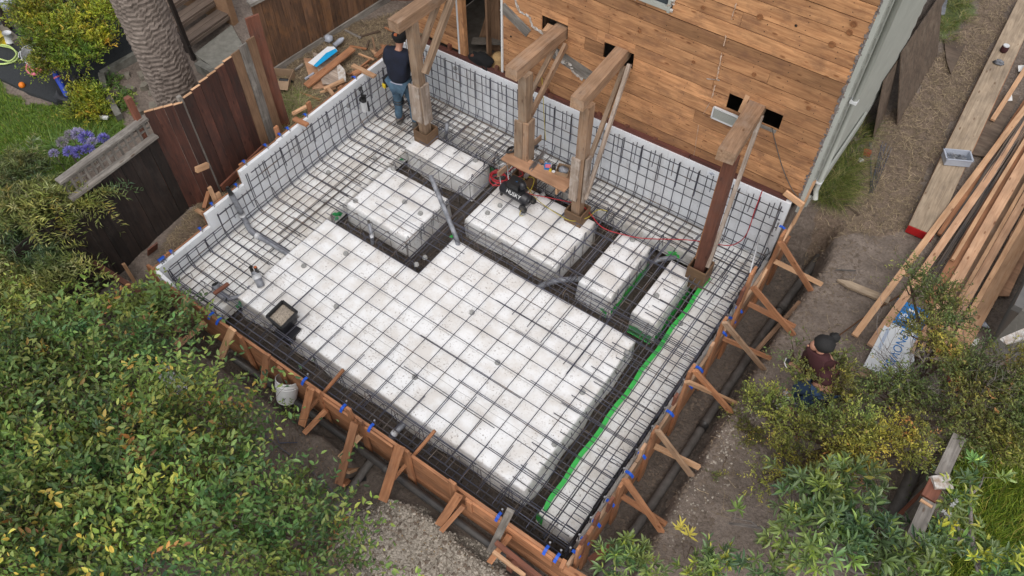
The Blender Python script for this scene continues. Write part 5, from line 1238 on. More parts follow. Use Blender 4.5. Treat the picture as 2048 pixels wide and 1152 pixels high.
a = G(1213, 1115, .02) ; solo(board(Zp(1180, 1122, -.45), Zp(1226, 1088, -.5), .09, .035, 'red_wood', name='offcut'), 'dark board end in the trench at the near right corner', 'offcut')
solo(board(Zp(1510, 705, -.35), Zp(1600, 604, -.10), .06, .04, 'rust_wood', name='offcut'), 'weathered batten lying along the bank of the right trench', 'offcut')

# ================================================================ RIGHT YARD
SXo = SX+.06
# plywood sheets leaning on the side wall
def sheet4(name, pts, mat, label, cat, th=.014, group=None): b = MB(); b.slab(pts, th); return solo(b.build(name, mat), label, cat, group)
GL = 'dark plywood sheets leaning on the side of the house'
for i, (pa, pb_, h, l) in enumerate([((1746, 282), (1772, 228), 1.0, 'narrow dark plywood sheet leaning nearest the house corner'), ((1795, 250), (1880, 110), 1.15, 'broad dark plywood sheet leaning in the middle of the side wall'), ((1843, 90), (1900, -20), 1.25, 'dark plywood sheet leaning farthest back on the side wall')]):
    a = G(*pa, .02); c_ = G(*pb_, .02); c_.z = a.z
    ta = Vector((SXo+.02, a.y+.06, a.z+h)); tc_ = Vector((SXo+.02, c_.y+.04, a.z+h))
    sheet4('plywood_sheet', [a+Vector((-.0, 0, 0)), c_, tc_, ta], 'plywood_dirty', l, 'plywood', group=GL)
flat('concrete_offcut', [(1888, 78), (1932, 88), (1902, 148), (1893, 120)], 'plywood_dirty', .05, .02, 'pale dusty panel lying flat beyond the leaning plywood', 'panel')
flat('wire_mesh', [(1872, -30), (1900, -25), (1890, 28), (1868, 30)], 'pvc_taped', .05, .02, 'dark grey netting heap at the top edge by the side wall', 'netting')
# thin bars lying on the path
t = thing('bar_bundle', 'small fan of dark steel bars lying on the dusty path', 'steel bars', G(1750, 340), 'bundles of loose steel bars')
for x0, y0, x1, y1 in [(1739, 282, 1745, 385), (1742, 286, 1741, 386), (1765, 284, 1738, 388), (1772, 287, 1742, 385), (1778, 292, 1744, 382), (1783, 296, 1748, 380), (1768, 290, 1740, 380)]: bar(G(x0, y0, .04), G(x1, y1, .03), .007, 'rebar', t)
# big laminated timbers
def long_board(px0, py0, px1, py1, w, th, z, mat, label, cat='board', ext=0.0, name='lumber'):
    a = G(px0, py0, z); c_ = G(px1, py1, z); d = (c_-a); c_ = c_+d.normalized()*ext
    return solo(board(a, c_, w, th, mat, name=name), label, cat, 'long boards stacked on the path')
t = thing('timber_beam', 'broad weathered timber beam with a red painted end', 'timber', G(1850, 460)); a = G(1842, 462, .13); c_ = G(2060, 0, .13)
for k in range(3): board(a+Vector((0, 0, -.045*k)), c_+Vector((0, 0, -.045*k)), .36, .043, 'timber_big' if k == 0 else 'form_wood', t, 'plank')
dd = (c_-a).normalized(); s_ = Vector((-dd.y, dd.x, 0)); b = MB(); b.beam(a-dd*.004-s_*.18+Vector((0, 0, -.055)), a-dd*.004+s_*.18+Vector((0, 0, -.055)), .012, .13); b.build('painted_end', 'red_plastic', t)
for i, (x0, y0, x1, y1, w, z, m_, l) in enumerate([
    (1709, 672, 2120, 125, .085, .17, 'fresh_wood', 'pale board reaching farthest towards the woman, lying on the others'),
    (1741, 692, 2100, 176, .10, .09, 'pink_wood', 'pinkish board just right of the farthest reaching one'),
    (1880, 470, 2095, 140, .09, .05, 'form_wood', 'half hidden orange board between timber beam and steel bars'),
    (1862, 610, 2090, 216, .17, .06, 'form_wood', 'orange board next to the steel bar bundle'),
    (1830, 710, 2095, 245, .14, .12, 'pink_wood', 'wide pinkish knotty board right of the orange one'),
    (1852, 712, 2105, 268, .045, .16, 'fresh_wood', 'narrowest pale board in the middle of the stack'),
    (1864, 722, 2120, 272, .10, .11, 'pink_wood', 'dull pink board third from the right of the stack'),
    (1880, 738, 2140, 280, .10, .13, 'fresh_wood', 'yellowish board second from the right of the stack'),
    (1902, 735, 2150, 300, .15, .15, 'fresh_wood', 'broad clean board at the right edge of the stack'),
    (1905, 520, 2100, 200, .05, .13, 'fresh_wood', 'slim board lying on the orange board beside the bars'),
    (1893, 565, 2092, 212, .10, .03, 'timber_big', 'dull grey board lying lowest between the orange board and the wide pinkish one'),
    (1848, 716, 2098, 256, .10, .04, 'beam_tan', 'tan board lowest in the middle of the stack'),
    (1890, 742, 2130, 288, .14, .05, 'pink_wood', 'board underneath the clean broad one at the right'),
    (1760, 668, 2078, 190, .08, .03, 'timber_big', 'weathered board lying beneath the two farthest reaching boards'),
    (1985, 240, 2100, 60, .07, .10, 'fresh_wood', 'short board end showing beside the timber beam')]):
    long_board(x0, y0, x1, y1, w, .036, z, m_, l)
t = thing('bar_bundle', 'long bundle of dark steel bars between the stacked boards', 'steel bars', G(1900, 440), 'bundles of loose steel bars')
for k in range(20):
    f = k/19; a = G(1836+f*48, 548+jt(16)-f*8, .06+.02*random.random()); c_ = G(2060+f*14+jt(6), 200+f*30, .10+.03*random.random()); bar(a, c_, .0068, 'rebar_dull', t)
flat('plywood_piece', [(1972, 590), (2018, 592), (2075, 470), (2024, 462)], 'ply_tan', .08, .018, 'clean tan plywood piece at the right edge under the board ends', 'plywood')
flat('dark_board', [(1924, 305), (1976, 314), (2040, 190), (1990, 190)], 'plywood_dirty', .05, .02, 'dark flat board on the soil under the stack', 'board')
# pointed stake
a = G(1674, 560, .05); c_ = G(1778, 602, .05); solo(board(a, c_, .12, .035, 'timber_big', name='pointed_stake', taper=.16), 'pointed wooden stake lying on the bare path', 'stake')
flat('small_stick', [(1672, 538), (1712, 540), (1712, 542), (1672, 540)], 'grey_pipe', .05, .008, 'short thin rod on the bank of the trench', 'rod')
# clear plastic bin with screws
t = thing('plastic_bin', 'translucent plastic bin full of bolts on the timber beam', 'bin', G(1908, 318, .2)); q = G(1910, 322, .16); Mz = Matrix.Rotation(math.radians(28), 3, 'Z')
hb = .12; 
for o_, dd in (((0, .105, .06), (.36, .008, hb)), ((0, -.105, .06), (.36, .008, hb)), ((.18, 0, .06), (.008, .21, hb)), ((-.18, 0, .06), (.008, .21, hb)), ((0, 0, .004), (.36, .21, .008))): b = MB(); b.box(q+Mz @ Vector(o_), dd, M=Mz); b.build('side', 'bin_plastic', t)
for o_, dd in (((0, .112, .12), (.40, .018, .012)), ((0, -.112, .12), (.40, .018, .012)), ((.19, 0, .12), (.018, .24, .012)), ((-.19, 0, .12), (.018, .24, .012))): b = MB(); b.box(q+Mz @ Vector(o_), dd, M=Mz); b.build('rim', 'bin_plastic', t)
b = MB()
for k in range(60): c_ = q+Mz @ Vector((random.uniform(-.13, .13), random.uniform(-.07, .07), .03+random.uniform(0, .04))); a = random.uniform(0, 3.1); b.tube([c_, c_+Vector((math.cos(a), math.sin(a), jt(.2)))*.07], .005, 5)
solo(b.build('bolts', 'metal', kind='stuff'), 'heap of shiny bolts in the plastic bin', 'bolts')
# heap of things on the timber beam
t = thing('red_jar', 'dark red jar standing on the timber beam', 'jar', G(2006, 103, .2)); b = MB(); b.lathe(G(2006, 103, .155), [(.05, 0), (.06, .02), (.06, .09), (.045, .11)], 14); b.build('body', 'maroon_cloth', t, smooth=True); b = MB(); b.lathe(G(2006, 103, .155)+Vector((0, 0, .11)), [(.05, 0), (.05, .015)], 14); b.build('lid', 'white_metal', t)
b = MB(); b.ball(G(1998, 124, .19), .06, 10, 8, (1.3, .9, .7), nz=.8); solo(b.build('dark_glove', 'pvc_taped', smooth=True), 'dark glove crumpled on the timber beam below the red jar', 'glove')
for x, y, l in [(2043, 137, 'white paper scrap at the right edge beyond the timber beam'), (2018, 196, 'small white scrap by the ends of the long boards')]: flat('paper_scrap', [(x-7, y-6), (x+6, y-7), (x+7, y+5), (x-6, y+6)], 'paper_white', .07, .004, l, 'paper')
b = MB(); q = G(1721, 321, .03); b.lathe(q, [(.045, 0), (.05, .012), (.02, .016)], 16); solo(b.build('plastic_disc', 'paper_white'), 'round white plastic disc on the soil by the grass tufts', 'disc')
b = MB(); b.box(G(1734, 305, .05), (.11, .09, .06), rz=.3, jit=.006); solo(b.build('brick_piece', 'brick_red'), 'broken red brick beside the round white disc', 'brick')
t = thing('plastic_bottle', 'crushed clear bottle in the dry twigs right of the boards', 'bottle', G(1965, 646)); b = MB(); b.tube([G(1950, 638, .05), G(1968, 649, .05), G(1978, 656, .05)], [.035, .04, .012], 10); b.build('body', 'bin_plastic', t, smooth=True)
b = MB(); b.tube(smooth_path([G(x, y, .06) for x, y in [(1695, 405), (1702, 415), (1712, 422), (1718, 430)]]), .02, 6); solo(b.build('rag', 'plywood_dirty'), 'dusty rag lying on the path below the grass', 'rag')
# printed carton of siding
cz = .24
ct = thing('printed_carton', 'long white and blue printed carton on the stacked boards', 'carton', G(1780, 670, cz))
TL, BLc, BR, TR = [Zp(x, y, .14) for x, y in [(1797, 596), (1727, 732), (1822, 750), (1880, 612)]]
u = (BLc-TL); v_ = (TR-TL)-u.normalized()*((TR-TL).dot(u.normalized())); TR = TL+v_; BR = BLc+v_
b = MB(); b.slab([TL, BLc, BR, TR], .07); b.build('body', 'label_white', ct)
def on_c(s, t_, h=.0015): return TL+u*s+v_*t_+Vector((0, 0, h))
b = MB(); b.slab([on_c(.0, .0, .002), on_c(.34, .0, .002), on_c(.34, 1, .002), on_c(0, 1, .002)], .0015); b.build('blue_panel', 'label_blue', ct)
def text(s, size, p, xdir, ydir, mat, parent, name='lettering'):
    cu = bpy.data.curves.new('txt', 'FONT'); cu.body = s; cu.size = size; cu.extrude = .0006; cu.align_x = 'CENTER'; cu.align_y = 'CENTER'
    o = bpy.data.objects.new('txt', cu); COL.objects.link(o); dg = bpy.context.evaluated_depsgraph_get(); me = bpy.data.meshes.new_from_object(o.evaluated_get(dg)); bpy.data.objects.remove(o)
    me.materials.clear(); me.materials.append(MATS[mat]); o = bpy.data.objects.new(name, me); COL.objects.link(o)
    Xv = Vector(xdir).normalized(); Yv = Vector(ydir)-Xv*Xv.dot(Vector(ydir)); Yv.normalize(); Zv = Xv.cross(Yv); M = Matrix((Xv, Yv, Zv)).transposed().to_4x4(); M.translation = p; place(o, M, parent); return o
ud = u.normalized(); vd = v_.normalized()
text('LPNOVA', .155, on_c(.585, .52, .003), ud, -vd if ud.cross(-vd).z > 0 else vd, 'label_blue', ct)
text('30M', .15, on_c(.885, .50, .003), ud, -vd if ud.cross(-vd).z > 0 else vd, 'label_blue', ct)
text('96', .13, on_c(.20, .30, .005), ud, -vd if ud.cross(-vd).z > 0 else vd, 'label_white', ct)
text('D', .11, on_c(.39, .80, .003), ud, -vd if ud.cross(-vd).z > 0 else vd, 'label_blue', ct)
b = MB(); b.slab([on_c(.07, .35, .005), on_c(.10, .35, .005), on_c(.10, .7, .005), on_c(.07, .7, .005)], .001); b.build('white_bar', 'label_white', ct)
b = MB(); c_ = on_c(.22, .62, .005); b.lathe(c_, [(.06, 0), (.06, .001)], 14); b.build('white_patch', 'label_white', ct)
for k in range(4): b = MB(); b.slab([on_c(.42+.012*k, .10+.02*k, .003), on_c(.70+.012*k, .10+.02*k, .003), on_c(.70+.012*k, .105+.02*k, .003), on_c(.42+.012*k, .105+.02*k, .003)], .001); b.build('print_line', 'label_blue', ct)
flat('cardboard_flap', [(1716, 738), (1736, 727), (1765, 735), (1752, 758), (1722, 752)], 'cardboard', .14, .03, 'torn cardboard flap at the near end of the printed carton', 'cardboard')
for x, y, l in [(1945, 683, 'white printed card by the grey building'), (1930, 697, 'crumpled white paper beside the printed card')]: flat('paper_card', [(x-12, y+2), (x-4, y-8), (x+14, y-5), (x+8, y+9)], 'paper_white', .08, .01, l, 'paper')
b = MB(); b.box(G(1911, 758, .08), (.2, .12, .05), rz=.4); solo(b.build('red_cloth', 'red_plastic'), 'bright red cloth glimpsed through the shrub', 'cloth')
# grey neighbouring building, lower right
gA = Zp(1990, 672, .15); gB = Zp(2075, 500, .15); dd = (gB-gA); dd.z = 0; dd.normalize(); nn = Vector((dd.y, -dd.x, 0))
nb = thing('grey_building', 'grey stuccoed building corner with dark roof edge at the right border', 'building', gA)
b = MB(); q = gA-dd*.2; b.prism([(q.x, q.y), (q.x+dd.x*4, q.y+dd.y*4), (q.x+dd.x*4+nn.x*3, q.y+dd.y*4+nn.y*3), (q.x+nn.x*3, q.y+nn.y*3)], -.2, .95); b.build('wall', 'building_grey', nb)
b = MB(); q = gA-dd*.26-nn*.06; b.beam(Vector((q.x, q.y, .99)), Vector((q.x+dd.x*4.1, q.y+dd.y*4.1, .99)), .10, .09); b.build('roof_edge', 'trim_dark_grey', nb)
b = MB(); q = gA-dd*.22+nn*.12; b.beam(Vector((q.x, q.y, 1.02)), Vector((q.x+dd.x*4.1, q.y+dd.y*4.1, 1.02)), .05, .06); b.build('roof_rail', 'building_grey', nb)
b = MB(); b.beam(Zp(2008, 683, 1.25), Zp(2075, 660, 1.30), .12, .05, jit=.02); b.build('chipped_board', 'plaster', nb)
# old fence with capping boards, lower right
of = thing('old_fence', 'old grey fence with capping boards running down beside the lawn', 'fence', G(1850, 1000)); zt = .95
for (x0, y0), (x1, y1), w, m_ in [((1918, 873), (1880, 955), .13, 'grey_wood'), ((1858, 1003), (1812, 1110), .14, 'grey_wood'), ((1874, 962), (1856, 998), .15, 'red_wood')]:
    board(Zp(x0, y0, zt), Zp(x1, y1, zt), w, .04, m_, of, 'cap_board')
q = Zp(1883, 965, zt+.03); b = MB(); b.box(q, (.19, .14, .05), rz=.6, jit=.01); b.build('post_cap', 'plaster', of)
a = Zp(1840, 1000, zt+.02); c_ = Zp(1864, 1015, zt+.02); board(a, c_, .03, .03, 'fresh_wood', of, 'batten')
f0 = Zp(1918, 873, zt); f1 = Zp(1800, 1136, zt); dd = (f1-f0)
for k in range(18): q = f0+dd*(k/17)-Vector((.03, 0, 0)); board(Vector((q.x, q.y, zt-.04)), Vector((q.x, q.y, -.4)), .10, .018, 'grey_wood', of, 'fence_board', up=(1, .3, 0))
board(Zp(1866, 965, zt-.1), Zp(1788, 1040, .1), .05, .05, 'red_wood', of, 'brace'); board(Zp(1815, 1035, .6), Zp(1793, 1080, .55), .06, .05, 'grey_wood', of, 'rail')
b = MB(); b.tube([Zp(1835, 930, .5), Zp(1782, 1040, .05)], .075, 12); solo(b.build('old_log', 'grey_pipe', smooth=True), 'round grey pole leaning on the shaded side of the old fence', 'pole')

# ================================================================ VEGETATION
def unit(v): return v/np.maximum(np.linalg.norm(v, axis=-1, keepdims=True), 1e-9)
TPL = {   # leaf templates: x across, y along the midrib, z out of the blade
 'oval': (np.array([(0, 0, 0), (.42, .35, .10), (.34, .72, .10), (0, 1, -.06), (-.34, .72, .10), (-.42, .35, .10), (0, .5, -.02)]), [(0, 1, 6), (1, 2, 6), (2, 3, 6), (3, 4, 6), (4, 5, 6), (5, 0, 6)]),
 'fold': (np.array([(0, 0, 0), (.45, .5, .14), (0, 1, -.05), (-.45, .5, .14)]), [(0, 1, 2), (0, 2, 3)]),
 'lance': (np.array([(0, 0, 0), (.40, .45, .12), (.30, .75, .03), (0, 1, -.16), (-.30, .75, .03), (-.40, .45, .12), (0, .5, .0)]), [(0, 1, 6), (1, 2, 6), (2, 3, 6), (3, 4, 6), (4, 5, 6), (5, 0, 6)]),
 'blade': (np.array([(-.5, 0, 0), (.5, 0, 0), (.35, .55, .06), (-.35, .55, .06), (0, 1, -.12)]), [(0, 1, 2), (0, 2, 3), (3, 2, 4)]),
}
def leaf_arrays(tpl, P, D, Nn, L, W, tint):
    T, F = TPL[tpl]; D = unit(D); S = unit(np.cross(D, Nn)); Nn = np.cross(S, D)
    n = len(P); k = len(T)
    V = P[:, None]+S[:, None]*(T[None, :, 0:1]*W[:, None, None])+D[:, None]*(T[None, :, 1:2]*L[:, None, None])+Nn[:, None]*(T[None, :, 2:3]*L[:, None, None])
    Fa = (np.array(F)[None]+np.arange(n)[:, None, None]*k).reshape(-1, 3)
    C = np.repeat(tint, k, axis=0)
    return V.reshape(-1, 3), Fa, np.concatenate([C, np.ones((len(C), 1))], 1)
def pick(pal, n, jitter=.18):
    c = np.array([q[0] for q in pal]); w = np.array([q[1] for q in pal], float); w /= w.sum()
    k = RNG.choice(len(pal), n, p=w); return np.clip(c[k]*(1+RNG.normal(0, jitter, (n, 1))), .004, .9)
_LM = {}
def leaf_parts(parent, tpl, P, D, Nn, L, W, tint, mat):
    D = unit(D); S = unit(np.cross(D, Nn)); Nn = np.cross(S, D); T, F = TPL[tpl]
    for i in range(len(P)):
        q = tuple(np.round(tint[i]*12)/12) if False else None
        key = (parent.name, int(i % 7))
        if key not in _LM:
            me = bpy.data.meshes.new('leaf'); r_ = W[i]/L[i]; me.from_pydata([(t[0]*r_, t[1], t[2]) for t in T], [], F); me.materials.append(MATS[mat])
            a = me.color_attributes.new('tint', 'FLOAT_COLOR', 'POINT'); a.data.foreach_set('color', np.tile(np.append(tint[i], 1), len(T)).astype(np.float32)); me.update(); _LM[key] = me
        o = bpy.data.objects.new('leaf', _LM[key]); COL.objects.link(o)
        M = Matrix(((S[i][0], D[i][0], Nn[i][0], P[i][0]), (S[i][1], D[i][1], Nn[i][1], P[i][1]), (S[i][2], D[i][2], Nn[i][2], P[i][2]), (0, 0, 0, 1))) @ Matrix.Scale(float(L[i]), 4)
        o.parent = parent; o.matrix_basis = Matrix.Translation(-WL[parent.name]) @ M
def plant(name, label, cat, root, blobs, n_twig, leaf, pal, llen, lw, per=10, tlen=.45, mat='leaf', mode='twig', up=.35, droop=.25, parts=0, limb='twig_brown', group=None, twr=.0035, shell=.55, limb_r=.035, spread=.75, nup=.9, twig_mat=None, bright=1.5):
    """blobs: (centre, radius) in the place; twigs start in them and carry the leaves"""
    t = thing(name, label, cat, root, group); root = Vector(root)
    # trunk and limbs
    top = root+Vector((0, 0, .25))
    b = MB(); cs = [Vector(c) for c, r in blobs]; mid = sum(cs, Vector())/len(cs); fork = root.lerp(mid, .35); b.tube([root-Vector((0, 0, .1)), root.lerp(fork, .5), fork], [limb_r*1.3, limb_r*1.1, limb_r], 8)
    b.build('trunk', limb, t, smooth=True)
    b = MB()
    for c, r in blobs:
        c = Vector(c); m_ = fork.lerp(c, .5)+Vector((jt(.15), jt(.15), -.12)); b.tube(smooth_path([fork, m_, c+Vector((0, 0, -.1))], 4), [limb_r*(1-.09*k) for k in range(9)], 6)
        for k in range(3): e = c+Vector((jt(r*.8), jt(r*.8), random.uniform(-.1, r*.5))); b.tube([m_.lerp(c, .6), m_.lerp(e, .7)+Vector((0, 0, .03)), e], [limb_r*.4, limb_r*.25, limb_r*.12], 5)
    b.build('limb', limb, t, smooth=True, kind='stuff')
    vol = np.array([r**2 for c, r in blobs]); k = RNG.choice(len(blobs), n_twig, p=vol/vol.sum())
    C = np.array([tuple(c) for c, r in blobs])[k]; R = np.array([r for c, r in blobs])[k]
    dirs = unit(RNG.normal(size=(n_twig, 3))); dirs[:, 2] = np.abs(dirs[:, 2])*.8-.15*(RNG.random(n_twig) < .3)
    O = C+dirs*(R*(RNG.random(n_twig)**shell))[:, None]*np.array([1, 1, .62])
    Td = unit(dirs*spread+RNG.normal(size=(n_twig, 3))*.55+np.array([0, 0, up])); TL_ = tlen*(.5+.8*RNG.random(n_twig))*np.where(RNG.random(n_twig) < .06, 1.9, 1.0)
    pal = [(tuple(min(.75, x*bright) for x in c_), w_) for c_, w_ in pal]
    tintT = pick(pal, n_twig, .15)
    # twig prisms
    tw = np.linspace(0, 1, 4); sag = (tw**2)[None, :, None]*np.array([0, 0, -1])[None, None]*(droop*TL_)[:, None, None]
    path = O[:, None]+Td[:, None]*(tw[None, :, None]*TL_[:, None, None])+sag
    A = unit(np.cross(Td, np.array([.3, .2, 1.]))); B = np.cross(Td, A); ang = np.array([0, 2.09, 4.19]); rr = twr*np.array([1, .8, .6, .3])
    ring = A[:, None, None]*np.cos(ang)[None, None, :, None]+B[:, None, None]*np.sin(ang)[None, None, :, None]
    V = (path[:, :, None]+ring*rr[None, :, None, None]).reshape(-1, 3)
    f = [];
    for s in range(3):
        for q in range(3): f.append((s*3+q, s*3+(q+1) % 3, (s+1)*3+(q+1) % 3, (s+1)*3+q))
    Fa = (np.array(f)[None]+np.arange(n_twig)[:, None, None]*12).reshape(-1, 4)
    mesh('twigs', V, Fa, twig_mat or limb, t, kind='stuff')
    # leaves
    if mode == 'twig':
        s = np.tile(np.linspace(.12, 1.0, per), n_twig); idx = np.repeat(np.arange(n_twig), per)
        s = np.clip(s+RNG.normal(0, .03, len(s)), .02, 1.0)
        P = O[idx]+Td[idx]*(s*TL_[idx])[:, None]+np.stack([0*s, 0*s, -(s**2)*droop*TL_[idx]], 1)
        lat = A[idx]*np.where(np.tile(np.arange(per) % 2, n_twig)[:, None] == 0, 1., -1.)+B[idx]*RNG.normal(0, .5, (len(s), 1))
        D = unit(Td[idx]*.75+lat*.8+RNG.normal(size=(len(s), 3))*.3)
    else:                      # rosettes at the twig tips
        idx = np.repeat(np.arange(n_twig), per); a = np.tile(np.arange(per)*2.4, n_twig)+np.repeat(RNG.random(n_twig)*6, per); ring_ = np.tile(np.arange(per)/per, n_twig)
        P = O[idx]+Td[idx]*(TL_[idx]*(1-.30*ring_))[:, None]
        D = unit((A[idx]*np.cos(a)[:, None]+B[idx]*np.sin(a)[:, None])*(.45+.65*ring_)[:, None]+Td[idx]*(.9-.75*ring_)[:, None]+RNG.normal(size=(len(idx), 3))*.12)
    n = len(P); Nn = unit(np.array([0, 0, nup])+RNG.normal(size=(n, 3))*.5+np.array([.05, -.1, 0]))
    L = llen*(.55+.6*RNG.random(n)); W = lw*(.7+.5*RNG.random(n))*(L/llen)
    tint = np.clip(tintT[idx]*.62+pick(pal, n, .12)*.38, .003, .9)
    f1 = fbm(P[:, 0]*1.9+P[:, 2], P[:, 1]*1.9+5, 3)*2; f2 = fbm(P[:, 0]*2.7+30, P[:, 1]*2.7+P[:, 2]*1.5, 2)*2      # yellower clumps, and darker clumps that paint shaded depth into the crown
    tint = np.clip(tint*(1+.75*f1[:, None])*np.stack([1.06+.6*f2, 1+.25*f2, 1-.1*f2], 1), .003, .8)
    if parts:
        score = (P-np.array(CAM_LOC))@np.array(FW); vis = []
        ordr = np.argsort(score)[:parts*5]; sel = RNG.choice(ordr, min(parts, len(ordr)), replace=False); m_ = np.zeros(n, bool); m_[sel] = True
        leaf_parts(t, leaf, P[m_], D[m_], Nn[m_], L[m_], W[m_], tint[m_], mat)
        P, D, Nn, L, W, tint = P[~m_], D[~m_], Nn[~m_], L[~m_], W[~m_], tint[~m_]
    if not len(P): return t
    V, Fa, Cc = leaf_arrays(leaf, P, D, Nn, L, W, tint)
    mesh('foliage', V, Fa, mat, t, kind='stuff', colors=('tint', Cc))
    return t
def bl(l): return [(Zp(x, y, z), r) for x, y, z, r in l]

PL = [((.060, .115, .026), 5), ((.095, .165, .035), 4), ((.16, .20, .045), 2.6), ((.25, .28, .07), 1.0), ((.36, .26, .05), .25), ((.30, .09, .03), .12), ((.035, .065, .025), 3)]
plant('plum_tree', 'large bushy green tree with broad leaves filling the lower left corner', 'tree', G(120, 1010), bl([(40, 760, 1.0, .75), (180, 735, .9, .65), (270, 745, .6, .42), (60, 950, 1.2, .85), (230, 900, 1.2, .75), (360, 860, 1.0, .55), (400, 815, .5, .28), (120, 1120, 1.3, .85), (320, 1060, 1.3, .75), (470, 1010, 1.0, .5), (560, 1090, .8, .50), (640, 1140, .6, .38), (455, 905, .8, .38), (150, 680, .4, .30), (60, 670, .6, .5), (610, 1020, .4, .25), (-60, 850, 1.2, .8), (-40, 1050, 1.2, .8)]),
      3500, 'oval', PL, .082, .042, per=11, tlen=.66, parts=280, shell=.5, droop=.3, mat='leaf', bright=1.85)
plant('leafy_branch', 'light green leafy branches reaching over the left front corner of the forms', 'shrub', G(300, 700), bl([(310, 600, .30, .16), (398, 622, .40, .09), (300, 640, .3, .3), (370, 660, .2, .14), (250, 600, .3, .14), (200, 620, .3, .18)]),
      200, 'oval', [((.14, .21, .05), 3), ((.09, .14, .045), 3), ((.20, .27, .06), 1)], .085, .045, per=8, tlen=.34, parts=60, mat='leaf')
FE = [((.085, .115, .035), 4), ((.13, .16, .06), 3), ((.20, .18, .055), 1.0), ((.05, .08, .022), 3), ((.22, .25, .15), 1.2)]
plant('feathery_shrub', 'feathery olive green shrub with fine drooping leaves at the left edge', 'shrub', G(100, 480), bl([(30, 360, .8, .34), (10, 470, 1.0, .55), (105, 430, 1.1, .34), (165, 405, 1.2, .16), (90, 550, .9, .32), (0, 600, .8, .45), (195, 395, 1.2, .10), (60, 310, .5, .14), (-60, 400, .9, .55), (85, 395, 1.5, .18), (40, 430, 1.5, .24)]),
      2200, 'fold', FE, .10, .014, per=16, tlen=.38, droop=.7, up=.5, twr=.0022, shell=.45, bright=2.1)
YG = [((.20, .25, .02), 4), ((.13, .18, .018), 4), ((.30, .28, .03), 1.6), ((.07, .11, .015), 2.5), ((.42, .28, .05), .5)]
plant('golden_shrub', 'yellow green shrub on the asphalt left of the palm trunk', 'shrub', G(130, 110), bl([(115, 65, .9, .48), (75, 30, 1.0, .40), (165, 105, .7, .42), (200, 30, .9, .36), (105, 125, .6, .32), (215, 75, .7, .2), (135, -20, 1.0, .5)]),
      2300, 'fold', YG, .062, .026, per=12, tlen=.24, up=.6)
plant('golden_shrub', 'small yellow green shrub at the planter curb beside the blue umbrella', 'shrub', G(180, 225), bl([(178, 195, .25, .26), (195, 225, .12, .2), (165, 222, .12, .16)]), 420, 'fold', YG, .06, .026, per=11, tlen=.2, up=.6)
plant('green_shrub', 'little green shrub among the paving stones by the palm', 'shrub', G(255, 200), bl([(250, 200, .12, .14), (262, 215, .1, .10), (228, 165, .15, .10)]), 110, 'fold', [((.05, .10, .02), 3), ((.12, .17, .03), 2)], .06, .026, per=10, tlen=.16)
# lily of the nile clump
t = thing('purple_agapanthus', 'clump of purple agapanthus flowers behind the lattice fence', 'flowers', G(165, 300))
cols = {'agap': (.26, .24, .62), 'pale': (.45, .42, .62), 'grey': (.36, .34, .36)}
for i, (x, y, k_, r) in enumerate([(155, 268, 'pale', .10), (172, 275, 'agap', .11), (207, 277, 'agap', .085), (138, 303, 'agap', .085), (158, 304, 'agap', .10), (176, 298, 'agap', .085), (108, 307, 'pale', .07), (125, 285, 'grey', .085), (140, 270, 'grey', .08), (185, 285, 'pale', .08)]):
    c = np.array(Zp(x, y, .75)); n = 130; D = unit(RNG.normal(size=(n, 3))); D[:, 2] = np.abs(D[:, 2])-.25; P = c+D*r*.45
    V, Fa, Cc = leaf_arrays('fold', P, D, unit(RNG.normal(size=(n, 3))), np.full(n, r*.75), np.full(n, .020), pick([(cols[k_], 1)], n, .2)); mesh('flower_head', V, Fa, 'leaf', t, colors=('tint', Cc))
    b = MB(); b.tube([Vector(c), Vector(c)-Vector((jt(.05), jt(.05), .6))], .006, 5); b.build('stem', 'palm_bark', t)
def tuft(name, label, centres, n, ln, w, pal, cat='grass', mat='leaf', kind=None, lean=.6, group=None, h=None):
    C = np.array([tuple(c[0]) for c in centres]); R = np.array([c[1] for c in centres]); k = RNG.integers(0, len(C), n)
    a = RNG.random(n)*6.28; rr = R[k]*np.sqrt(RNG.random(n)); P = C[k]+np.stack([np.cos(a)*rr, np.sin(a)*rr, 0*a], 1)
    if h is not None: P[:, 2] = h_full(P[:, 0], P[:, 1])-.01
    d0 = unit(np.stack([np.cos(a+RNG.normal(0, .8, n))*lean, np.sin(a+RNG.normal(0, .8, n))*lean, np.full(n, 1.)+0*a], 1)); L = ln*(.5+.8*RNG.random(n)); tint = pick(pal, n, .2)
    # three jointed strips drooping outward
    S = unit(np.cross(d0, np.array([0, 0, 1.])+RNG.normal(size=(n, 3))*.2)); V = []; seg = 4
    horiz = unit(d0*np.array([1, 1, 0])+1e-6)
    for s in range(seg+1):
        f = s/seg; c = P+d0*(L*f)[:, None]+horiz*(L*f*f*.45)[:, None]-np.array([0, 0, 1])*(L*f*f*.55)[:, None]; ww = w*(1-f*.9)
        V.append(c-S*ww/2); V.append(c+S*ww/2)
    V = np.stack(V, 1).reshape(-1, 3); q = np.array([(2*s, 2*s+1, 2*s+3, 2*s+2) for s in range(seg)]); Fa = (q[None]+np.arange(n)[:, None, None]*(2*seg+2)).reshape(-1, 4)
    C4 = np.concatenate([np.repeat(tint, 2*seg+2, 0), np.ones((n*(2*seg+2), 1))], 1)
    o = mesh(name, V, Fa, mat, colors=('tint', C4), kind=kind); return solo(o, label, cat, group)
b = None
n = 500
tuft('agapanthus_leaves', 'strappy green leaves under the purple agapanthus flowers', [(G(x, y), .12) for x, y in [(150, 300), (175, 295), (200, 290), (120, 300)]], 260, .42, .018, [((.10, .20, .03), 1), ((.16, .24, .05), 1)], 'plant')
GR = [((.20, .22, .045), 3), ((.12, .17, .03), 3), ((.34, .29, .12), 2), ((.07, .11, .02), 2)]
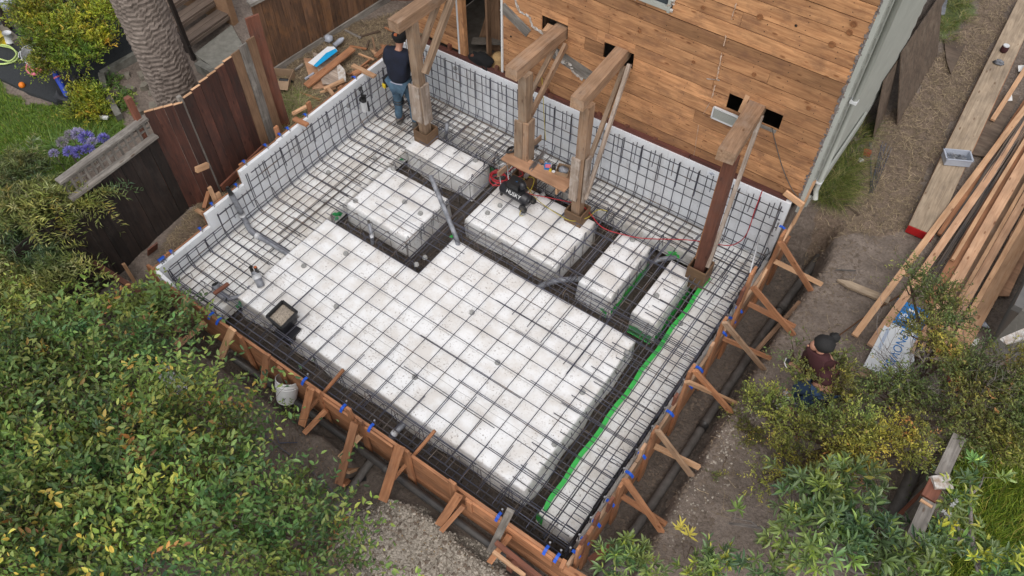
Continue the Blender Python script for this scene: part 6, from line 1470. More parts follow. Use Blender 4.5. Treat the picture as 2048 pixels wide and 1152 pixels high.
tuft('grass_tuft', 'long yellow green grass hanging over the trench beside the house corner', [(G(x, y), .16) for x, y in [(1655, 370), (1672, 345), (1690, 310), (1705, 280), (1650, 395), (1668, 400), (1700, 330), (1690, 375), (1718, 262), (1640, 385), (1660, 360), (1680, 365)]], 1900, .36, .009, GR, group='tufts of long grass')
tuft('grass_tuft', 'dry pale grass tuft hanging in the gap by the stepped left wall', [(G(x, y), .13) for x, y in [(575, 205), (590, 215), (570, 230), (600, 225), (560, 195), (585, 245), (605, 205)]], 900, .34, .009, [((.42, .37, .20), 3), ((.22, .28, .07), 2), ((.32, .27, .15), 2)], group='tufts of long grass')
tuft('grass_tuft', 'small green grass tuft behind the stepped left wall', [(G(x, y), .09) for x, y in [(540, 275), (535, 290), (548, 262)]], 240, .26, .009, [((.18, .22, .05), 3), ((.34, .30, .15), 2)], group='tufts of long grass')
tuft('grass_tuft', 'yellow green grass patch at the top edge beyond the plywood sheets', [(G(x, y), .16) for x, y in [(1905, 10), (1920, 35), (1895, 50), (1890, 75), (1925, 5)]], 900, .16, .008, GR, group='tufts of long grass')
def scatter(poly, n):
    q = np.array([(p.x, p.y) for p in poly]); lo = q.min(0); hi = q.max(0); out = []
    X_ = RNG.uniform(lo[0], hi[0], n*4); Y_ = RNG.uniform(lo[1], hi[1], n*4); m_ = soft(X_, Y_, poly) > .5; X_, Y_ = X_[m_][:n], Y_[m_][:n]
    return np.stack([X_, Y_, h_full(X_, Y_)], 1)
def blades(name, P, ln, w, pal, lean=.5, mat='leaf'):
    n = len(P); a = RNG.random(n)*6.28; D = unit(np.stack([np.cos(a)*lean, np.sin(a)*lean, np.full(n, 1.)], 1)+RNG.normal(size=(n, 3))*.15); Nn = unit(np.stack([np.cos(a), np.sin(a), 0*a+.3], 1))
    V, Fa, Cc = leaf_arrays('blade', P, D, Nn, ln*(.5+.8*RNG.random(n)), np.full(n, w), pick(pal, n, .25)); mesh(name, V, Fa, mat, kind='stuff', colors=('tint', Cc), origin=(0, 0, 0))
lp = [G(*q) for q in [(-250, 100), (0, 165), (60, 196), (115, 215), (170, 236), (228, 232), (250, 262), (150, 345), (60, 470), (-250, 600)]]
blades('lawn_grass', scatter(lp, 26000), .07, .012, [((0.128, 0.217, 0.027), 4), ((0.195, 0.285, 0.038), 3), ((0.300, 0.285, 0.075), 1)])
rp = [G(*q) for q in [(1905, 1010), (1925, 900), (1990, 790), (2060, 720), (2300, 700), (2300, 1400), (1790, 1400), (1850, 1130)]]
blades('meadow_grass', scatter(rp, 26000), .17, .011, [((0.195, 0.285, 0.030), 4), ((0.300, 0.360, 0.045), 3), ((0.420, 0.375, 0.090), 1), ((0.090, 0.165, 0.022), 2)], lean=.9)
def strands(name, P, ln, w, pal):
    """fine dry stems lying on the ground, slightly curved"""
    n = len(P); a = RNG.random(n)*6.28; L = ln*(.4+1.0*RNG.random(n)); cv = RNG.normal(0, .35, n); seg = 3; V = []
    for s in range(seg+1):
        f = s/seg-.5; th = a+cv*f*2; c = P+np.stack([np.cos(th)*L*f, np.sin(th)*L*f, .012+.03*np.abs(np.sin(f*3+a*5))], 1); S = np.stack([-np.sin(th), np.cos(th), 0*th], 1); V += [c-S*w/2, c+S*w/2]
    V = np.stack(V, 1).reshape(-1, 3); q = np.array([(2*s, 2*s+1, 2*s+3, 2*s+2) for s in range(seg)]); Fa = (q[None]+np.arange(n)[:, None, None]*8).reshape(-1, 4)
    C4 = np.concatenate([np.repeat(pick(pal, n, .25), 8, 0), np.ones((n*8, 1))], 1); mesh(name, V, Fa, 'dry_blade', kind='stuff', colors=('tint', C4), origin=(0, 0, 0))
DRY = [((.36, .28, .17), 3), ((.24, .18, .11), 3), ((.16, .12, .08), 2)]
strands('dry_straw', np.concatenate([scatter(strawL, 9000), scatter(strawR, 3500)]), .15, .0045, DRY)
allR = [Vector((x, y, 0)) for x, y in [(6.05, -2.5), (8.8, -2.5), (9.5, 12), (5.9, 12), (5.9, 5), (6.1, 4.9)]]
strands('loose_straw', scatter(allR, 2600), .12, .0035, DRY)
frontP = [Vector((x, y, 0)) for x, y in [(-1.5, -1.5), (6, -1.5), (6, -3.2), (-1.5, -3.2)]]
strands('loose_roots', scatter(frontP, 900), .16, .005, [((.12, .085, .06), 3), ((.22, .16, .11), 1)])
def rocks(name, P, s, mat, jz=.5):
    n = len(P); T = np.array([(1, 0, 0), (-.3, .9, 0), (-.5, -.8, 0), (.1, .1, .8), (.2, -.9, .2)]); F = np.array([(0, 1, 3), (1, 2, 3), (2, 4, 3), (4, 0, 3)])
    a = RNG.random(n)*6.28; sz = s*(.3+RNG.random(n)**3*1.6); c, d = np.cos(a), np.sin(a); V = np.empty((n, 5, 3))
    for i, t_ in enumerate(T): V[:, i, 0] = P[:, 0]+(t_[0]*c-t_[1]*d)*sz; V[:, i, 1] = P[:, 1]+(t_[0]*d+t_[1]*c)*sz; V[:, i, 2] = P[:, 2]+t_[2]*sz-.002
    mesh(name, V.reshape(-1, 3), (F[None]+np.arange(n)[:, None, None]*5).reshape(-1, 3), mat, kind='stuff', origin=(0, 0, 0))
plain('clod', (.17, .13, .10), .95, scale=9, vary=.2); plain('pale_pebble', (.42, .37, .31), .9, scale=9, vary=.2)
bank = [Vector((x, y, 0)) for x, y in [(5.5, -2.2), (6.7, -2.2), (6.7, 5.4), (5.5, 5.4)]]
rocks('soil_clods', np.concatenate([scatter(bank, 3500), scatter(frontP, 2600), scatter(allR, 2500)]), .022, 'clod')
rocks('gravel_spill', np.concatenate([scatter(pourP, 5200), scatter(pourR, 700)]), .013, 'pale_pebble')
pitP = [Vector((x, y, 0)) for x, y in [(-1.3, -1.1), (5.45, -1.1), (5.45, 4.3), (-1.3, 4.3)]]
rocks('pit_clods', scatter(pitP, 6000), .016, 'wet_soil')
# small fallen leaves
n = 1500; P = scatter(frontP, n); D = unit(RNG.normal(size=(n, 3))*np.array([1, 1, .15])); V, Fa, Cc = leaf_arrays('fold', P+np.array([0, 0, .008]), D, unit(np.array([0, 0, 1])+RNG.normal(size=(n, 3))*.3), np.full(n, .035), np.full(n, .016), pick([((.20, .13, .07), 3), ((.10, .07, .045), 3), ((.30, .2, .08), 1)], n)); mesh('fallen_leaves', V, Fa, 'leaf', kind='stuff', colors=('tint', Cc), origin=(0, 0, 0))

# right hand shrubs
OL = [((.085, .105, .028), 4), ((.13, .15, .035), 3), ((.20, .20, .04), 1.6), ((.05, .07, .02), 3), ((.34, .16, .07), .22)]
plant('olive_shrub', 'dull olive shrub standing over the near end of the stacked boards', 'shrub', G(1840, 790), bl([(1868, 600, 1.3, .26), (1825, 550, 1.3, .13), (1850, 660, 1.2, .24), (1905, 640, 1.2, .18), (1890, 720, 1.0, .25), (1800, 770, .8, .18)]), 560, 'fold', OL, .044, .020, per=12, tlen=.24, up=.5, bright=1.8)
plant('olive_shrub', 'wide dull green shrub spreading between the grey building and the old fence', 'shrub', G(1980, 850), bl([(1960, 800, .9, .5), (2040, 760, 1.0, .45), (1880, 840, .8, .4), (1980, 880, .7, .35), (1790, 790, .7, .3), (2060, 850, .9, .4), (1930, 740, .9, .3), (1740, 790, .6, .22)]), 1300, 'fold', OL, .046, .020, per=12, tlen=.26, up=.5, bright=1.75)
OY = [((.20, .21, .035), 4), ((.13, .15, .03), 3), ((.28, .26, .05), 1.5), ((.06, .08, .02), 2), ((.38, .16, .06), .15)]
plant('yellow_shrub', 'yellowish small leaved shrub below the crouching woman', 'shrub', G(1680, 900), bl([(1540, 805, .5, .17), (1580, 845, .6, .24), (1640, 850, .7, .22), (1700, 860, .8, .28), (1745, 880, .8, .22), (1790, 860, .8, .16), (1820, 900, .8, .2), (1700, 925, .6, .25), (1570, 905, .3, .17), (1610, 950, .3, .18), (1530, 960, .3, .13), (1500, 800, .4, .10)]), 900, 'fold', OY, .044, .020, per=12, tlen=.24, up=.5, bright=2.0)
plant('plum_shrub', 'thin olive shrub growing in front of the crouching woman', 'shrub', G(1650, 800), bl([(1640, 730, .95, .17), (1600, 745, .85, .14), (1680, 745, .9, .18), (1655, 790, .7, .2), (1590, 700, .9, .08), (1700, 790, .7, .16), (1545, 830, .4, .14), (1680, 715, .95, .08)]), 250, 'fold', OL, .046, .020, per=12, tlen=.2, up=.5)
# bare grey branches
t = thing('bare_bush', 'bare grey twiggy bush in front of the printed carton', 'bush', G(1830, 830)); b = MB(); random.seed(21)
def twig(p, d, L, r, depth):
    q = [p]; dd = Vector(d)
    for s in range(4): dd = (dd+Vector((jt(.22), jt(.22), jt(.15)))).normalized(); q.append(q[-1]+dd*L/4)
    b.tube(q, [r, r*.85, r*.7, r*.55, r*.35], 4, cap=False)
    if depth:
        for k in range(4 if depth > 1 else 5): i = random.choice([1, 2, 3, 4]); twig(q[i], (dd+Vector((jt(.9), jt(.9), jt(.5)))).normalized(), L*random.uniform(.45, .7), r*.55, depth-1)
c0 = G(1835, 840)
for k in range(11): a = k*.6; twig(c0+Vector((0, 0, .1)), Vector((math.cos(a)*.6-.1, math.sin(a)*.6+.3, .95)).normalized(), random.uniform(.7, 1.0), .012, 3)
b.build('branches', 'twig_grey', t, kind='stuff')
# large leaved shrubs at the lower edge
CI = [((.09, .135, .055), 4), ((.12, .18, .06), 3), ((.19, .28, .05), 1.6), ((.05, .10, .04), 2.5), ((.42, .40, .05), .3)]
plant('loquat_shrub', 'big leaved green shrub at the bottom edge left of the old fence', 'shrub', G(1680, 1120), bl([(1640, 1000, 1.0, .26), (1590, 1030, 1.0, .22), (1630, 1090, 1.0, .30), (1730, 1080, 1.0, .30), (1700, 990, .9, .26), (1530, 1130, .6, .18), (1790, 1130, .9, .26), (1462, 1040, .8, .05), (1600, 960, .8, .12)]),
      250, 'lance', CI, .135, .040, per=12, tlen=.22, mat='leaf_glossy', mode='whorl', up=.8, parts=280, limb='twig_grey', twr=.005)
plant('loquat_shrub', 'small big leaved shrub at the bottom edge by the near right corner of the forms', 'shrub', G(1250, 1140), bl([(1248, 1115, .1, .15), (1290, 1140, .1, .10), (1235, 1145, .1, .12)]), 46, 'lance', CI, .12, .036, per=12, tlen=.2, mat='leaf_glossy', mode='whorl', up=.9, parts=90, limb='twig_grey', twr=.005)
plant('yellow_sprig', 'single sprig with a star of pale yellow leaves near the bottom edge', 'plant', G(1390, 1100), bl([(1368, 1078, .0, .03)]), 2, 'lance', [((.36, .38, .10), 1)], .12, .030, per=12, tlen=.10, mode='whorl', up=1.2, limb='twig_brown', limb_r=.006, parts=24)
plant('loquat_shrub', 'low leafy shrub between the yellow sprig and the bottom edge', 'shrub', G(1400, 1150), bl([(1400, 1140, .2, .14), (1440, 1130, .3, .10)]), 40, 'lance', CI, .11, .034, per=11, tlen=.16, mat='leaf_glossy', mode='whorl', up=.9, limb='twig_grey', parts=60)
t5 = plant('flowering_shrub', 'bright green shrub with yellow tips and white flowers beside the old fence cap', 'shrub', G(1950, 1100), bl([(1905, 1000, .8, .16), (1950, 960, .8, .12), (1870, 1090, .7, .2), (1960, 1120, .6, .2), (2030, 1150, .6, .14), (1870, 1030, .7, .09)]), 100, 'lance', CI+[((.50, .48, .04), 1.6)], .12, .036, per=12, tlen=.2, mat='leaf_glossy', mode='whorl', up=.9, limb='twig_grey', parts=160)
for i, (x, y) in enumerate([(1906, 1010), (1888, 1025), (1899, 1030), (1912, 1002)]):
    c = np.array(Zp(x, y, 1.02)); n = 14; D = unit(RNG.normal(size=(n, 3))+np.array([0, 0, .6])); V, Fa, Cc = leaf_arrays('fold', np.tile(c, (n, 1)), D, unit(RNG.normal(size=(n, 3))), np.full(n, .035), np.full(n, .018), np.full((n, 3), .72)); mesh('flower', V, Fa, 'leaf', t5, colors=('tint', Cc))
for i, (x, y, l) in enumerate([(1465, 1015, 'loose green sprout'), (1480, 980, 'x')]): pass
plant('weed', 'small green weeds in the soil before the front forms', 'weed', G(620, 1000), bl([(580, 830, -.35, .08), (600, 965, -.3, .14), (640, 1010, -.3, .14), (570, 995, -.3, .1), (690, 1000, -.3, .06)]), 90, 'oval', [((.09, .16, .04), 1), ((.13, .2, .05), 1)], .05, .03, per=8, tlen=.14, limb_r=.008)
plant('weed', 'sparse weeds on the bank above the near end of the right trench', 'weed', G(1440, 950), bl([(1470, 830, -.1, .10), (1500, 870, -.1, .14), (1425, 950, -.1, .05), (1500, 790, -.05, .12)]), 130, 'fold', OL, .04, .018, per=9, tlen=.14, limb_r=.006)

# ================================================================ TOOLS AND COMPRESSOR
# tool shelf between the second and third props
sz = .50
s0 = Zp(1012, 312, sz); s1 = Zp(1138, 374, sz)
t = thing('tool_shelf', 'plank shelf with tools fixed between the second and third props', 'shelf', (s0+s1)/2)
board(s0+Vector((-.02, .02, 0)), s1+Vector((.0, .0, 0)), .25, .022, 'ply_tan', t, 'plank')
board(Zp(996, 349, sz-.07), Zp(1082, 275, sz-.07), .03, .10, 'beam_tan', t, 'bearer'); board(Zp(1112, 384, sz-.07), Zp(1140, 350, sz-.07), .03, .10, 'fresh_wood', t, 'bearer')
def onS(x, y, dz=.014): return Zp(x, y, sz+dz)
t = thing('power_saw', 'black reciprocating saw lying at the left end of the tool shelf', 'power tool', onS(1040, 298)); b = MB()
pa, pb_ = onS(1022, 300, .05), onS(1068, 294, .05); d = (pb_-pa)
b.tube([pa+d*.2, pa+d*.55, pa+d*.9, pb_+d*.2], [.042, .045, .032, .012], 10); b.build('body', 'black_plastic', t, smooth=True)
b = MB(); b.tube(smooth_path([pa+d*.25+Vector((0, .05, 0)), pa-d*.05+Vector((-.02, .06, 0)), pa-d*.15, pa-d*.02+Vector((0, -.06, 0)), pa+d*.25+Vector((0, -.05, 0))]), .018, 8); b.build('handle', 'black_rubber', t, smooth=True)
b = MB(); b.tube([pb_+d*.15, pb_+d*.55], .006, 6); b.build('blade', 'metal', t)
b = MB(); b.box(pa+d*.3+Vector((0, 0, .045)), (.03, .02, .01)); b.build('red_label', 'red_plastic', t)
t = thing('tie_wire_bundle', 'bundle of long grey wire ties across the tool shelf', 'wire ties', onS(1070, 320)); b = MB(); random.seed(3)
for k in range(16): a = onS(1050+jt(4), 348+jt(4), .03+random.random()*.02)+Vector((0, 0, -.06)); c_ = onS(1090+jt(5), 300+jt(5), .04+random.random()*.03); b.tube([a, a.lerp(c_, .5)+Vector((jt(.01), jt(.01), .01)), c_], .004, 5)
b.build('wires', 'metal', t, kind='stuff')
t = thing('screw_box', 'pink and blue box standing on the tool shelf', 'box', onS(1095, 332)); b = MB(); b.box(onS(1095, 333, .04), (.09, .08, .065), rz=.5); b.build('body', 'label_blue', t); b = MB(); b.box(onS(1096, 332, .072), (.075, .065, .008), rz=.5); b.build('top', 'pink_plastic', t)
t = thing('drink_can', 'black can standing between the two boxes on the shelf', 'can', onS(1107, 343)); b = MB(); b.lathe(onS(1107, 343, 0), [(.028, 0), (.031, .01), (.031, .11), (.026, .12)], 14); b.build('body', 'black_plastic', t, smooth=True); b = MB(); b.lathe(onS(1107, 343, .12), [(.026, 0), (.026, .004)], 14); b.build('lid', 'white_metal', t)
solo((lambda b: (b.box(onS(1101, 340, .03), (.035, .03, .04), rz=.3), b.build('yellow_tape', 'yellow_plastic'))[1])(MB()), 'small yellow tape roll beside the black can', 'tape roll')
t = thing('nail_carton', 'open brown carton with a bag of nails at the right end of the shelf', 'carton', onS(1125, 345)); q = onS(1126, 346, 0); Mz = Matrix.Rotation(.3, 3, 'Z')
for o_, dd in (((0, .08, .05), (.18, .006, .10)), ((0, -.08, .04), (.18, .006, .08)), ((.09, 0, .05), (.006, .16, .10)), ((-.09, 0, .05), (.006, .16, .10)), ((0, 0, .004), (.18, .16, .006))): b = MB(); b.box(q+Mz @ Vector(o_), dd, M=Mz); b.build('side', 'cardboard', t)
b = MB(); b.ball(q+Vector((0, 0, .06)), .075, 12, 8, (1.0, .9, .7), nz=.6); solo(b.build('nail_bag', 'pvc_taped', smooth=True), 'dark shiny bag of nails in the brown carton', 'bag')
b = MB(); b.ball(onS(1083, 322, .03), .04, 10, 8, (1.2, .8, .6), nz=.7); solo(b.build('leather_pouch', 'rust_wood', smooth=True), 'small brown pouch beside the pink and blue box', 'pouch')

# air compressor on block 3, standing on the mat
t = thing('air_compressor', 'black air compressor with red hose standing on the bars', 'air compressor', Zp(1035, 400, .01))
c0 = Zp(1010, 375, .15); c1 = Zp(1050, 398, .15); d = (c1-c0).normalized(); c0 = c0-d*.03; c1 = c1+d*.05; s_ = Vector((-d.y, d.x, 0))
b = MB(); b.tube([c0-d*.04, c0-d*.025, c0, c1, c1+d*.025, c1+d*.04], [.03, .075, .095, .095, .075, .03], 20); b.build('tank', 'black_plastic', t, smooth=True)
m_ = c0.lerp(c1, .5)
b = MB(); b.box(m_+s_*.02+Vector((0, 0, .105)), (.30, .17, .03), rz=math.atan2(d.y, d.x)); b.box(m_+s_*.03-d*.02+Vector((0, 0, .17)), (.20, .17, .12), rz=math.atan2(d.y, d.x), jit=.006); b.build('shroud', 'black_rubber', t)
b = MB(); b.lathe(m_+s_*.05+d*.09+Vector((0, 0, .12)), [(.06, 0), (.065, .05), (.05, .11), (.02, .13)], 14); b.build('pump', 'black_plastic', t, smooth=True)
b = MB(); b.tube([c0-d*.05+Vector((0, 0, .0)), c0-d*.09+s_*.02+Vector((0, 0, .18)), c0-d*.12+s_*.04+Vector((0, 0, .33)), c0-d*.06+s_*.08+Vector((0, 0, .38)), c0-d*.02+s_*.12+Vector((0, 0, .33)), c0+s_*.12+Vector((0, 0, .1))], .010, 8); b.build('handle', 'metal', t, smooth=True)
R = Matrix((s_, d, Vector((0, 0, 1)))).transposed()
for k, q in enumerate((c1-s_*.115+Vector((0, 0, -.085)), c1+s_*.115+Vector((0, 0, -.085)))):
    wh = MB(); M = Matrix((d, Vector((0, 0, 1)), -s_)).transposed(); wh.lathe(q-s_*-.0, [(.045, -.018), (.068, -.018), (.072, 0), (.068, .018), (.045, .018)], 20, M); w_ = wh.build('wheel', 'black_rubber', t, smooth=False); h_ = MB(); h_.lathe(q, [(.040, -.020), (.040, .020)], 8, M); h_.build('hub', 'grey_pipe', w_)
b = MB(); b.box(c0-s_*.05+Vector((0, 0, -.11)), (.03, .03, .06)); b.box(c0+s_*.05+Vector((0, 0, -.11)), (.03, .03, .06)); b.build('foot', 'black_rubber', t)
g = Vector((-s_.x, -s_.y, 0)); fdir = (g*.8+Vector((0, 0, .6))).normalized()
text('HUSKY', .085, m_+fdir*.0975+d*.02, d, Vector((0, 0, .8))-g*.6, 'paper_white', t)
q = m_+s_*.03+Vector((0, 0, .232)); text('III', .04, q, d, s_, 'label_blue', t, 'emblem')
# red hose: coil on the handle and line across the mat
t = thing('air_hose', 'red air hose coiled left of the compressor and trailing along the back', 'hose', Zp(985, 350, .2)); b = MB(); cc = Zp(998, 352, .22); random.seed(9)
pts = [cc+Vector((math.cos(a)*(.13+.03*math.sin(a*.37)), math.sin(a)*(.11+.03*math.cos(a*.53)), .03*math.sin(a*1.3)-.015*a/6)) for a in np.arange(0, 6.28*5, .35)]
b.tube(pts, .0075, 6); b.build('coil', 'red_hose', t, smooth=True)
b = MB(); P_ = [Zp(1015, 352, .25), Zp(1030, 365, .22), Zp(1052, 385, .10), Zp(1085, 393, .03), Zp(1120, 400, .03), Zp(1160, 410, .14), Zp(1178, 425, .05), Zp(1205, 455, .03), Zp(1250, 470, .03), Zp(1290, 477, .03), Zp(1360, 479, .03), Zp(1395, 482, .05), Zp(1430, 488, .05), Zp(1465, 490, .0), Yp(1492, 470, 4.1), Yp(1510, 420, 4.15), Yp(1525, 380, 4.2)]
b.tube(smooth_path(P_), .0075, 6); b.build('line', 'red_hose', t, smooth=True)
b = MB(); b.tube(smooth_path([Zp(1015, 345, .28), Zp(1030, 335, .3), Zp(1045, 350, .25), Zp(1000, 365, .2), Zp(985, 372, .15)]), .0075, 6); b.build('line', 'red_hose', t, smooth=True)
cable('extension_lead', smooth_path([Zp(1048, 355, .22), Zp(1050, 368, .12), Zp(1063, 385, .05), Zp(1075, 400, .03), Zp(1110, 425, .03), Zp(1145, 442, .03), Zp(1175, 435, .03), Zp(1195, 420, .03), Zp(1215, 422, .03)]), .0055, 'yellow_cord', 'yellow power cord running from the compressor past the post box', 'cord')
cable('extension_lead', smooth_path([Zp(1048, 355, .22), Zp(1065, 355, .2), Zp(1066, 370, .1), Zp(1040, 425, .03), Zp(1046, 432, .03)]), .0055, 'yellow_cord', 'yellow power cord looping behind the compressor', 'cord')
cable('extension_lead', smooth_path([Yp(1083, 145, 4.38), Yp(1086, 190, 4.25), Yp(1088, 230, 4.2), Yp(1091, 280, 4.15)]), .0055, 'yellow_cord', 'yellow green cord hanging from the house behind the second prop', 'cord')
# mixer handles / black charger hanging on the left cage
t = thing('hanging_sprayer', 'white and black tool case hanging on the left wall cage by a strap', 'tool case', Xp(728, 205, LW+.12)); q = Xp(729, 212, LW+.13); b = MB(); b.box(q, (.07, .09, .20), jit=.006); b.build('case', 'white_metal', t)
b = MB(); b.tube([q+Vector((0, 0, .10)), q+Vector((.0, .02, .30)), q+Vector((-.03, .0, .36)), q+Vector((0, -.02, .3)), q+Vector((0, -.03, .10))], .012, 6); b.ball(q+Vector((0, 0, .15)), .06, 10, 6, nz=.8); b.ball(q+Vector((-.02, 0, .34)), .035, 8, 6, nz=.8); b.build('strap', 'black_rubber', t); b = MB(); b.box(q+Vector((.03, .05, -.02)), (.03, .03, .18), jit=.01); b.build('black_side', 'black_plastic', t)

# black tub full of gravel mix in the notch of the big block
t = thing('gravel_tub', 'black tub full of grey gravel mix resting on the bars of the big block', 'tub', Zp(565, 640, .0)); zt = .17
C4 = [Zp(x, y, zt) for x, y in [(533, 633), (565, 602), (594, 624), (562, 657)]]; c_ = sum(C4, Vector())/4
b = MB(); n4 = 4; top = C4; bot = [c_+(q-c_)*.78-Vector((0, 0, .22)) for q in C4]; ins = [c_+(q-c_)*.90 for q in C4]; inb = [c_+(q-c_)*.88-Vector((0, 0, .04)) for q in C4]
b.add(top+bot+ins+inb, [(0, 1, 5, 4), (1, 2, 6, 5), (2, 3, 7, 6), (3, 0, 4, 7), (7, 6, 5, 4), (0, 8, 9, 1), (1, 9, 10, 2), (2, 10, 11, 3), (3, 11, 8, 0), (8, 12, 13, 9), (9, 13, 14, 10), (10, 14, 15, 11), (11, 15, 12, 8)]); b.build('body', 'black_plastic', t)
b = MB()
for i in range(4): a = C4[i]; e = C4[(i+1) % 4]; b.beam(a, e, .03, .022)
b.build('rim', 'black_rubber', t)
V_ = []; F_ = []
for i in range(13):
    for j in range(13): u, w = i/12, j/12; q = (inb[0].lerp(inb[1], u)).lerp(inb[3].lerp(inb[2], u), w); V_.append((q.x, q.y, q.z+.03*math.sin(math.pi*u)*math.sin(math.pi*w)+.006*mnoise.noise(q*40)))
for i in range(12):
    for j in range(12): F_.append((i*13+j, (i+1)*13+j, (i+1)*13+j+1, i*13+j+1))
mesh('gravel', V_, F_, 'gravel_mix', t)
b = MB(); c2 = Zp(578, 668, -.1); b.box(c2, (.22, .22, .10), rz=.1, jit=.01); b.box(c2+Vector((0, 0, .055)), (.25, .25, .02), rz=.1); solo(b.build('empty_tub', 'black_plastic'), 'empty black tub stacked below the gravel tub', 'tub')

# white bucket leaning on the front form
bt = Zp(575, 757, -.20); bb = Zp(573, 800, -.50); ax = (bt-bb).normalized()
t = thing('white_bucket', 'white plastic bucket leaning against the front form', 'bucket', bb); L = (bt-bb).length; sd = ax.cross(Vector((1, 0, 0))).normalized(); M = Matrix((sd.cross(ax).normalized(), sd, ax)).transposed()
if M.determinant() < 0: M = Matrix((-sd.cross(ax).normalized(), sd, ax)).transposed()
b = MB(); b.lathe(bb, [(.125, 0), (.130, .02), (.148, L*.62), (.150, L)], 28, M, cap=False); b.lathe(bb, [(.125, 0), (.01, .0)], 28, M, cap=False); b.build('body', 'bucket_white', t, smooth=True)
b = MB(); b.lathe(bb, [(.144, L), (.138, L*.6), (.120, .02), (.01, .02)], 28, M, cap=False); b.build('inside', 'bucket_inside', t, smooth=True)
for h_ in (L*.70, L*.80, L*.97): b = MB(); b.lathe(bb, [(.149, h_-.012), (.158, h_-.008), (.158, h_+.008), (.149, h_+.012)], 28, M, cap=False); b.build('rim_ring', 'bucket_white', t, smooth=True)
b = MB(); fr_ = (CAM_LOC-bb); fr_ = (fr_-ax*fr_.dot(ax)).normalized(); q = bb+ax*L*.3+fr_*.139
text('Y', .07, q+ax.cross(fr_)*-.03+fr_*.006, fr_.cross(ax)*-1, ax, 'black_rubber', t, 'scribble')
# white scrap seen through the tree
b = MB(); random.seed(4)
for k in range(26): q = Zp(335+jt(48), 757+jt(9), 1.35+jt(.1)); b.box(q, (.05, .012, .004), rz=random.uniform(0, 3), jit=.008)
b = MB(); q = G(335, 758, .02); b.box(G(340, 757, .05), (.62, .20, .02), rz=-.15, jit=.01); solo(b.build('white_sheet', 'label_white'), 'white sheet lying on the ground glimpsed through the tree', 'sheet')
# loose bars on the soil in front
t = thing('bar_bundle', 'bent thin bars lying on the soil beside the white bucket', 'steel bars', G(600, 900), 'bundles of loose steel bars')
b = MB(); b.tube(smooth_path([G(x, y, .03) for x, y in [(510, 855), (560, 895), (620, 940), (700, 1015)]]), .008, 6); b.build('bar', 'rebar', t, smooth=True); b = MB(); b.tube([G(547, 838, .03), G(553, 872, .03), G(558, 886, .03), G(595, 885, .03)], .008, 6); b.build('bar', 'rebar', t, smooth=True)
cable('bar_rod', [G(1605, 725, .04), G(1720, 640, .04), G(1800, 590, .05)], .008, 'rust_steel', 'thin rusty bar lying beside the pale board end', 'steel bar')
t = thing('bar_bundle', 'two dark bars lying under the yellowish shrub', 'steel bars', G(1570, 910), 'bundles of loose steel bars'); 
for x0, y0, x1, y1 in [(1545, 930, 1590, 890), (1556, 933, 1598, 893), (1566, 936, 1604, 900)]: bar(G(x0, y0, .04), G(x1, y1, .04), .008, 'rebar', t)

# ================================================================ PEOPLE
def skin_mesh(name, J, E_, mat, parent, sub=2):
    """J: joint -> (pos, radius); E_: bones; grown with a Skin modifier and baked to one mesh"""
    names = list(J); me = bpy.data.meshes.new(name); me.from_pydata([tuple(J[k][0]) for k in names], [(names.index(a), names.index(c)) for a, c in E_], []); o = bpy.data.objects.new(name, me); COL.objects.link(o)
    m1 = o.modifiers.new('s', 'SKIN'); sv = me.skin_vertices[0].data
    for i, k in enumerate(names): r = J[k][1]; sv[i].radius = (r, r) if not isinstance(r, tuple) else r; sv[i].use_root = (i == 0)
    m2 = o.modifiers.new('u', 'SUBSURF'); m2.levels = sub; m2.render_levels = sub
    dg = bpy.context.evaluated_depsgraph_get(); nm = bpy.data.meshes.new_from_object(o.evaluated_get(dg)); bpy.data.objects.remove(o)
    nm.materials.clear(); nm.materials.append(MATS[mat]); nm.polygons.foreach_set('use_smooth', [True]*len(nm.polygons))
    if mat != 'skin':            # cloth folds
        for v in nm.vertices: q = v.co; v.co = q+v.normal*(.011*mnoise.noise(q*13)+.006*mnoise.noise(q*31+Vector((5, 1, 2))))
    r = bpy.data.objects.new(name, nm); COL.objects.link(r); place(r, Matrix.Identity(4), parent); return r
def hand(J, E_, wrist, wn, dirv, palmn, side, s=1.0, curl=.5):
    """palm plus four unequal fingers and a thumb, chained from the wrist joint"""
    d = Vector(dirv).normalized(); n = Vector(palmn).normalized(); l = d.cross(n).normalized()*side
    w = Vector(wrist); J[wn+'_p'] = (w+d*.045*s, .030*s); E_.append((wn, wn+'_p'))
    for k, (off, ln) in enumerate(((.030, .075), (.010, .085), (-.010, .080), (-.029, .062))):
        a = w+d*.085*s+l*off*s; c1 = a+(d*math.cos(curl)-n*math.sin(curl))*ln*.5*s; c2 = c1+(d*math.cos(curl*2)-n*math.sin(curl*2))*ln*.5*s
        for nm_, p_, r_ in (('a', a, .0105), ('b', c1, .009), ('c', c2, .007)): J['%s_%d%s' % (wn, k, nm_)] = (p_, r_*s)
        E_ += [(wn+'_p', '%s_%da' % (wn, k)), ('%s_%da' % (wn, k), '%s_%db' % (wn, k)), ('%s_%db' % (wn, k), '%s_%dc' % (wn, k))]
    a = w+d*.035*s+l*.032*s; c1 = a+(d*.6+l*.7-n*.3).normalized()*.035*s; c2 = c1+(d*.9+l*.2-n*.4).normalized()*.03*s
    for nm_, p_, r_ in (('a', a, .012), ('b', c1, .010), ('c', c2, .008)): J[wn+'_t'+nm_] = (p_, r_*s)
    E_ += [(wn+'_p', wn+'_ta'), (wn+'_ta', wn+'_tb'), (wn+'_tb', wn+'_tc')]

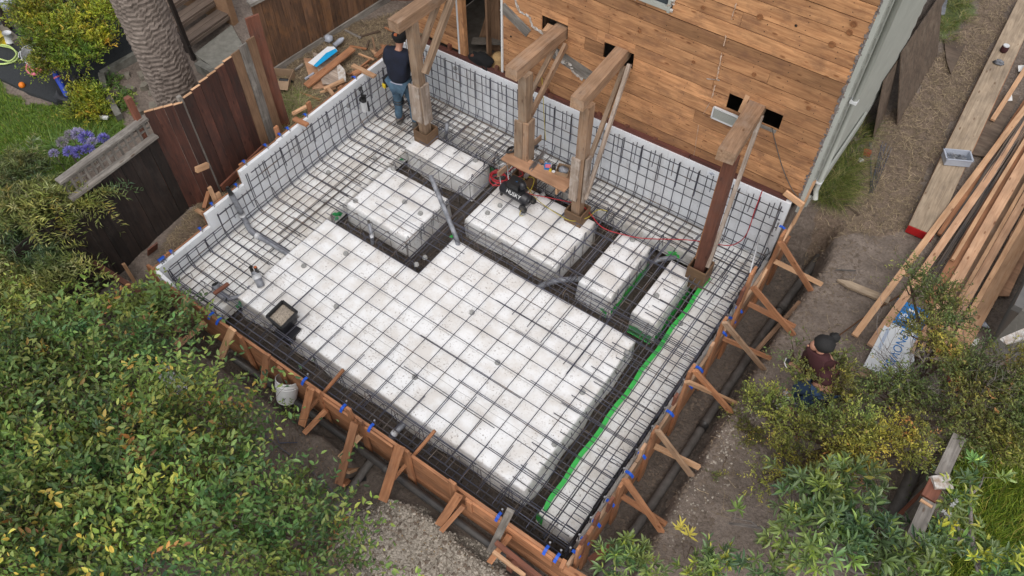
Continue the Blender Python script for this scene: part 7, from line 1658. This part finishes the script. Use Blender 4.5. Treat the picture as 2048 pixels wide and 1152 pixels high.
# worker by the first prop: back to the camera, facing the back wall, head bowed
W0 = Vector((-.66, 3.42, -.16)); w = thing('person', 'worker in navy sweater, jeans and cap standing in the back left corner', 'person', W0)
fw_ = Vector((-.25, .97, 0)).normalized(); sd_ = Vector((fw_.y, -fw_.x, 0))     # sd_ to his right
def wp(f, s, z): return W0+fw_*f+sd_*s+Vector((0, 0, z))
J = {'pelvis': (wp(0, 0, .92), (.14, .105)), 'waist': (wp(.01, 0, 1.08), (.125, .10)), 'chest': (wp(.04, 0, 1.30), (.155, .11)), 'neck0': (wp(.09, 0, 1.44), .065), 'neck': (wp(.12, 0, 1.49), .05), 'head0': (wp(.15, 0, 1.54), (.072, .085)), 'head': (wp(.17, 0, 1.62), (.076, .092)), 'crown': (wp(.17, 0, 1.68), (.055, .06)),
     'hipL': (wp(0, -.09, .88), .085), 'hipR': (wp(0, .09, .88), .085), 'kneeL': (wp(.05, -.11, .49), .058), 'kneeR': (wp(.10, .13, .49), .058), 'ankL': (wp(.0, -.12, .09), .038), 'ankR': (wp(.02, .16, .09), .038), 'toeL': (wp(.15, -.13, .03), .035), 'toeR': (wp(.17, .18, .03), .035),
     'shL': (wp(.06, -.17, 1.41), .062), 'shR': (wp(.06, .17, 1.41), .062), 'elL': (wp(.10, -.25, 1.14), .042), 'elR': (wp(.12, .25, 1.16), .042), 'wrL': (wp(.30, -.20, 1.12), .028), 'wrR': (wp(.33, .18, 1.16), .028)}
E_ = [('pelvis', 'waist'), ('waist', 'chest'), ('chest', 'neck0'), ('neck0', 'neck'), ('neck', 'head0'), ('head0', 'head'), ('head', 'crown'), ('pelvis', 'hipL'), ('pelvis', 'hipR'), ('hipL', 'kneeL'), ('hipR', 'kneeR'), ('kneeL', 'ankL'), ('kneeR', 'ankR'), ('ankL', 'toeL'), ('ankR', 'toeR'), ('chest', 'shL'), ('chest', 'shR'), ('shL', 'elL'), ('shR', 'elR'), ('elL', 'wrL'), ('elR', 'wrR')]
base = dict(J); 
hand(J, E_, J['wrL'][0], 'wrL', fw_, Vector((0, 0, 1)), -1); hand(J, E_, J['wrR'][0], 'wrR', fw_, Vector((0, 0, 1)), 1)
skin_mesh('body', J, E_, 'skin', w)
def sub_(names_, grow, extra=None):
    d = {k: (base[k][0], tuple(r+grow for r in base[k][1]) if isinstance(base[k][1], tuple) else base[k][1]+grow) for k in names_}
    if extra: d.update(extra)
    return d
skin_mesh('sweater', sub_(['chest', 'waist', 'neck0', 'shL', 'shR', 'elL', 'elR', 'wrL', 'wrR'], .03, {'chest': (base['chest'][0], .20), 'waist': (base['waist'][0], .19), 'shL': (base['shL'][0], .10), 'shR': (base['shR'][0], .10), 'hem': (wp(0, 0, .93), .185), 'wrL': (base['wrL'][0]-fw_*.03, .042), 'wrR': (base['wrR'][0]-fw_*.03, .042), 'neck0': (base['neck0'][0], .085)}), [('chest', 'waist'), ('waist', 'hem'), ('chest', 'neck0'), ('chest', 'shL'), ('chest', 'shR'), ('shL', 'elL'), ('shR', 'elR'), ('elL', 'wrL'), ('elR', 'wrR')], 'navy_cloth', w)
skin_mesh('jeans', sub_(['pelvis', 'hipL', 'hipR', 'kneeL', 'kneeR', 'ankL', 'ankR'], .024, {'pelvis': (base['pelvis'][0], .145), 'hipL': (base['hipL'][0], .10), 'hipR': (base['hipR'][0], .10), 'ankL': (base['ankL'][0]+Vector((0, 0, .02)), .055), 'ankR': (base['ankR'][0]+Vector((0, 0, .02)), .055)}), [('pelvis', 'hipL'), ('pelvis', 'hipR'), ('hipL', 'kneeL'), ('hipR', 'kneeR'), ('kneeL', 'ankL'), ('kneeR', 'ankR')], 'jeans', w)
for s in 'LR':
    a = base['ank'+s][0]; e = base['toe'+s][0]; skin_mesh('boot', {'a': (a+Vector((0, 0, .05)), .05), 'b': (a-fw_*.03+Vector((0, 0, -.05)), .045), 'c': (e+Vector((0, 0, .005)), .045), 'd': (e+fw_*.05, .035)}, [('a', 'b'), ('b', 'c'), ('c', 'd')], 'boot_grey', w)
h_ = base['head'][0]; b = MB(); b.ball(h_+Vector((0, 0, .012)), .108, 16, 12, (.98, 1.08, .95)); b.build('hair', 'black_hair', w, smooth=True)
b = MB(); b.ball(h_+Vector((0, 0, .045))-fw_*.01, .112, 16, 10, (1.0, 1.08, .72)); b.build('cap', 'black_cloth', w, smooth=True)
b = MB(); b.box(h_-fw_*.095+sd_*-.01+Vector((0, 0, .07)), (.045, .03, .09), rz=math.atan2(fw_.y, fw_.x)+math.pi/2); b.build('cap_patch', 'cap_orange', w)
b = MB(); b.beam(h_+fw_*.10+Vector((0, 0, .03)), h_+fw_*.17+Vector((0, 0, .01)), .14, .012); b.build('cap_peak', 'black_cloth', w)
for s in (-1, 1): b = MB(); b.ball(h_+sd_*.085*s+Vector((0, 0, -.02)), .024, 8, 6, (.5, 1, 1.2)); b.build('ear', 'skin', w, smooth=True)
b = MB(); b.tube([wp(-.115+.0, -.10, .965), wp(-.125, .0, .96), wp(-.115, .10, .965)], .010, 6); b.build('shirt_hem', 'white_cloth', w)
b = MB(); b.box(wp(-.05, -.20, .90), (.07, .12, .17), jit=.01); b.build('tool_pouch', 'black_cloth', w)
b = MB(); b.box(wp(-.09, -.235, .84), (.06, .06, .07), jit=.004); b.build('tape_measure', 'yellow_plastic', w)
b = MB(); k_ = base['kneeL'][0]
for dz in (.0, -.05): b.tube([k_+Vector((math.cos(a)*.083, math.sin(a)*.083, dz)) for a in np.arange(0, 6.6, .5)], .012, 5)
k_ = base['kneeR'][0]
for dz in (.0, -.05): b.tube([k_+Vector((math.cos(a)*.083, math.sin(a)*.083, dz)) for a in np.arange(0, 6.6, .5)], .012, 5)
b.build('knee_strap', 'black_rubber', w)
b = MB(); q = J['wrR'][0]+fw_*.07; b.tube([q-Vector((0, 0, .05)), q+Vector((0, 0, .14))], .014, 8); b.tube([q+Vector((0, 0, .10)), q+Vector((.05, 0, .12))], .012, 6); solo(b.build('pliers', 'blue_fabric'), 'blue handled pliers held in the hands of the worker', 'pliers')

# woman bending over on the path, facing left, phone in hand
gq = G(1588, 800); Wb = Vector((gq.x+.10, gq.y+.02, float(h_base(gq.x, gq.y))))
w = thing('person', 'woman with a black hair bun, maroon jacket and jeans bending over on the path', 'person', Wb)
Pm = lambda x, y, z: Zp(x, y, Wb.z+z)
hd = Pm(1646, 688, 1.30); bun = Pm(1669, 675, 1.34); nk = Pm(1640, 702, 1.20); ch = Pm(1648, 722, 1.06); ws = Pm(1650, 752, .88); pv = Pm(1645, 775, .76)
hL = Pm(1592, 733, .74); hR = Pm(1602, 742, .72); elL_ = Pm(1612, 722, .86); elR_ = Pm(1625, 748, .80)
kL = Pm(1596, 775, .42); kR = Pm(1612, 800, .42); aL = Pm(1592, 800, .10); aR = Pm(1594, 822, .10)
tL = aL+Vector((-.13, .04, -.05)); tR = Pm(1556, 812, .05)
J = {'pelvis': (pv, (.13, .11)), 'waist': (ws, .10), 'chest': (ch, .11), 'neck0': (nk, .05), 'head0': (hd.lerp(nk, .35), .07), 'head': (hd, (.082, .085)),
     'hipL': (pv+Vector((-.06, -.06, -.02)), .085), 'hipR': (pv+Vector((.06, -.08, -.02)), .085), 'kneeL': (kL, .058), 'kneeR': (kR, .058), 'ankL': (aL, .036), 'ankR': (aR, .036), 'toeL': (tL, .032), 'toeR': (tR, .032),
     'shL': (nk.lerp(ch, .35)+Vector((-.13, .03, 0)), .052), 'shR': (nk.lerp(ch, .4)+Vector((.12, -.03, 0)), .052), 'elL': (elL_, .038), 'elR': (elR_, .038), 'wrL': (hL, .026), 'wrR': (hR, .026)}
E_ = [('pelvis', 'waist'), ('waist', 'chest'), ('chest', 'neck0'), ('neck0', 'head0'), ('head0', 'head'), ('pelvis', 'hipL'), ('pelvis', 'hipR'), ('hipL', 'kneeL'), ('hipR', 'kneeR'), ('kneeL', 'ankL'), ('kneeR', 'ankR'), ('ankL', 'toeL'), ('ankR', 'toeR'), ('chest', 'shL'), ('chest', 'shR'), ('shL', 'elL'), ('shR', 'elR'), ('elL', 'wrL'), ('elR', 'wrR')]
base = dict(J)
hand(J, E_, hL, 'wrL', Vector((-1, .1, -.1)), Vector((0, 0, 1)), -1, .95); hand(J, E_, hR, 'wrR', Vector((-1, .3, -.1)), Vector((0, 0, 1)), 1, .95)
skin_mesh('body', J, E_, 'skin', w)
skin_mesh('jacket', sub_(['chest', 'waist', 'neck0', 'shL', 'shR', 'elL', 'elR'], .028, {'chest': (ch, .165), 'waist': (ws, .155), 'shL': (base['shL'][0], .085), 'shR': (base['shR'][0], .085), 'hem': (pv+Vector((0, 0, .04)), .16), 'wrL': (hL.lerp(elL_, .15), .040), 'wrR': (hR.lerp(elR_, .15), .040)}), [('chest', 'waist'), ('waist', 'hem'), ('chest', 'neck0'), ('chest', 'shL'), ('chest', 'shR'), ('shL', 'elL'), ('shR', 'elR'), ('elL', 'wrL'), ('elR', 'wrR')], 'maroon_cloth', w)
skin_mesh('jeans', sub_(['pelvis', 'hipL', 'hipR', 'kneeL', 'kneeR', 'ankL', 'ankR'], .022), [('pelvis', 'hipL'), ('pelvis', 'hipR'), ('hipL', 'kneeL'), ('hipR', 'kneeR'), ('kneeL', 'ankL'), ('kneeR', 'ankR')], 'jeans_blue', w)
b = MB(); b.ball(hd+Vector((.012, 0, .015)), .112, 18, 12, (1.05, .95, .92), nz=.14); b.ball(hd.lerp(bun, .55), .06, 10, 8); b.build('hair', 'black_hair', w, smooth=True)
b = MB(); b.ball(bun, .062, 14, 10, nz=.25); b.build('hair_bun', 'black_hair', w, smooth=True)
fd = Vector((-.75, -.35, -.25)).normalized(); b = MB(); b.ball(hd+fd*.075+Vector((0, 0, -.03)), .066, 12, 8, (.9, .8, 1.1)); b.ball(hd+fd*.15+Vector((0, 0, -.03)), .014, 8, 6); b.build('face', 'skin', w, smooth=True)
for s, a in (('L', aL), ('R', aR)):
    e = base['toe'+s][0]; d = (e-a); d.z = 0; d.normalize(); skin_mesh('shoe', {'a': (a+Vector((0, 0, .0)), .045), 'b': (a-d*.02+Vector((0, 0, -.05)), .042), 'c': (e, .044), 'd': (e+d*.05, .034)}, [('a', 'b'), ('b', 'c'), ('c', 'd')], 'white_shoe', w)
b = MB(); q = (hL+hR)/2+Vector((-.10, .0, .0)); b.box(q, (.16, .085, .012), rz=-.7); ph = b.build('tablet', 'black_plastic'); solo(ph, 'small black tablet held in the hands of the woman', 'tablet')
b = MB(); b.tube([q+Vector((-.08, .05, .005)), q+Vector((-.07, -.02, .005)), q+Vector((-.0, -.10, .005))], .008, 5); b.build('white_edge', 'paper_white', ph)
